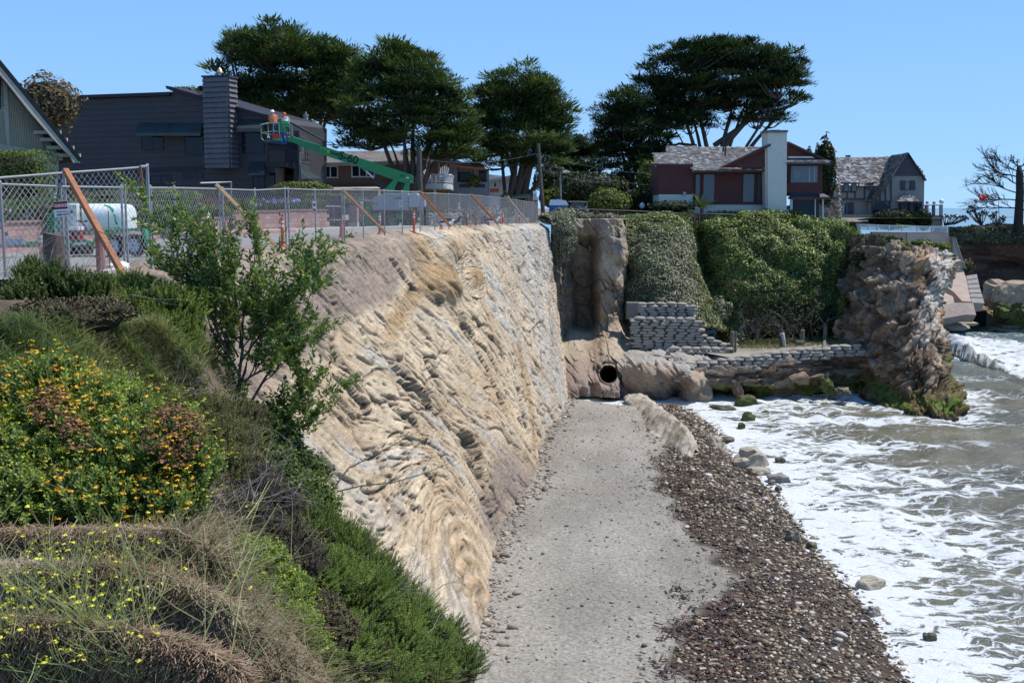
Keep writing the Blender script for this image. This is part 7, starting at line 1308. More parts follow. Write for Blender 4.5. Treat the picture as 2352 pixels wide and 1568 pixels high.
# --- chain link fences
def fence(name, label, line, posts, bots, spacing, wr, post_r=.028, ybot=None):
    """line: (px, y of top rail, distance)"""
    L_ = np.array([P(x, y, Y) for x, y, Y in line]); lx = np.array([l[0] for l in line], float); th = thing(name, label, 'fence', L_[len(L_) // 2] * (1, 1, 0))
    MB().tube(L_, .026, 6).build('top_rail', galv, th)
    B = L_.copy(); B[:, 2] = [b for b in bots]
    seg = np.linalg.norm(np.diff(L_[:, :2], axis=0), axis=1); s = np.concatenate([[0], np.cumsum(seg)])
    for x in posts:
        t = np.interp(x, lx, s); p = [np.interp(t, s, L_[:, k]) for k in range(3)]; b = np.interp(t, s, B[:, 2])
        MB().lathe((p[0], p[1], b - .1), [(post_r, 0), (post_r, p[2] - b + .12), (post_r * 1.3, p[2] - b + .13), (post_r * .6, p[2] - b + .17)], 7).build('post', galv, th)
    V = [];
    def ptat(t, h): return np.stack([np.interp(t, s, L_[:, 0]), np.interp(t, s, L_[:, 1]), np.interp(t, s, B[:, 2]) * (1 - h) + np.interp(t, s, L_[:, 2]) * h], -1)
    H = float(np.mean(L_[:, 2] - B[:, 2])); t0 = np.arange(-H, s[-1] + H, spacing); quads = []
    for sg in (1, -1):
        ts = np.linspace(0, 1, 7)
        TT = t0[:, None] + sg * (ts * H - H / 2)[None, :] + H / 2 * 0; ok = (TT > 0) & (TT < s[-1]); Q = ptat(np.clip(TT, 0, s[-1]), np.broadcast_to(ts, TT.shape)); Q = Q + np.random.default_rng(1).normal(0, .004, Q.shape)
        g = ok[:, :-1] & ok[:, 1:]; a, b = Q[:, :-1][g], Q[:, 1:][g]; d = b - a; d /= np.linalg.norm(d, axis=1, keepdims=True); n1 = np.cross(d, (0, 1, .2)); n1 /= np.linalg.norm(n1, axis=1, keepdims=True); n2 = np.cross(d, n1)
        w_ = wr; c0_, c1_, c2_ = n1 * w_, -n1 * w_ * .5 + n2 * w_ * .87, -n1 * w_ * .5 - n2 * w_ * .87
        for u, v in ((c0_, c1_), (c1_, c2_), (c2_, c0_)): quads.append(np.stack([a + u, b + u, b + v, a + v], 1))
    V = np.concatenate(quads).reshape(-1, 3); tag(nmesh('chain_link', V, np.arange(len(V)).reshape(-1, 4), M('link_wire', (.50, .50, .49), .5, .1, 20, metal=.3), th), kind='stuff'); return th
ml = [(-60, 421, 19), (0, 423, 19.5), (139, 428.5, 21.2), (232, 430, 22.3), (280, 430.5, 23), (345, 431.5, 24.4), (400, 431.6, 26), (503, 434, 29), (585, 437, 31.6), (655, 433.5, 34)]
fence('chain_link_fence', 'near low section of chain link fence behind the danger sign', ml, [0, 139, 278, 286, 345, 400, 503, 510, 585, 654], [-.05] * 9 + [.02], .155, .0028)
m2 = [(655, 433.5, 34.1), (723, 436, 37), (784, 436.5, 40), (833, 437, 43), (882, 437.5, 46), (923, 440, 48.3), (964, 440.5, 51), (975, 444, 52)]
fence('chain_link_fence', 'middle section of chain link fence in front of the green lift', m2, [661, 723, 784, 789, 833, 882, 923, 964], [.0, .05, .08, .1, .13, .15, .18, .18], .17, .0036)
m3 = [(975, 444.5, 52.2), (998, 444, 54), (1030, 446, 57), (1056, 447, 59.5), (1081, 448, 62), (1102, 450, 64.5), (1122, 452.5, 67), (1144, 454, 70), (1164, 456, 73), (1186, 459.5, 76.5), (1204, 462.5, 80), (1220, 464.5, 83), (1236, 466.5, 86)]
fence('chain_link_fence', 'far section of chain link fence running to the cliff corner', m3, [998, 1030, 1056, 1081, 1102, 1122, 1144, 1164, 1186, 1204, 1220, 1235], [.18] * 7 + [.15, .12, .1, .05, 0, 0], .19, .0048)
tf_ = [(-60, 412.5, 19.2), (0, 408.5, 19.8), (147, 397, 21.4), (270, 388.5, 22.8), (338, 383, 23.7)]
fence('tall_fence', 'taller chain link section with rail above the low fence at far left', tf_, [147, 338], [-.05] * 5, .155, .0028, .036)
MB().tube([P(322, 382.5, 23.4), P(338, 382, 23.7)], .03, 6).build('rail_stub', galv, bpy.data.objects['tall_fence']); MB().tube([P(323, 383, 23.4), P(330, 440, 23.4)], .022, 5).build('rusty_brace', M('rusty', (.22, .10, .05), .8), bpy.data.objects['tall_fence'])
for i, (x0, y0, Y0, x1, y1, Y1, wd, mt, lb2) in enumerate([(150, 391, 21.2, 284, 633, 19.6, .105, redwood, 'thick reddish timber brace leaning beside the danger sign'), (497, 424, 28.8, 636, 566, 30.2, .085, lumber, 'fresh yellow timber brace behind the leafy sapling'), (787, 437, 39.8, 884, 533, 41.5, .095, M('brown_lumber', (.33, .19, .12), .7, .15, 8, .2), 'brown timber brace in front of the lift cowling'), (965, 441, 50.8, 1034, 519, 52.4, .10, redwood, 'reddish timber brace at the right end of the lift, gull at its foot'),
        (1082, 446, 62, 1141, 511.5, 64.5, .11, redwood, 'reddish timber brace with a white gull beside its foot'), (1165, 452, 72.8, 1211, 510, 75, .11, M('grey_lumber', (.30, .25, .20), .8, .2, 8), 'greyish timber brace farthest along the fence')]):
    a, b = P(x0, y0, Y0), P(x1, y1, Y1); tag(MB().bar(a, b + (b - a) * .01, wd, wd * 1.0).build('timber_brace', mt), lb2, 'brace', 'timber braces leaning on the fence')
orm = M('orange_plastic', (.62, .10, .045), .6, .15, 10); orf = M('faded_orange', (.45, .16, .13), .75, .2, 10); rfl = M('reflective_band', (.62, .6, .58), .35)
for i, (x, yt, yb, Y, mt, lb2, cone) in enumerate([(97, 532, 606, 21.5, orf, 'faded orange marker post left of the tree stump', 0), (233, 530, 630, 20.6, M('faded_pink', (.38, .17, .15), .85, .2, 10), 'faded pinkish post right of the tree stump, under the thick brace', 0), (495, 512, 548, 31, orf, 'orange marker post half hidden by the top of the sapling', 0), (649.5, 499, 567, 33.4, orm, 'bright orange marker post with bands beside the fence post', 0), (786, 500, 546, 40.5, orm, 'orange cone at the foot of a fence post', 1),
        (872.5, 490, 538, 45, orf, 'orange marker post behind the brown brace', 0), (951, 484, 533, 49.5, orm, 'red orange marker post with knob beside the lift wheel', 0), (1014, 495, 526, 55, orf, 'red marker post left of the gull pair', 0), (1074, 488, 519, 61, orf, 'marker post just left of the fifth brace', 0), (1094, 491, 518, 63, orf, 'slender marker post right of the fifth brace', 0), (1121.5, 490, 517, 66, orf, 'marker post midway behind the fifth brace', 0), (1155, 490, 513, 70, orm, 'marker post with pale bands near the cliff corner', 0), (1151, 496, 513, 72, orf, 'partly hidden marker post behind its banded neighbour', 0), (1193, 491, 511, 76, orf, 'farthest marker post, behind the last brace', 0)]):
    b = P(x, yb, Y); h = P(x, yt, Y)[2] - b[2]; t_ = thing('marker_post', lb2, 'marker post', b, 'orange marker posts along the fence'); rr_ = .055 if i != 1 else .09
    if cone: MB().lathe(b, [(.17, 0), (.17, .03), (.12, .04), (.035, h), (.01, h)], 12).build('cone_body', orm, t_); continue
    MB().lathe(b, [(rr_ * 2.2, 0), (rr_ * 1.9, .05), (rr_, .06), (rr_ * .95, h * .95), (rr_ * 1.1, h * .955), (rr_ * .9, h), (.01, h + .01)], 10).build('body', mt, t_)
    if i != 1:
        for z_ in (.66, .8): MB().lathe(b + (0, 0, h * z_), [(rr_ * 1.03, 0), (rr_ * 1.03, h * .09)], 10).build('band', rfl, t_)
b = P(*c8(635, 1345), 20.3); m = MB(); m.lathe(b, [(.225, -.1), (.21, .2), (.19, .42), (.18, .60)], 14); vv = [list(v_) for v_ in m.v]
for v_ in vv: v_[2] += (v_[0] - b[0]) * -.20 if v_[2] > b[2] + .5 else 0; k = 1 + .1 * random.uniform(-1, 1); v_[0] = b[0] + (v_[0] - b[0]) * k
m.v = [tuple(v_) for v_ in vv]; stp = thing('tree_stump', 'dark weathered tree stump behind the wire fence', 'stump', b); m.build('trunk', M('stump_bark', (.085, .07, .06), .95, .4, 8, 1, 20, stretch=(1, 1, .25)), stp)
tag(MB().tube([P(*c8(1268, 1490), 20.2), P(*c8(1245, 720), 20.2)], .010, 5).build('green_stake', M('green_stake', (.12, .17, .05))), 'thin green stake standing against the near fence', 'stake')
tag(MB().bar(P(*c8(1120, 1470), 19.8), P(*c8(1420, 1390), 20.4), .22, .12).build('concrete_strip', M('pale_concrete', (.5, .48, .44), .9)), 'pale concrete strip lying at the foot of the thick brace', 'concrete')
bag_w = P(*c8(1345, 1385), 21); boulder('white_sack', 'crumpled white sack on the ground by the near fence', bag_w, (.45, .35, .25), 5, white, sub=2, cat='sack')
# --- lettering
def lettering(body, c, u, v, size, mat, par, name='lettering', align='CENTER'):
    cu = bpy.data.curves.new(name, 'FONT'); cu.body = body; cu.size = size; cu.align_x = align; cu.align_y = 'CENTER'; cu.extrude = .002; cu.offset = size * .02
    o = bpy.data.objects.new(name, cu); C.objects.link(o); dg = bpy.context.evaluated_depsgraph_get(); me = bpy.data.meshes.new_from_object(o.evaluated_get(dg)); bpy.data.objects.remove(o)
    me.materials.clear(); me.materials.append(mat); u, v = Vector(u).normalized(), Vector(v).normalized(); n = u.cross(v)
    me.transform(Matrix(((u.x, v.x, n.x, c[0]), (u.y, v.y, n.y, c[1]), (u.z, v.z, n.z, c[2]), (0, 0, 0, 1)))); return link(name, me, par)
blk = M('black_print', (.012, .012, .012), .6); redp = M('red_print', (.42, .02, .03), .5)
sg = yplane(20.55); s_t = thing('danger_sign', 'red and white DANGER KEEP OUT sign wired to the near fence', 'sign', sg.hit(*c8(720, 700)))
pc('panel', c8, [(641, 615), (799, 604), (806, 782), (652, 793)], sg, .006, white, s_t, .09); pc('header', c8, [(643, 620), (798, 609), (801, 697), (647, 707)], sg, .004, blk, s_t, .093)
cx, cy = 722, 657; pc('red_oval', c8, [(cx + 75 * np.sign(math.cos(a)) * abs(math.cos(a)) ** .6, cy + 35 * np.sign(math.sin(a)) * abs(math.sin(a)) ** .7 - 4.5 * math.cos(a)) for a in np.linspace(0, 2 * math.pi, 20, endpoint=False)], sg, .003, redp, s_t, .096)
ud, vd = (1, 0, .06), (0, 0, 1); px1 = 21 / 2400 / 3.41 / 1.469
for tx, x, y, hh, mt, o in [('DANGER', 720, 660, 44, white, .10), ('CONSTRUCTION AREA', 722, 731, 17, blk, .095), ('KEEP OUT', 722, 766, 29, blk, .095)]: lettering(tx, sg.off(o).hit(*c8(x, y)), ud, vd, hh * px1 * {44: 1.02, 17: .86, 29: 1.0}[hh], mt, s_t)
for i, (c, x0, y0, x1, y1, Y, lb2) in enumerate([(c2, 308, 1266, 350, 1330, 31.4, 'small pale notice on the fence left of the violet flowers'), (c2, 752, 1268, 778, 1340, 36.8, 'white tilted sign with red symbol on the fence above the driveway'), (c6_, 850, 782, 876, 912, 42.8, 'narrow white sign partly behind the brown brace'), (c6_, 1362, 768, 1410, 852, 47.9, 'cream notice on the fence in front of the lift cowling'), (c6_, 2144, 800, 2160, 884, 59, 'small white sign on the far fence right of the gull pair'), (c7_, 186, 565, 200, 650, 59.3, 'thin white sign on the far fence left of the fifth brace'), (c7_, 696, 590, 708, 660, 69.6, 'thin white sign on the far fence before the last brace'), (c7_, 930, 628, 944, 672, 76, 'tiny white sign on the fence below the last brace')]):
    t_ = thing('fence_sign', lb2, 'sign', P(*c((x0 + x1) / 2, y1), Y - .1)); q = yplane(Y - .06); pc('panel', c, [(x0, y1), (x1, y1 + 3), (x1, y0 + 3), (x0, y0)], q, .01, M('cream_sign', (.62, .60, .50), .6) if i in (0, 3) else white, t_)
    mx, my, hw, hh = (x0 + x1) / 2, (y0 + y1) / 2, (x1 - x0) / 2, (y1 - y0) / 2
    if i in (1, 2): pc('red_symbol', c, [(mx + hw * .7 * math.cos(a), my - hh * .25 + hw * .9 * math.sin(a)) for a in np.linspace(0, 6.28, 14, endpoint=False)], q, .004, redp, t_, .004); pc('red_symbol', c, [(x0 + 3, y1 - 3), (x1 - 3, y1), (x1 - 3, y1 - hh * .4), (x0 + 3, y1 - hh * .4 - 3)], q, .004, redp, t_, .004)
    else:
        for k in range(3 if i in (0, 3) else 2): pc('print_line', c, [(x0 + hw * .3, y0 + hh * (.5 + .5 * k) + 3), (x1 - hw * .3, y0 + hh * (.5 + .5 * k) + 5), (x1 - hw * .3, y0 + hh * (.35 + .5 * k) + 3), (x0 + hw * .3, y0 + hh * (.35 + .5 * k))], q, .004, M('grey_print', (.18, .18, .2)), t_, .004)
# --- tank trailer
TY = 27.3; q = yplane(TY); grn = M('green_enamel', (.015, .26, .085), .4, .08, 4, spec=.5); tr_ = thing('tank_trailer', 'white water tank trailer with green frame and two spoked rims behind the fence', 'trailer', q.hit(*c8(1150, 1250))); tkm = M('tank_plastic', (.74, .78, .76), .5, .04, 2)
k8 = TY / 2400 / 3.41 / 1.469; c = q.off(-.75).hit(*c8(1105, 822)); Lh = 425 * k8; R_ = 185 * k8; pf = []
m = MB(); n = 24; st_ = [(-1, .80), (-.985, .9), (-.93, .97), (-.8, 1), (0, 1), (.8, 1), (.93, .95), (.98, .86), (1.0, .72)]
for t, f in st_:
    for a in np.linspace(0, 2 * math.pi, n, endpoint=False): cs, sn = math.cos(a), math.sin(a); m.v.append((c[0] + t * Lh, c[1] + np.sign(cs) * abs(cs) ** .75 * R_ * 1.15 * f, c[2] + np.sign(sn) * abs(sn) ** .75 * R_ * f))
m.f = [(i * n + k, i * n + (k + 1) % n, (i + 1) * n + (k + 1) % n, (i + 1) * n + k) for i in range(len(st_) - 1) for k in range(n)] + [tuple(range(n))[::-1], tuple((len(st_) - 1) * n + k for k in range(n))]
m.build('tank', tkm, tr_, True); fr_ = R_ * 1.15
q2 = q.off(-.75 + fr_)
band = [(1240, 690), (1275, 720), (1310, 780), (1330, 850), (1338, 925), (1355, 925), (1345, 840), (1325, 765), (1290, 705), (1262, 688)]
xs_ = []; m = MB()
for (xa, ya), (xb, yb) in zip([(1160, 660), (1225, 678), (1270, 712), (1305, 780), (1325, 850), (1335, 925)], [(1175, 654), (1240, 668), (1295, 705), (1328, 778), (1350, 850), (1362, 925)]):
    for x, y in ((xa, ya), (xb, yb)):
        p = q2.hit(*c8(x, y)); sn = np.clip((p[2] - c[2]) / R_, -.99, .99); a = np.sign(sn) * abs(sn) ** (1 / .75); cs = math.sqrt(max(0, 1 - min(1, abs(a)) ** 2)); m.v.append((p[0], c[1] - abs(cs) ** .75 * fr_ - .006, p[2] + (.008 if y < 670 else 0)))
m.f = [(2 * i, 2 * i + 1, 2 * i + 3, 2 * i + 2) for i in range(5)]; m.build('green_stripe', grn, tr_)
MB().box(q.off(-.3).hit(*c8(790, 830)), (240 * k8, .25, 360 * k8)).build('tank_end_panel', M('shade_panel', (.50, .53, .50), .6), tr_); lettering('541', q.off(-.165).hit(*c8(820, 738)), (1, 0, 0), (0, 0, 1), .1, blk, tr_)  # grey panel for the tank's end, its shade put into the colour
for pts, th, o, nm, mt in [([(280, 1075), (1060, 1062), (1085, 1110), (1040, 1118), (280, 1140)], .1, .1, 'frame_rail', grn), ([(1245, 935), (1650, 915), (1655, 950), (1245, 968)], .5, .15, 'fender', grn), ([(1650, 912), (1680, 912), (1735, 1100), (1700, 1100), (1630, 950)], .5, .15, 'fender', grn), ([(1228, 950), (1262, 945), (1250, 1100), (1215, 1100)], .5, .15, 'fender', grn), ([(1050, 1120), (1130, 940), (1150, 945), (1080, 1120)], .1, .05, 'brace', grn), ([(0, 1115), (300, 1110), (300, 1140), (0, 1150)], .15, .1, 'tongue', galv), ([(130, 1105), (440, 1075), (440, 1140), (130, 1145)], .12, .06, 'tongue', grn), ([(1440, 1000), (1730, 950), (1730, 1000), (1440, 1040)], .1, -1.2, 'frame_rail', grn),
                       ([(600, 1065), (780, 1060), (780, 1140), (600, 1140)], .6, 0, 'frame_rail', grn), ([(868, 1085), (1010, 1075), (1012, 1105), (870, 1115)], .01, .115, 'plate', M('plate', (.5, .55, .52)))]: pc(nm, c8, pts, q, th, mt, tr_, o)
def wheel(c, r_, w_, axis, par, rimm, hub=True, tread=0):
    R3 = Vector(axis).to_track_quat('Z', 'Y').to_matrix(); t = MB(); t.lathe(c, [(r_ * .58, -w_ * .2), (r_ * .62, -w_ * .5), (r_ * .93, -w_ * .5), (r_, -w_ * .34), (r_, w_ * .34), (r_ * .93, w_ * .5), (r_ * .62, w_ * .5), (r_ * .58, w_ * .2)], 28, M=R3, cap=False)
    o = t.build('wheel', rubber, par)
    if tread:
        m = MB()
        for k in range(tread):
            a = 2 * math.pi * k / tread; m.box(Vector(c) + R3 @ Vector((math.cos(a) * r_ * .99, math.sin(a) * r_ * .99, (.22 if k % 2 else -.22) * w_)), (r_ * .10, r_ * .13, w_ * .5), M=R3 @ Matrix.Rotation(a + (.35 if k % 2 else -.35), 3, 'Z'))
        fix(tag(m.build('tread', rubber), kind='stuff'), o)
    rm = MB().lathe(c, [(r_ * .64, -w_ * .42), (r_ * .66, w_ * .47), (r_ * .60, w_ * .49), (r_ * .54, w_ * .28), (r_ * .3, w_ * .24), (r_ * .26, w_ * .3), (.01, w_ * .3)], 20, M=R3).build('rim', rimm, None, False); fix(rm, o)
    if hub:
        m = MB()
        for k in range(8): a = 2 * math.pi * k / 8; m.box(Vector(c) + R3 @ Vector((math.cos(a) * r_ * .44, math.sin(a) * r_ * .44, w_ * .3)), (r_ * .14, r_ * .08, .01), M=R3 @ Matrix.Rotation(a, 3, 'Z'))
        h = tag(m.build('rim_slots', blk), kind='stuff'); fix(h, o); h = MB().lathe(Vector(c), [(r_ * .14, w_ * .3), (r_ * .12, w_ * .55), (.01, w_ * .56)], 10, M=R3).build('hub', M('hub_metal', (.35, .3, .22), .4), None); fix(h, o)
    return o
wax = Vector((-.38, -1, 0)); chrome = M('rim_silver', (.62, .66, .78), .35, .05, 5, spec=.6)
for x, y in ((1335, 1128), (1570, 1118)): wheel(q.off(-.05).hit(*c8(x, y)), .285, .22, wax, tr_, chrome)
for x, y in ((770, 1150), (955, 1158), (1500, 1100)): wheel(q.off(-1.6).hit(*c8(x, y)), .27, .2, (0, -1, 0), tr_, M('dark_rim', (.06,) * 3), False)
MB().box(q.off(0).hit(*c8(860, 1010)), (150 * k8, .3, 110 * k8)).build('engine', M('engine_red', (.25, .02, .03), .4), tr_); MB().box(q.off(.02).hit(*c8(868, 920)), (135 * k8, .34, 40 * k8)).build('engine_cover', white, tr_); MB().box(q.off(.1).hit(*c8(872, 1000)), (.10, .2, .12)).build('engine_guard', darkm, tr_)
for pl_ in ([(925, 660), (932, 780), (940, 860)], [(880, 835), (945, 848), (1010, 835)], [(945, 860), (985, 900), (975, 990)], [(985, 960), (1040, 940), (1100, 935)]): MB().tube([q.off(.05).hit(*c8(x, y)) for x, y in pl_], .028, 6).build('pipe', M('valve_brown', (.14, .09, .08), .5, metal=.3), tr_)
for k in range(6): pc('hose_rack_fin', c8, [(540 + k * 2, 752 + k * 36), (648, 745 + k * 36), (648, 760 + k * 36), (540 + k * 2, 768 + k * 36)], q, .25, grn, tr_, .05)
pc('rack_post', c8, [(585, 740), (605, 740), (605, 1000), (585, 1000)], q, .1, grn, tr_); pc('front_guard', c8, [(515, 1055), (525, 990), (560, 955), (645, 945), (655, 1060)], q, .3, tkm, tr_, -.2)
MB().box(q.off(.15).hit(*c8(190, 1075)), (200 * k8, .2, 70 * k8)).build('winch', M('winch_grey', (.33, .36, .40), .4, metal=.4), tr_); MB().tube([q.off(.1).hit(*c8(62, 1010)), q.off(.1).hit(*c8(66, 1150))], .07, 8).build('jack', M('winch_grey', (.3,) * 3), tr_); MB().tube([q.off(.1).hit(*c8(-120, 1135)), q.off(.1).hit(*c8(60, 1125))], .05, 6).build('coupler', galv, tr_)
MB().tube([q.off(-.7).hit(*c8(930, 628)), q.off(-.7).hit(*c8(810, 628)), q.off(-.7).hit(*c8(806, 650))], .02, 5).build('top_bar', galv, tr_)
# --- boom lift
LY = 72; q = yplane(LY); bl_t = thing('boom_lift', 'green telescopic boom lift with grey cowlings, basket raised by the dark house', 'boom lift', q.hit(*c6_(1250, 1130))); cow = M('grey_cowling', (.30, .33, .37), .5, .1, 2); grl = M('lift_green', (.018, .235, .075), .45, .1, 3, spec=.5)
pc('outer_boom', c5, [(1035, 522), (2290, 926), (2328, 955), (2326, 1010), (2285, 1062), (2110, 1020), (1705, 872), (1660, 880), (1600, 830), (1040, 642)], q, .42, grl, bl_t, .1); pc('inner_boom', c5, [(600, 428), (685, 404), (712, 420), (870, 476), (1045, 532), (1045, 636), (880, 574), (690, 494), (612, 478)], q, .3, grl, bl_t, .04)
pc('boom_top_strip', c5, [(690, 404), (712, 412), (1040, 520), (1038, 528), (870, 482), (700, 428)], q, .34, M('pale_green', (.2, .45, .25), .5), bl_t, .06)
u5 = (1, 0, -.325); v5 = (.325, 0, 1); k5 = LY / 2400 / 4.055 / 1.469; qq = q.off(.115)
lettering('S-60', qq.hit(*c5(1445, 706)), u5, v5, 150 * k5, blk, bl_t); lettering('SUNBELT', qq.hit(*c5(1272, 652)), u5, v5, 46 * k5, blk, bl_t); lettering('RENTALS', qq.hit(*c5(1100, 576)), u5, v5, 22 * k5, M('pale_print', (.3, .5, .35)), bl_t)
def flower(c0_, r_, par, pl):
    m = MB();
    for k in range(9): a = 2 * math.pi * k / 9; m.prism([pl.w(*(np.array(c0_) + np.array((math.cos(a + s_), math.sin(a + s_))) * rr_)) for s_, rr_ in ((-.22, r_ * .45), (0, r_), (.22, r_ * .45))], [pl.w(*(np.array(c0_) + np.array((math.cos(a + s_), math.sin(a + s_))) * rr_), -.004) for s_, rr_ in ((-.22, r_ * .45), (0, r_), (.22, r_ * .45))])
    m.build('flower_emblem', M('yellow_print', (.75, .55, .02), .5), par)['kind'] = 'stuff'; m = MB(); f = [pl.w(*(np.array(c0_) + np.array((math.cos(a), math.sin(a))) * r_ * .5), .002) for a in np.linspace(0, 6.28, 14, endpoint=False)]; m.prism(f, [p - pl.n * .004 for p in f]); m.build('flower_disc', M('yellow_print', (.7, .5, .02)), par); f = [pl.w(*(np.array(c0_) + np.array((math.cos(a), math.sin(a))) * r_ * .2), .006) for a in np.linspace(0, 6.28, 10, endpoint=False)]; MB().prism(f, [p - pl.n * .004 for p in f]).build('flower_eye', blk, par)
flower(qq.uv(*c5(1172, 616)), 32 * k5, bl_t, qq)
for pts, nm, mt, o, th in [([(2150, 925), (2215, 935), (2215, 975), (2150, 968)], 'access_panel', M('lift_green_d', (.012, .15, .05), .5), .112, .02), ([(2235, 965), (2275, 970), (2275, 985), (2235, 982)], 'label', white, .112, .02), ([(1640, 840), (1700, 850), (1660, 885)], 'cylinder_mount', grl, .15, .5)]: pc(nm, c5, pts, q, th, mt, bl_t, o)
MB().tube([q.off(-.1).hit(*c5(1660, 855)), q.off(-.1).hit(*c5(1800, 985))], .07, 8).build('cylinder_rod', chrome, bl_t); MB().tube([q.off(-.1).hit(*c5(1795, 980)), q.off(-.1).hit(*c5(1960, 1120))], .16, 10).build('lift_cylinder', darkm, bl_t)
pc('riser_arm', c6_, [(1150, 700), (1185, 610), (1300, 490), (1342, 485), (1345, 520), (1300, 620), (1285, 700)], q, .3, grl, bl_t, .2); pc('riser_arm', c6_, [(1400, 700), (1425, 600), (1455, 540), (1500, 535), (1500, 570), (1480, 700)], q, .3, grl, bl_t, .3); pc('riser_arm', c6_, [(1300, 700), (1360, 540), (1400, 540), (1380, 700)], q, .3, darkm, bl_t, -.1); MB().tube([q.off(.3).hit(*c6_(x, y)) for x, y in [(1510, 520), (1548, 545), (1530, 590), (1500, 620)]], .05, 5).build('hose', darkm, bl_t)
def cowl(pts, th, o, nm, mt):
    qf = [q.off(o).hit(*c6_(x, y)) for x, y in pts]; ce = sum(qf) / len(qf); m = MB(); n = len(qf); rings = [(1.0, -th), (1.0, -.25), (.985, -.08), (.95, 0)]
    for s_, d_ in rings: m.v += [tuple(ce + (p - ce) * np.array((s_, 1, s_)) + q.n * d_) for p in qf]
    m.f = [(i * n + k, i * n + (k + 1) % n, (i + 1) * n + (k + 1) % n, (i + 1) * n + k) for i in range(3) for k in range(n)] + [tuple(range(n))[::-1], tuple(3 * n + k for k in range(n))]; m.build(nm, mt, bl_t)
cowl([(1000, 765), (1050, 715), (1110, 692), (1200, 678), (1490, 672), (1500, 905), (1010, 905)], 1.8, .9, 'engine_cowl', cow); cowl([(1482, 700), (1510, 674), (1590, 672), (1622, 710), (1628, 850), (1600, 862), (1490, 862)], 1.6, 1.0, 'engine_cowl', M('grey_cowling_b', (.36, .39, .43), .5, .08, 2)); cowl([(1600, 700), (1670, 705), (1696, 735), (1696, 850), (1650, 920), (1600, 905)], 1.5, .8, 'counterweight', cow)
qc = q.off(.91); flower(qc.uv(*c6_(1292, 738)), .10, bl_t, qc); lettering('SUNBELT', qc.hit(*c6_(1350, 740)), (1, 0, 0), (0, 0, 1), .16, blk, bl_t)
for pts, nm, mt, o, th in [([(1000, 905), (1640, 905), (1640, 940), (1000, 940)], 'turntable', darkm, .6, 1.6), ([(1090, 935), (1500, 935), (1480, 1040), (1120, 1040)], 'chassis', darkm, .2, 1.2), ([(880, 960), (1122, 955), (1122, 1110), (880, 1112)], 'axle_box', grl, .9, .5), ([(1338, 945), (1432, 950), (1432, 1015), (1338, 1012)], 'chassis_plate', grl, 1.0, .2), ([(890, 865), (1000, 780), (1010, 905), (900, 905)], 'tool_tray', grl, .6, .5)]: pc(nm, c6_, pts, q, th, mt, bl_t, o)
for x, y, o, ax in ((818, 1065, .9, (-.75, -.65, 0)), (1262, 1052, 1.0, (.62, -.78, 0)), (1490, 1045, -.6, (.5, -.85, 0)), (1085, 1098, -.9, (-.4, -.9, 0)), (1770, 1030, -1.6, (.4, -.9, 0))): wheel(q.off(o).hit(*c6_(x, y)), .50, .42, ax, bl_t, M('wheel_grey', (.16, .18, .18), .6), False, 22)
c9 = crop(860, 360, 8.711); qb = q.off(.4); qb2 = q.off(-.5); pale = M('basket_green', (.26, .36, .24), .5, .1, 8); f = lambda x, y, o=0: (qb if not o else qb2).hit(*c9(x, y))
for pl_ in [[f(170, 530), f(545, 472), f(700, 482)], [f(170, 530), f(385, 480, 1), f(540, 452, 1)], [f(188, 775), f(545, 722), f(705, 740)], [f(188, 775), f(395, 815, 1), f(520, 822, 1)], [f(172, 520), f(195, 935)], [f(385, 480, 1), f(402, 850, 1)], [f(545, 472), f(565, 985)], [f(1042, 532), f(1085, 542), f(1102, 870)], [f(940, 778), f(1102, 802)], [f(195, 930), f(280, 1012), f(565, 992), f(820, 1022)], [f(700, 482), f(745, 1000)]]: MB().tube(pl_, .026, 6).build('basket_rail', pale, bl_t)
pc('basket_floor', c9, [(250, 1000), (460, 985), (825, 1005), (825, 1035), (300, 1030)], q, 1.2, M('basket_floor', (.10, .13, .10)), bl_t, .45); pc('toe_board', c9, [(570, 930), (808, 935), (820, 1012), (575, 990)], qb, .04, M('bright_green', (.03, .42, .12), .5), bl_t, .03)
pc('control_box', c9, [(720, 430), (800, 400), (815, 500), (890, 640), (890, 760), (715, 760)], q, .35, grl, bl_t, .2); pc('control_panel', c9, [(812, 430), (1008, 435), (1008, 520), (820, 515)], q, .3, M('bright_green', (.03,) * 3), bl_t, .3); pc('control_panel', c9, [(832, 560), (996, 565), (996, 598), (832, 594)], q, .2, MATS['bright_green'], bl_t, .3)
for x in (830, 1012): MB().tube([q.off(.3).hit(*c9(x, 430)), q.off(.3).hit(*c9(x + 4, 640))], .022, 5).build('panel_frame', pale, bl_t)
pc('blue_cover', c9, [(720, 762), (890, 762), (880, 900), (945, 1010), (930, 1105), (760, 1105), (440, 1060), (470, 1030), (820, 1035), (825, 880)], q, .35, M('blue_cover', (.012, .07, .26), .6), bl_t, .25)
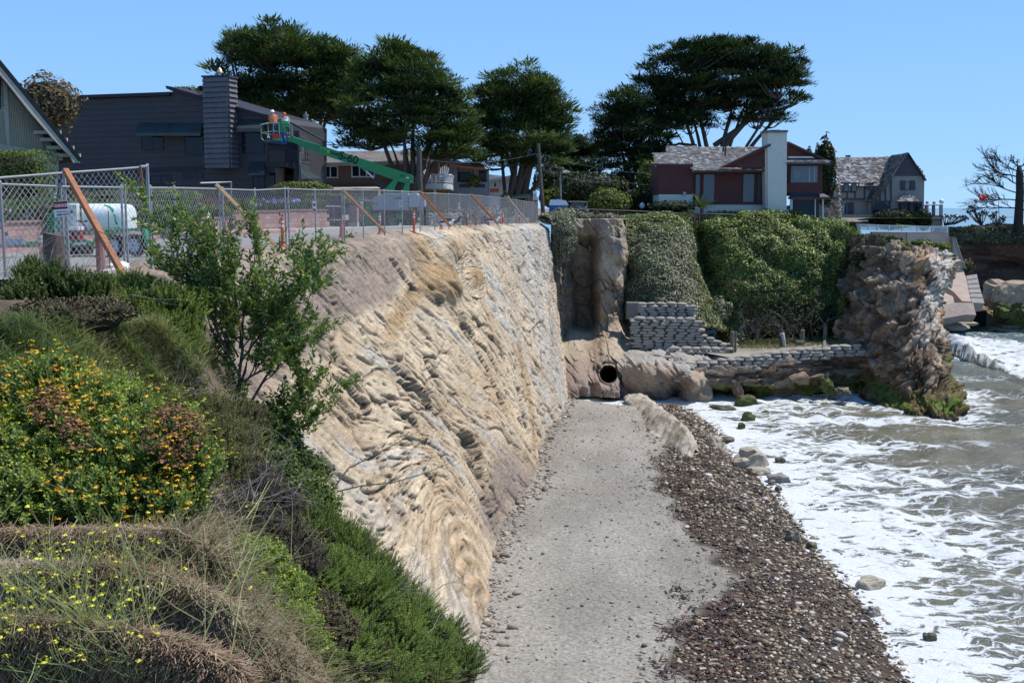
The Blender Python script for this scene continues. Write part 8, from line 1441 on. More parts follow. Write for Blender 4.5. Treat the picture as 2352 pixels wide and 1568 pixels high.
def person(label, foot, joints, mats, helm=None, seed=0):
    """joints: metres relative to the feet; x right, y away, z up"""
    th = thing('person', label, 'person', foot); skin, shirt, trou, hm = mats
    J = joints
    ed = [('pelvis', 'belly'), ('belly', 'chest'), ('chest', 'neck'), ('neck', 'head'), ('head', 'crown'), ('chest', 'shl'), ('shl', 'ell'), ('ell', 'wrl'), ('wrl', 'hal'), ('chest', 'shr'), ('shr', 'elr'), ('elr', 'wrr'), ('wrr', 'har'), ('pelvis', 'hipl'), ('hipl', 'knl'), ('knl', 'anl'), ('anl', 'tol'), ('pelvis', 'hipr'), ('hipr', 'knr'), ('knr', 'anr'), ('anr', 'tor')]
    def body(name, es, grow, mat):
        ks = []; [ks.append(k) for e in es for k in e if k not in ks]; me = bpy.data.meshes.new(name); me.from_pydata([Vector(foot) + Vector(J[k][0]) for k in ks], [(ks.index(a), ks.index(b)) for a, b in es], []); me.materials.append(mat)
        o = link(name, me, th); s_ = o.modifiers.new('skin', 'SKIN')
        for i, k in enumerate(ks): me.skin_vertices[0].data[i].radius = (J[k][1] + grow,) * 2
        me.skin_vertices[0].data[0].use_root = True; u = o.modifiers.new('sub', 'SUBSURF'); u.levels = u.render_levels = 1; return o
    body('body', ed, 0, skin); body('vest', [('pelvis', 'belly'), ('belly', 'chest'), ('chest', 'shl'), ('chest', 'shr'), ('shl', 'ell'), ('shr', 'elr')], .018, shirt); body('trousers', [e for e in ed if e[0] in ('pelvis', 'hipl', 'hipr', 'knl', 'knr') and e[1] not in ('belly',)], .014, trou)
    h = Vector(foot) + Vector(J['head'][0]); MB().lathe(h + Vector((0, 0, .03)), [(.16, 0), (.135, .02), (.13, .08), (.09, .14), (.01, .16)], 12).build('helmet', hm, th, True); return th
def pose(lean=(0, 0), s=1.0, arm=(.25, -.25), knee=0):
    lx, ly = lean; J = {'pelvis': ((0, 0, .95), .13), 'belly': ((lx * .3, ly * .3, 1.12), .125), 'chest': ((lx * .7, ly * .7, 1.36), .15), 'neck': ((lx, ly, 1.53), .06), 'head': ((lx * 1.15, ly * 1.15, 1.64), .085), 'crown': ((lx * 1.2, ly * 1.2, 1.74), .07)}
    for n_, sg_ in (('l', -1), ('r', 1)): J.update({'sh' + n_: ((lx * .8 + sg_ * .19, ly * .8, 1.44), .07), 'el' + n_: ((lx * .8 + sg_ * .26, ly + arm[0], 1.17), .05), 'wr' + n_: ((lx * .8 + sg_ * .18, ly + arm[0] + arm[1], 1.12), .035), 'ha' + n_: ((lx * .8 + sg_ * .16, ly + arm[0] + arm[1] * 1.3, 1.10), .03), 'hip' + n_: ((sg_ * .10, 0, .88), .10), 'kn' + n_: ((sg_ * .12, knee * sg_, .5), .07), 'an' + n_: ((sg_ * .13, 0, .1), .05), 'to' + n_: ((sg_ * .14, -.16, .05), .045)})
    return {k: (tuple(a * s for a in v_), r_ * s) for k, (v_, r_) in J.items()}
skn = M('skin', (.42, .24, .17), .6, .05); vest = M('orange_vest', (.85, .20, .06), .6, .15, 9); jean = M('jeans', (.07, .10, .18), .85, .2, 10)
person('worker in a white helmet and orange vest standing at the left in the basket', qb.off(-.35).hit(*c9(612, 985)) , pose((-.16, .12), 1.12, (.15, .2), .06), (skn, vest, jean, white))
person('worker in a red helmet bending behind the green control box of the basket', qb.off(-.75).hit(*c9(960, 930)), pose((-.22, .25), .96, (.2, .2), .05), (skn, M('white_shirt', (.6, .62, .66), .8, .1, 6), jean, M('red_helmet', (.6, .05, .04), .4)))
a = f(400, 900); tag(MB().lathe(a, [(.1, -.05), (.09, .0), (.035, .16), (.01, .18)], 10).build('white_cone', white), 'small white cone hanging in the corner of the lift basket', 'cone'); a = f(615, 870); tag(MB().box(a, (.34, .2, .3)).build('red_bucket', M('red_bucket', (.6, .03, .04), .5)), 'red bucket in the lift basket at the worker\'s knees', 'bucket')
# --- gulls, poles, toilet, rails
def gull(label, c, s, dirx, col, sit):
    t_ = thing('gull', label, 'gull', c); D = Vector((dirx, -.1, 0)).normalized(); up = Vector((0, 0, 1)); f_ = lambda x, z, y=0: Vector(c) + D * x * s + up * z * s + Vector((0, y * s, 0)); h0 = .16 if sit else .28
    MB().tube([f_(-.42, h0 + .06), f_(-.28, h0 + .03), f_(-.05, h0 - .02), f_(.14, h0 + .03), f_(.22, h0 + .13), f_(.26, h0 + .22), f_(.32, h0 + .235)], [.02, .09, .14, .12, .07, .065, .04], 9).build('body', white if col else M('grey_feather', (.16, .14, .12), .8, .2, 30), t_, True); MB().tube([f_(-.5, h0 + .09), f_(-.3, h0 + .11), f_(0, h0 + .10), f_(.1, h0 + .06)], [.015, .06, .10, .04], 7).build('wings', M('wing_dark', (.045, .045, .05), .7) if col else MATS['grey_feather'], t_, True); MB().tube([f_(.33, h0 + .235), f_(.44, h0 + .21)], [.022, .006], 5).build('beak', M('beak', (.5, .3, .05)), t_)
    if not sit:
        for y in (-.05, .05): MB().tube([f_(.02, 0, y), f_(.0, h0 - .1, y)], .012, 4).build('leg', M('beak', (.4, .3, .1)), t_)
gull('white gull with dark wings resting at the foot of the fourth brace', P(*c6_(2010, 1128), 54.5), 1.0, 1, True, True); gull('brown grey gull standing behind the resting white gull', P(*c6_(2095, 1125), 55.5), 1.15, 1, False, False); gull('white gull sitting on the cliff edge by the fifth brace', P(*c7_(655, 858), 66), 1.15, 1, True, True)
polem = M('pole_wood', (.10, .085, .07), .9, .3, 5)
tag(MB().tube([P(1248, 500, 90), P(1236, 330, 90)], [.19, .15], 8).build('utility_pole', polem), 'wooden utility pole rising past the third cypress', 'pole'); tag(MB().tube([P(967, 500, 82), P(962, 340, 82)], [.24, .2], 8).build('utility_pole', polem), 'dark wooden pole standing before the second cypress', 'pole')
sl_ = thing('street_lamp', 'grey street lamp with curved arm beyond the portable toilet', 'street lamp', P(1289, 500, 97)); MB().tube([P(1289, 500, 97), P(1287, 410, 97), P(1287.5, 400, 97), P(1291, 396, 97), P(1300, 394, 97)], [.1, .08, .06, .05, .05], 7).build('pole', galv, sl_); MB().tube([P(1293, 395.6, 97), P(1303, 394, 97), P(1307, 395.5, 97)], [.10, .16, .06], 8).build('lamp_head', M('lamp_head', (.6, .62, .6), .4), sl_)
pc('street_sign', c7_, [(1490, 486), (1556, 488), (1556, 500), (1490, 498)], yplane(96.9), .03, M('sign_blue', (.02, .05, .25), .5), sl_)
for i, (a_, b_) in enumerate([((963, 365, 82), (1236, 352, 90)), ((1236, 352, 90), (1560, 400, 96)), ((1236, 372, 90), (1560, 428, 96)), ((1236, 385, 90), (1420, 415, 96))]):
    a, b = P(*a_), P(*b_); tag(MB().tube([a * (1 - t) + b * t - np.array((0, 0, 1.3 * 4 * t * (1 - t) * .4)) for t in np.linspace(0, 1, 9)], .009, 4).build('overhead_wire', M('wire_grey', (.16, .16, .16))), ['overhead wire between the two wooden poles', 'uppermost overhead wire running right from the utility pole', 'middle overhead wire running right from the utility pole', 'lowest short overhead wire right of the utility pole'][i], 'wire')
to = thing('portable_toilet', 'blue portable toilet with white roof behind the ivy at the fence end', 'portable toilet', P(1284, 500, 89)); q = yplane(89); pc('cabin', c7_, [(1392, 590), (1636, 590), (1632, 760), (1390, 760)], q, 1.4, M('toilet_blue', (.03, .11, .33), .5), to); pc('roof', c7_, [(1388, 600), (1400, 545), (1420, 522), (1470, 526), (1500, 521), (1560, 530), (1605, 535), (1625, 560), (1640, 600)], q, 1.5, white, to, .05); lettering('rental', q.off(.01).hit(*c7_(1490, 640)), (1, 0, 0), (0, 0, 1), .22, M('pale_blue_print', (.4, .5, .7)), to)
tag(slab(cv(c7_, [(1328, 720), (1340, 700), (1500, 652), (1520, 655), (1500, 720)]), yplane(87.5), 1.2).build('parked_car', M('car_blue_grey', (.12, .15, .21), .35, .05, 2)), 'blue grey sloping bonnet of a vehicle behind the ivy', 'vehicle')
st2 = thing('notice_board', 'narrow white notice board on a post beside the utility pole', 'sign', P(1226, 500, 88)); pc('board', c7_, [(1172, 410), (1222, 410), (1224, 528), (1174, 526)], yplane(88), .06, white, st2); MB().tube([P(1236, 500, 88.3) * (1, 1, 1) - np.array((.5, 0, 0)), P(1227, 440, 88.3)], .04, 5).build('post', galv, st2)
for k in range(5): pc('text_line', c7_, [(1180, 448 + k * 15), (1215, 448 + k * 15), (1215, 455 + k * 15), (1180, 455 + k * 15)], yplane(88), .01, M('grey_print', (.2,) * 3), st2, .006)
tag(MB().box(P(*c7_(1168, 775), 86), (.55, .5, .6)).build('concrete_block', M('dark_concrete', (.2, .19, .17), .9)), 'small dark concrete block at the corner of the cliff top', 'block'); tag(MB().bar(P(*c7_(1195, 765), 87), P(*c7_(1305, 762), 87), .5, .4).build('white_kerb', M('pale_kerb', (.55, .6, .52))), 'pale kerb stub beside the small concrete block', 'kerb')
rl = thing('path_railing', 'long low brown railing along the cliff path in front of the red house', 'railing', P(1450, 500, 91.5)); rmt = M('rail_brown', (.15, .11, .09), .8, .2, 6); ln = [(1283, 479), (1324, 480), (1463, 485), (1559, 490), (1622, 491), (1690, 493), (1754, 495)]
for dy in (0, 6): MB().tube([P(x, y + dy, 91.5 + (x > 1500) * .0) for x, y in ln], .05, 5).build('rail', rmt, rl)
for x in (1283, 1324, 1375, 1412, 1463, 1510, 1559, 1585, 1622, 1652, 1690, 1722, 1754): y = np.interp(x, *zip(*ln)); MB().tube([P(x, y - 1, 91.5), P(x, y + 17, 91.5)], .07 if x in (1559, 1622) else .045, 5).build('post', rmt, rl)
gt = thing('path_gate', 'small rusty barred gate in the railing between the two ivy slopes', 'gate', P(1588, 510, 91)); q = yplane(90.8)
for y in (1212, 1250, 1295, 1335): pc('bar', c4, [(508, y), (757, y + 8), (757, y + 15), (508, y + 7)], q, .06, M('rusty_rail', (.22, .12, .08), .85), gt)
for x in (510, 565, 630, 690, 752): pc('upright', c4, [(x - 6, 1205), (x + 6, 1205), (x + 6, 1342), (x - 6, 1342)], q, .06, MATS['rusty_rail'], gt, .06)
for i, (x, y, lb2) in enumerate([(1293, 1303, 'left globe lamp of the close pair on the path'), (1323, 1298, 'right globe lamp of the close pair on the path'), (1453, 1295, 'single white globe lamp near the red house wall')]):
    a = P(*c3t(x, y), 96.5); t_ = thing('globe_lamp', lb2, 'lamp', (a[0], a[1], 0)); MB().lathe(a, [(.04, -.28), (.2, -.18), (.26, 0), (.22, .16), (.1, .27), (.02, .32)], 12).build('globe', glob, t_, True); MB().tube([(a[0], a[1], 0), (a[0], a[1], a[2] - .25)], .05, 6).build('post', darkm, t_)
a = P(*c4(60, 1120), 97); t_ = thing('globe_lamp', 'isolated pale globe lamp left of the red house in the dark shrubs', 'lamp', (a[0], a[1], 0)); MB().lathe(a, [(.04, -.3), (.2, -.2), (.28, 0), (.22, .16), (.1, .27), (.02, .32)], 12).build('globe', glob, t_, True); MB().tube([(a[0], a[1], 0), (a[0], a[1], a[2] - .25)], .05, 6).build('post', darkm, t_)
fence('end_fence', 'short chain link fence end behind the ivy right of the toilet', [(1308, 463, 92), (1335, 463, 92), (1348, 464, 92)], [1348], [0, 0, 0], .16, .008)
for x, y, rx, rz, n, sd_ in [(1295, 493, 1.1, .6, 1500, 3), (1262, 502, .9, .45, 1100, 4), (1335, 497, 1.3, .35, 1400, 5), (1385, 500, 1.6, .35, 1500, 6)]: shrub('ivy_clump', ['', '', '', 'highest mound of dark ivy by the toilet', 'dark ivy clump spilling over the cliff corner', 'dark ivy strip above the left of the buttress', 'brown ivy strip above the right of the buttress'][sd_], 'ivy', P(x, y, 86.5 if x < 1300 else 87.5), (rx, .9, rz), n, .09, ivy1, sd_)
boulder('white_bundle', 'small blue and white bundle on the pavement by the pink wall', PZ(431, 546, .15), (.7, .4, .35), 3, M('blue_bundle', (.08, .11, .22), .7, .8, 3), cat='bundle', sub=2)
boulder('white_bundle', 'white cap of cloth on top of the blue bundle', PZ(429, 540, .25) , (.35, .3, .25), 4, white, cat='bundle', sub=2)
# === NEAR PLANTS
def frames(d, r):
    d = d / np.linalg.norm(d, axis=1, keepdims=True); a = np.cross(d, r.normal(0, 1, d.shape)); a /= np.linalg.norm(a, axis=1, keepdims=True) + 1e-9
    return np.stack([a, np.cross(d, a), d], -1)
def proto_sprig(nl, L, ll, lw, seed, spread=1.0, stem=True, taper=.5):
    r = np.random.default_rng(seed); Q = []
    for i in range(nl):
        t = (i + .5) / nl; z = L * (.15 + .85 * t); a = 2.4 * i + r.normal(0, .3); l = ll * (1 - taper * t) * r.uniform(.8, 1.2); o = np.array((math.cos(a), math.sin(a), 0)); s = np.array((-math.sin(a), math.cos(a), 0)) * lw * r.uniform(.8, 1.2)
        e = o * spread * l + np.array((0, 0, l * (.45 + .6 * t))); b = np.array((0, 0, z)); Q.append([b, b + e * .55 + s, b + e + (0, 0, -.1 * l), b + e * .55 - s])
    T = [0] * nl
    if stem: w_ = L * .012; Q.append([(-w_, 0, 0), (w_, 0, 0), (w_ * .5, 0, L), (-w_ * .5, 0, L)]); Q.append([(0, -w_, 0), (0, w_, 0), (0, w_ * .5, L), (0, -w_ * .5, L)])
    return np.array([[tuple(v) for v in q] for q in Q])
def scatter(name, par, mat, q, d, sc, proto, seed, base=None, lv=.13):
    r = np.random.default_rng(seed); N = len(q); R_ = frames(d, r); pv = proto.reshape(-1, 3); nq = len(proto)
    V = np.einsum('nij,kj->nki', R_, pv) * np.asarray(sc)[:, None, None] + q[:, None, :]
    t = np.clip((r.uniform(.15, .85, N) if base is None else base)[:, None] + r.normal(0, lv, (N, nq)), 0, 1)
    V = V.reshape(-1, 3); return tag(nmesh(name, V, np.arange(len(V)).reshape(-1, 4), mat, par, attrs={'rnd': np.repeat(t.ravel(), 4)}), kind='stuff')
def lobe_pts(lobes, n, seed, lo=.74, hi=1.04, zmin=-.25, rough=.25):
    r = np.random.default_rng(seed); A = np.array([l[3] * l[5] + l[3] * l[4] for l in lobes]); i = r.choice(len(lobes), n, p=A / A.sum()); d = r.normal(0, 1, (n, 3)); d /= np.linalg.norm(d, axis=1, keepdims=True); d[:, 2] = np.where(d[:, 2] < zmin, -d[:, 2], d[:, 2])
    c = np.array([P(l[0], l[1], l[2]) for l in lobes])[i]; R_ = np.array([(l[3], l[4], l[5]) for l in lobes])[i]; k = 1 + rough * fbm(d[:, 0] * 2.5 + i, d[:, 1] * 2.5, d[:, 2] * 2.5, 3, seed)
    return c + d * R_ * (k * r.uniform(lo, hi, n))[:, None], d, k
def bush(label, lobes, n, mat, sc, proto, seed, upw=.8, core=True, cat='bush', name='bush', coremat=None, lo=.74, rough=.28):
    c = np.mean([P(l[0], l[1], l[2]) for l in lobes], 0); o = thing(name, label, cat, (c[0], c[1], float(bankz(c[0], c[1]))))
    q, d, k = lobe_pts(lobes, n, seed, lo, rough=rough); r = np.random.default_rng(seed + 1); s = sc * r.uniform(.7, 1.3, n); b = np.clip(.5 + .35 * fbm(q[:, 0] / .3, q[:, 1] / .3, q[:, 2] / .3, 2, seed) + .35 * fbm(q[:, 0] / .9, q[:, 1] / .9, q[:, 2] / .9, 2, seed + 9) + r.normal(0, .15, n), 0, 1)
    scatter('foliage', o, mat, q - d * (s * .1)[:, None], d + (0, 0, upw) + r.normal(0, .25, (n, 3)), s, proto, seed + 2, b)
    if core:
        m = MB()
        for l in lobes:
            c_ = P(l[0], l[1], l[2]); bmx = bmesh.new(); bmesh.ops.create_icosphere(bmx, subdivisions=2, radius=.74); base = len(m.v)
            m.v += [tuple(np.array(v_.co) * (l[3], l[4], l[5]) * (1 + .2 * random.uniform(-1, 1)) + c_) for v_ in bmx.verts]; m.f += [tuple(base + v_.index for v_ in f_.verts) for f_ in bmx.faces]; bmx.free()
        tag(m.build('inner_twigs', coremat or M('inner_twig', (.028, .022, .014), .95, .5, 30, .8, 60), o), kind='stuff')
    return o, q, d, s
sp1 = proto_sprig(20, .20, .050, .0085, 1); sp2 = proto_sprig(14, .22, .07, .016, 2); sp3 = proto_sprig(12, .26, .085, .020, 3, 1.2); spU = proto_sprig(30, .36, .05, .011, 4, .9)
g1 = MR('coyote_leaf', [(0, (.04, .055, .012)), (.4, (.115, .16, .03)), (.75, (.22, .29, .055)), (1, (.34, .40, .09))], .55, trans=.3, spec=.35)
g2 = MR('fresh_leaf', [(0, (.04, .055, .012)), (.4, (.11, .16, .028)), (.75, (.20, .265, .055)), (1, (.33, .37, .10))], .55, trans=.3, spec=.4)
g3 = MR('dull_leaf', [(0, (.028, .04, .014)), (.4, (.07, .10, .028)), (.8, (.125, .165, .045)), (1, (.20, .235, .08))], .55, trans=.2)
brn_ = MR('dead_leaf', [(0, (.05, .025, .015)), (.5, (.15, .075, .035)), (1, (.32, .17, .09))], .9)
L1 = [(90, 945, 8.7, .5, .5, .36), (250, 985, 8.6, .45, .45, .32), (110, 1080, 8.1, .58, .5, .42), (300, 1090, 8.0, .52, .5, .42), (410, 1110, 8.1, .34, .4, .36), (50, 1180, 7.6, .5, .4, .36), (220, 1180, 7.6, .48, .4, .34), (375, 1195, 7.7, .34, .4, .28), (-90, 1060, 8.2, .55, .5, .5), (400, 1010, 8.5, .22, .3, .2)]
o, q, d, s = bush('large green bush dotted with orange and yellow flower heads at far left', L1, 8200, g1, 1.0, sp1, 501, upw=1.2)
r = np.random.default_rng(77); dd = d + (0, 0, .8); dd /= np.linalg.norm(dd, axis=1, keepdims=True); tipp = q + dd * (s * .2)[:, None]
fp = (RG.random(len(q)) < .30) & (d[:, 2] > -.1); pxf, pyf = px_of(tipp)
cl1 = np.zeros(len(q))
for x, y, rr_, w_ in [(100, 860, 70, 1), (160, 900, 60, 1), (320, 980, 60, .8), (400, 1020, 50, .9), (300, 1120, 60, .8), (240, 1200, 50, 1), (400, 1110, 50, .8), (330, 1180, 50, 1), (160, 1110, 45, .8), (430, 1080, 50, .7), (200, 860, 40, .7), (140, 1190, 30, .7), (30, 900, 60, .7)]: cl1 = np.maximum(cl1, w_ * np.exp(-((pxf - x) ** 2 + (pyf - y) ** 2) / rr_ ** 2))
org = fp & (r.random(len(q)) < cl1 * .8); dead = (~org) & (r.random(len(q)) < .5) & (np.exp(-((pxf - 400) ** 2 + (pyf - 1000) ** 2) / 75 ** 2) + .7 * np.exp(-((pxf - 110) ** 2 + (pyf - 930) ** 2) / 60 ** 2) + .6 * np.exp(-((pxf - 180) ** 2 + (pyf - 1000) ** 2) / 50 ** 2) > .4); yel = fp & ~org & ~dead & (r.random(len(q)) < .55)
def heads_at(name, par, tip, mat, n_, rad, sz, seed):
    rr_ = np.random.default_rng(seed); N = len(tip); dv = rr_.normal(0, 1, (N, n_, 3)) * (1, 1, .45); dv[..., 2] = np.abs(dv[..., 2]); qq_ = (tip[:, None] + dv * rad).reshape(-1, 3); V, Fc = leafquads(qq_, dv.reshape(-1, 3) * (1, 1, 1) + (0, 0, .8), sz, seed, 1.4); return tag(nmesh(name, V, Fc, mat, par, attrs={'rnd': np.repeat(rr_.random(len(qq_)), 4)}), kind='stuff')
heads_at('orange_flowers', o, tipp[org], MR('orange_petal', [(0, (.55, .20, .02)), (.5, (.78, .36, .02)), (1, (.9, .55, .06))], .6, trans=.2), 12, .014, .010, 1)
heads_at('yellow_buds', o, tipp[yel], MR('yellow_bud', [(0, (.22, .28, .03)), (.6, (.38, .42, .04)), (1, (.62, .55, .05))], .6, trans=.2), 8, .012, .008, 2)
heads_at('dead_heads', o, tipp[dead], brn_, 16, .020, .013, 3)
bush('dense fresh green bush left of the sapling below the fence', [(325, 722, 17.6, .58, .5, .45), (390, 745, 17.4, .52, .5, .52), (290, 770, 17.0, .58, .5, .6), (360, 815, 16.8, .62, .5, .62), (300, 690, 18, .40, .4, .30), (415, 820, 17.2, .36, .4, .5), (258, 705, 17.6, .3, .4, .34), (420, 870, 17, .3, .4, .3)], 5200, g1, .85, spU, 511, upw=1.2)
bush('dark upright stalky shrub at the left below the tree stump', [(70, 690, 16, .2, .3, .42), (128, 705, 15.8, .22, .3, .40), (185, 712, 15.8, .2, .3, .34), (225, 705, 16.4, .2, .3, .3), (60, 730, 15.4, .3, .4, .3)], 1300, g3, 1.05, spU, 521, upw=2.2)
bush('low dark brown scrub between the stalky shrub and the green bush', [(130, 745, 14.5, .6, .5, .26), (220, 735, 15, .5, .4, .22), (60, 760, 14, .3, .4, .25)], 1500, MR('dark_scrub', [(0, (.03, .022, .015)), (.5, (.075, .06, .035)), (1, (.16, .14, .07))], .8), .9, sp2, 523)
bb_, _, _, _ = bush('bright green budding bush at the lower middle of the slope', [(585, 1330, 10, .34, .35, .36), (640, 1400, 9.8, .34, .35, .34), (560, 1420, 9.4, .36, .35, .34), (640, 1490, 9, .42, .4, .36), (560, 1550, 8.6, .4, .4, .34), (700, 1560, 9, .36, .4, .3)], 5200, g1, .85, sp1, 531)
heads_at('yellow_green_buds', bb_, lobe_pts([(585, 1330, 10, .34, .35, .36), (640, 1400, 9.8, .34, .35, .34), (640, 1490, 9, .42, .4, .36)], 340, 5, 1.1, 1.25, -.1)[0], MATS['yellow_bud'], 7, .012, .009, 7)
bush('long green scrub band tumbling down to the foot of the cliff', [(720, 1235, 16, .5, .5, .45), (790, 1290, 15.7, .55, .5, .5), (860, 1360, 15.2, .5, .5, .48), (930, 1425, 14.9, .48, .5, .42), (1000, 1485, 14.7, .42, .5, .36), (1062, 1540, 14.5, .3, .4, .28), (800, 1410, 12.8, .6, .5, .5), (890, 1500, 12.8, .55, .5, .45), (720, 1350, 12.4, .45, .4, .4), (760, 1520, 11.2, .55, .5, .45), (970, 1560, 13.4, .45, .5, .35), (860, 1570, 12, .5, .5, .35)], 9500, g2, .62, spU, 541, upw=.5, rough=.5)
bush('brown leafless scrub patch low in the long green band', [(705, 1430, 11, .36, .35, .3), (760, 1470, 11, .3, .3, .28)], 1500, MATS['dark_scrub'], .8, sp1, 543)
bush('small brown scrub patch near the bottom edge in the green band', [(835, 1535, 11.4, .3, .3, .26), (800, 1560, 11, .25, .3, .22)], 1000, MATS['dark_scrub'], .8, sp1, 545)
bush('lighter yellowish green shrub sitting on the upper green band', [(775, 1330, 13.6, .4, .4, .34), (835, 1385, 13.4, .36, .35, .3)], 1500, g1, .95, sp1, 547)
bush('green thicket under the sapling against the pale cliff', [(600, 1010, 18.4, .45, .5, .5), (645, 1075, 18.2, .45, .5, .45), (700, 1110, 18.2, .35, .4, .35), (560, 1040, 17.6, .4, .5, .4), (660, 1150, 17.2, .5, .5, .4), (620, 1090, 17, .4, .4, .3), (700, 1180, 16.6, .5, .5, .4)], 3300, g3, 1.1, sp3, 551)
bush('dark purplish dead brush in the hollow between the green bushes', [(570, 1120, 14.5, .38, .4, .35), (620, 1180, 14, .45, .4, .35), (560, 1210, 12.5, .4, .4, .3), (640, 1250, 12.6, .42, .4, .3), (690, 1300, 12, .3, .4, .25)], 2400, MR('purple_brush', [(0, (.025, .018, .018)), (.5, (.06, .045, .04)), (.85, (.10, .09, .06)), (1, (.13, .15, .05))], .85), .8, sp1, 561)
bush('olive scrub beneath the yellow weeds in the middle of the slope', [(440, 1010, 12.4, .5, .5, .3), (520, 1030, 13, .45, .5, .3), (500, 1090, 12, .4, .4, .3), (560, 980, 15, .4, .4, .3), (470, 960, 14, .4, .4, .25)], 2000, MR('olive_scrub', [(0, (.05, .05, .02)), (.5, (.12, .12, .045)), (1, (.22, .20, .08))], .8, trans=.2), .9, sp1, 571, core=False)
def onbank(px0, py0, rngY=(3.5, 24)):
    """where a line of sight meets the bank"""
    px0, py0 = np.asarray(px0, float), np.asarray(py0, float); best = np.full(px0.shape, rngY[1]); done = np.zeros(px0.shape, bool)
    for Y in np.geomspace(rngY[0], rngY[1], 90):
        q_ = P(px0, py0, Y); z = bankz(q_[..., 0], q_[..., 1]); h = (~done) & (q_[..., 2] < z); best[h] = Y; done |= h
    lo, hi = best / (rngY[1] / rngY[0]) ** (1 / 89), best.copy()
    for _ in range(6):
        md = (lo + hi) / 2; q_ = P(px0, py0, md); b = q_[..., 2] < bankz(q_[..., 0], q_[..., 1]); hi = np.where(b, md, hi); lo = np.where(b, lo, md)
    return P(px0, py0, hi), done
def blades(name, label, cat, base, L, w_, lean, mat, seed, seg=3, droop=.5, par=None, base_t=None, dirb=(0, 0)):
    r = np.random.default_rng(seed); n = len(base); a = r.uniform(0, 6.28, n); out = np.stack([np.cos(a), np.sin(a), 0 * a], -1); up = np.array((0, 0, 1.)); sd_ = np.stack([-np.sin(a + r.normal(0, .7, n)), np.cos(a), 0 * a], -1) * np.asarray(w_).reshape(-1, 1)
    ln = (lean * r.uniform(.3, 1.3, n))[:, None]; V = []; L_ = np.asarray(L).reshape(-1, 1) * r.uniform(.5, 1.3, (n, 1)); pts = []
    for k in range(seg + 1): t = k / seg; pts.append(base + L_ * (up * (t - droop * t * t * ln) + out * ln * (t + .4 * t * t) + np.array((*dirb, 0)) * t))
    for k in range(seg): w0, w1 = 1 - k / seg * .7, 1 - (k + 1) / seg * .85; V.append(np.stack([pts[k] - sd_ * w0, pts[k] + sd_ * w0, pts[k + 1] + sd_ * w1, pts[k + 1] - sd_ * w1], 1))
    V = np.stack(V, 1).reshape(-1, 3); t = np.clip((r.random(n) if base_t is None else base_t + r.normal(0, .15, n)), 0, 1)
    o = nmesh(name, V, np.arange(len(V)).reshape(-1, 4), mat, par, attrs={'rnd': np.repeat(t, 4 * seg)}); return tag(o, kind='stuff'), pts[-1]
straw = MR('straw', [(0, (.12, .08, .055)), (.3, (.30, .195, .135)), (.6, (.44, .31, .22)), (.85, (.52, .42, .32)), (1, (.58, .53, .46))], .85, nz=.2, trans=.2)
grs = MR('grass_blade', [(0, (.06, .09, .03)), (.4, (.16, .21, .07)), (.65, (.25, .28, .10)), (.82, (.36, .31, .17)), (1, (.48, .38, .24))], .6, trans=.25)
r = np.random.default_rng(9); n = 46000; px0 = r.uniform(-40, 560, n); py0 = r.uniform(1225, 1660, n); k = (px0 < 470 + (py0 - 1225) * .35); q, ok = onbank(px0[k], py0[k]); q = q[ok]
a = r.uniform(0, 3.14, len(q)) + .8 * fbm(q[:, 0] / .4, q[:, 1] / .4, 0, 2, 4); L_ = r.uniform(.035, .13, len(q)); w_ = r.uniform(.0012, .0026, len(q)); dr = np.stack([np.cos(a), np.sin(a), r.normal(0, .22, len(q))], -1) * L_[:, None]; sd_ = np.stack([-np.sin(a), np.cos(a), 0 * a], -1) * w_[:, None]; ce = q + np.stack([0 * a, 0 * a, r.uniform(.0, .05, len(q))], -1); bow = np.array((0, 0, 1.)) * (L_ * r.uniform(-.1, .25, len(q)))[:, None]
V = np.concatenate([np.stack([ce - dr - sd_, ce - dr + sd_, ce + sd_ + bow, ce - sd_ + bow], 1), np.stack([ce - sd_ + bow, ce + sd_ + bow, ce + dr + sd_, ce + dr - sd_], 1)]).reshape(-1, 3); bt = np.clip(.58 + .3 * fbm(q[:, 0] / .5, q[:, 1] / .5, 0, 2, 3) + r.normal(0, .2, len(q)), 0, 1)
tag(nmesh('dry_grass', V, np.arange(len(V)).reshape(-1, 4), straw, None, attrs={'rnd': np.repeat(np.tile(bt, 2), 4)}), kind='stuff')
n = 3000; px0 = r.uniform(220, 520, n); py0 = 1240 + np.abs(r.normal(0, 110, n)); q, ok = onbank(px0, py0); q = q[ok & (np.abs(px0 - 330 - (py0 - 1240) * .45) < 130)]
blades('grass_tufts', '', '', q, .20, .0028, .8, MR('tuft_straw', [(0, (.14, .10, .05)), (.5, (.36, .24, .12)), (.8, (.46, .33, .19)), (1, (.30, .29, .11))], .8, trans=.15), 2, 3, .5)
n = 16000; px0 = r.uniform(-30, 470, n); py0 = r.uniform(740, 990, n); q, ok = onbank(px0, py0); w_ = q[ok];
blades('green_grass', '', '', w_, .26, .006, .9, grs, 3, 3, .5, base_t=.45 + .45 * fbm(w_[:, 0] / .8, w_[:, 1] / .8, 0, 3, 8) + .0012 * (px0[ok] - 200))
n = 9000; px0 = r.uniform(380, 760, n); py0 = r.uniform(860, 1330, n); q, ok = onbank(px0, py0); q = q[ok]
blades('slope_grass', '', '', q, .24, .005, 1.0, MR('slope_straw', [(0, (.09, .07, .045)), (.4, (.22, .18, .10)), (.7, (.34, .28, .18)), (1, (.44, .40, .33))], .85, trans=.1), 4, 3, .5)
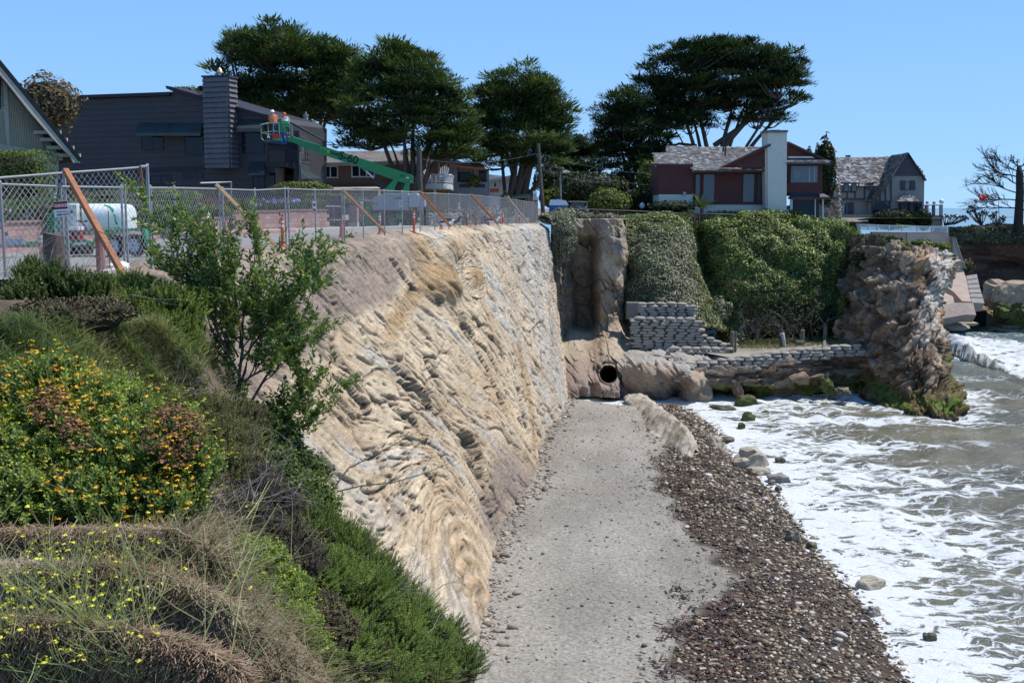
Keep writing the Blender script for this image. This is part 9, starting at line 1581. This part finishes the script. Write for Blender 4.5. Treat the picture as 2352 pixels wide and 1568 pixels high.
n = 9000; px0 = r.uniform(480, 1120, n); py0 = r.uniform(1200, 1640, n); q, ok = onbank(px0, py0, (6, 24)); q = q[ok]; blades('ground_litter', '', '', q, .16, .004, 1.6, MATS['slope_straw'], 5, 3, .5, base_t=np.full(len(q), .3))
def weeds(label, px_rng, py_rng, n, H, Yadd, seed, fs, w_=.0025, nfl=3):
    rr = random.Random(seed); r = np.random.default_rng(seed); px0 = r.uniform(*px_rng, n); py0 = r.uniform(*py_rng, n); q, ok = onbank(px0, py0); q = q[ok]; o = thing('yellow_weed', label, 'weed', q.mean(0)); m = MB(); fl = []
    for b in q:
        b = Vector(b); d = Vector((rr.gauss(.1, .45), rr.gauss(-.1, .35), 1)).normalized(); h = H * rr.uniform(.5, 1.2); pts = [b + d * h * t + Vector((rr.gauss(0, .02), rr.gauss(0, .02), 0)) * t + Vector((d.x, d.y, -.3)) * h * .35 * t * t for t in (0, .33, .66, 1)]; m.tube(pts, [w_, w_ * .85, w_ * .65, w_ * .4], 3, False); fl.append(pts[-1])
        for _ in range(nfl): i = rr.randint(1, 2); e = (d + Vector((rr.gauss(0, .7), rr.gauss(0, .7), rr.gauss(0, .3)))).normalized(); p2 = [pts[i], pts[i] + e * h * .2, pts[i] + e * h * .38 + Vector((0, 0, .03))]; m.tube(p2, [w_ * .6, w_ * .5, w_ * .3], 3, False); fl.append(p2[-1]) if rr.random() < .6 else 0
    tag(m.build('stems', MR('weed_stem', [(0, (.12, .14, .04)), (1, (.26, .25, .10))], .6) if False else M('weed_stem', (.33, .33, .12), .6, .3, 6), o), kind='stuff')
    fl = np.array(fl)[r.random(len(fl)) < .2]; heads_at('flowers', o, fl, MR('yellow_petal', [(0, (.6, .52, .02)), (1, (.85, .78, .10))], .6, trans=.2), 7, fs * 1.1, fs, seed); return o
weeds('thin stemmed yellow flowering weeds sprawling over the dry grass at bottom left', (-40, 330), (1330, 1690), 380, .42, 0, 3, .009, .003)
weeds('tall stray yellow weed stems crossing in front of the flowered bush', (60, 560), (1330, 1600), 60, .8, 0, 4, .0075, .003)
weeds('hazy patch of fine yellow weeds in the middle of the slope', (390, 560), (930, 1120), 330, .5, 0, 5, .010, .003)
n = 1000; t = r.random(n); bx_ = np.interp(t * (len(bot) - 4), np.arange(len(bot) - 3), bot[3:, 0]); by_ = np.interp(t * (len(bot) - 4), np.arange(len(bot) - 3), bot[3:, 1]); x_ = bx_ + np.abs(r.normal(0, .45, n)) - .1; s_ = np.clip(r.lognormal(-2.9, .6, n), .02, .28)
V, Fc = stones(n, x_, by_ + r.normal(0, .3, n), beach_z(x_, by_) + s_ * .2, s_, seed=44); tag(nmesh('cliff_rubble', V, Fc, MR('rubble', [(0, (.18, .14, .11)), (.6, (.32, .26, .20)), (1, (.44, .38, .30))], .95), attrs={'rnd': np.repeat(r.random(n), 12)}), kind='stuff')
greyt = M('pale_twig', (.26, .235, .21), .95, .25, 10)
for lb2, b, n, L_, sp, r0, sd_, upz in [('tangle of pale grey bare twigs beside the yellow flowered bush', P(510, 1170, 12.3), 30, .9, (.45, .3), .006, 1, .3), ('mesh of grey bare twigs at the left edge in front of the fence', P(50, 720, 16.6), 30, 1.1, (.9, .4), .009, 2, .5), ('grey twigs in front of the fence under the danger sign', P(190, 668, 18.3), 24, .8, (.9, .3), .008, 3, .5), ('pale dead twigs on the grassy rise in mid slope', P(400, 900, 15.8), 26, .5, (.4, .3), .007, 4, .3), ('fine bare twigs standing above the long green scrub', P(880, 1400, 14.8), 14, 1.1, (.7, .4), .007, 5, .8), ('dead twigs and roots at the lower middle edge of the dry grass', P(400, 1420, 6.9), 26, .35, (.4, .3), .004, 6, .3)]:
    twigs('bare_twigs', lb2, 'twigs', b, n, L_, sp, r0, greyt, sd_, upz)
m = MB(); b1 = [P(x, y, Y) for x, y, Y in [(755, 1150, 17), (775, 1110, 17.3), (800, 1075, 17.6), (850, 1050, 18), (905, 1020, 18.6), (962, 990, 19)]]; b2_ = [P(x, y, Y) for x, y, Y in [(775, 1128, 17.2), (830, 1115, 17.6), (900, 1108, 18), (980, 1085, 18.6), (1045, 1058, 19)]]; m.tube(b1, [.02, .017, .014, .011, .008, .003], 5); m.tube(b2_, [.016, .013, .01, .007, .003], 5)
br_t = thing('bare_branch', 'long arching nearly bare branch reaching out over the pale cliff', 'branch', b1[0]); r_ = random.Random(4)
for pl_ in (b1, b2_):
    for k in range(26): i = r_.randint(1, len(pl_) - 2); p_ = Vector(pl_[i]).lerp(Vector(pl_[i + 1]), r_.random()); m.tube([p_, p_ + Vector((r_.gauss(.05, .12), r_.gauss(0, .1), r_.gauss(.02, .1)))], [.004, .0015], 3, False)
m.build('branch', M('dark_branch', (.09, .07, .055), .9, .3, 10), br_t)['kind'] = 'stuff'
lp = np.array([Vector(pl_[i]).lerp(Vector(pl_[i + 1]), r_.random()) + Vector((r_.gauss(0, .07), r_.gauss(0, .07), r_.gauss(.02, .06))) for pl_ in (b1, b2_) for i in [r_.randint(0, len(pl_) - 2) for _ in range(60)]]); V, Fc = leafquads(lp, RG.normal(0, 1, (len(lp), 3)), .035, 6, .5); tag(nmesh('leaves', V, Fc, g3, br_t, attrs={'rnd': np.repeat(RG.random(len(lp)), 4)}), kind='stuff')
tag(MB().tube([P(692, 968, 18.6), P(680, 1000, 18.5), P(668, 1032, 18.3)], [.012, .022, .02], 6).build('dark_stick', M('dark_branch', (.05,) * 3)), 'short dark stick slanting against the pale cliff under the sapling', 'stick')
# --- sapling
sap = thing('sapling', 'airy young tree with lance shaped leaves standing on the slope before the cliff', 'tree', P(578, 1140, 18.3)); rr = random.Random(21); m = MB(); tips = []
def limb(pts, r0, r1, g=2):
    pts = [Vector(p) for p in pts]; n = 9; out = []
    for i in range(n):
        t = i / (n - 1) * (len(pts) - 1); k = min(int(t), len(pts) - 2); f_ = t - k; p = pts[k].lerp(pts[k + 1], f_); out.append(p + Vector((rr.gauss(0, .012), rr.gauss(0, .012), 0)))
    rs = [r0 + (r1 - r0) * i / (n - 1) for i in range(n)]; m.tube(out, rs, 5, False)
    if g:
        for k in range(10 if g > 1 else 5):
            i = rr.randint(2 if g > 1 else 1, n - 1); d = (out[i] - out[i - 1]).normalized(); e = (d + Vector((rr.gauss(0, .6), rr.gauss(0, .5), rr.gauss(.1, .45)))).normalized(); L_ = rr.uniform(.4, .85) * (1 if g > 1 else .55); q_ = [out[i], out[i] + e * L_ * .5, out[i] + e * L_ + Vector((0, 0, .08))]; limb(q_, rs[i] * .6, .003, g - 1)
    else: tips.append((out, (out[-1] - out[0]).normalized()))
S_ = lambda *a: [P(x, y, Y) for x, y, Y in a]
base_ = (560, 985, 18.3)
for pl_, r0 in [(S_((578, 1140, 18.3), (565, 1060, 18.3), (552, 960, 18.3), (545, 900, 18.3)), .05)]: m.tube([Vector(p) for p in pl_], [.06, .052, .045, .04], 7)
for pl_, r0 in [(S_((547, 910, 18.3), (556, 800, 18.3), (545, 700, 18.2), (530, 600, 18.1), (515, 510, 18)), .034), (S_((547, 905, 18.3), (575, 800, 18.4), (600, 720, 18.6), (640, 640, 18.8), (690, 610, 18.9)), .03), (S_((555, 960, 18.3), (600, 880, 18.4), (650, 800, 18.6), (700, 720, 18.8), (725, 640, 19)), .03), (S_((546, 860, 18.3), (500, 760, 18), (460, 660, 17.8), (410, 580, 17.6), (375, 535, 17.5)), .028), (S_((550, 800, 18.3), (560, 700, 18.5), (580, 620, 18.6), (590, 560, 18.6)), .024),
               (S_((560, 1040, 18.3), (620, 1000, 18.5), (670, 940, 18.6), (720, 920, 18.8)), .022), (S_((565, 1080, 18.3), (610, 1060, 18.3), (660, 1020, 18.4), (700, 960, 18.4)), .02), (S_((552, 960, 18.3), (500, 900, 18.1), (470, 840, 18)), .022), (S_((546, 820, 18.3), (490, 720, 18), (430, 640, 17.8)), .02), (S_((550, 760, 18.3), (520, 660, 18.1), (470, 570, 18)), .02), (S_((552, 900, 18.3), (590, 830, 18.1), (600, 760, 18)), .02), (S_((548, 880, 18.3), (620, 840, 18.5), (680, 800, 18.7)), .022), (S_((548, 900, 18.3), (520, 820, 18.5), (480, 740, 18.6), (470, 680, 18.6)), .022), (S_((575, 1100, 18.3), (540, 1030, 18), (500, 980, 17.8)), .018), (S_((550, 840, 18.2), (600, 760, 18), (640, 720, 17.9), (690, 690, 17.8)), .02)]: limb(pl_, r0, .006)
m.build('stem', M('sapling_bark', (.10, .08, .062), .9, .3, 8), sap, True)['kind'] = 'stuff'
lq, ld = [], []
for out, d in tips:
    for k in range(38): i = rr.randint(1, len(out) - 1); lq.append(out[i] + Vector((rr.gauss(0, .02), rr.gauss(0, .02), rr.gauss(0, .02)))); ld.append(d * .7 + Vector((rr.gauss(0, .7), rr.gauss(0, .7), rr.gauss(.05, .5))))
lq, ld = np.array(lq), np.array(ld); n = len(lq); R_ = frames(ld, np.random.default_rng(3)); L_ = np.random.default_rng(4).uniform(.065, .13, n); w_ = L_ * .18
pr = np.array([[(-0, 0, 0), (1, .25, .45), (0, 0, 1.0), (-1, .25, .45)]], float).reshape(-1, 3); V = np.stack([pr[:, 0][None] * w_[:, None], pr[:, 1][None] * w_[:, None] * .6, pr[:, 2][None] * L_[:, None]], -1); V = np.einsum('nij,nkj->nki', R_, V) + lq[:, None]
tb = np.clip(np.random.default_rng(5).normal(.5, .22, n), 0, 1)
tag(nmesh('leaves', V.reshape(-1, 3), np.arange(n * 4).reshape(-1, 4), MR('sapling_leaf', [(0, (.05, .075, .02)), (.4, (.12, .17, .04)), (.75, (.21, .28, .07)), (.93, (.28, .34, .08)), (1, (.6, .52, .12))], .4, trans=.35, spec=.5), sap, attrs={'rnd': np.repeat(tb, 4)}), kind='stuff')
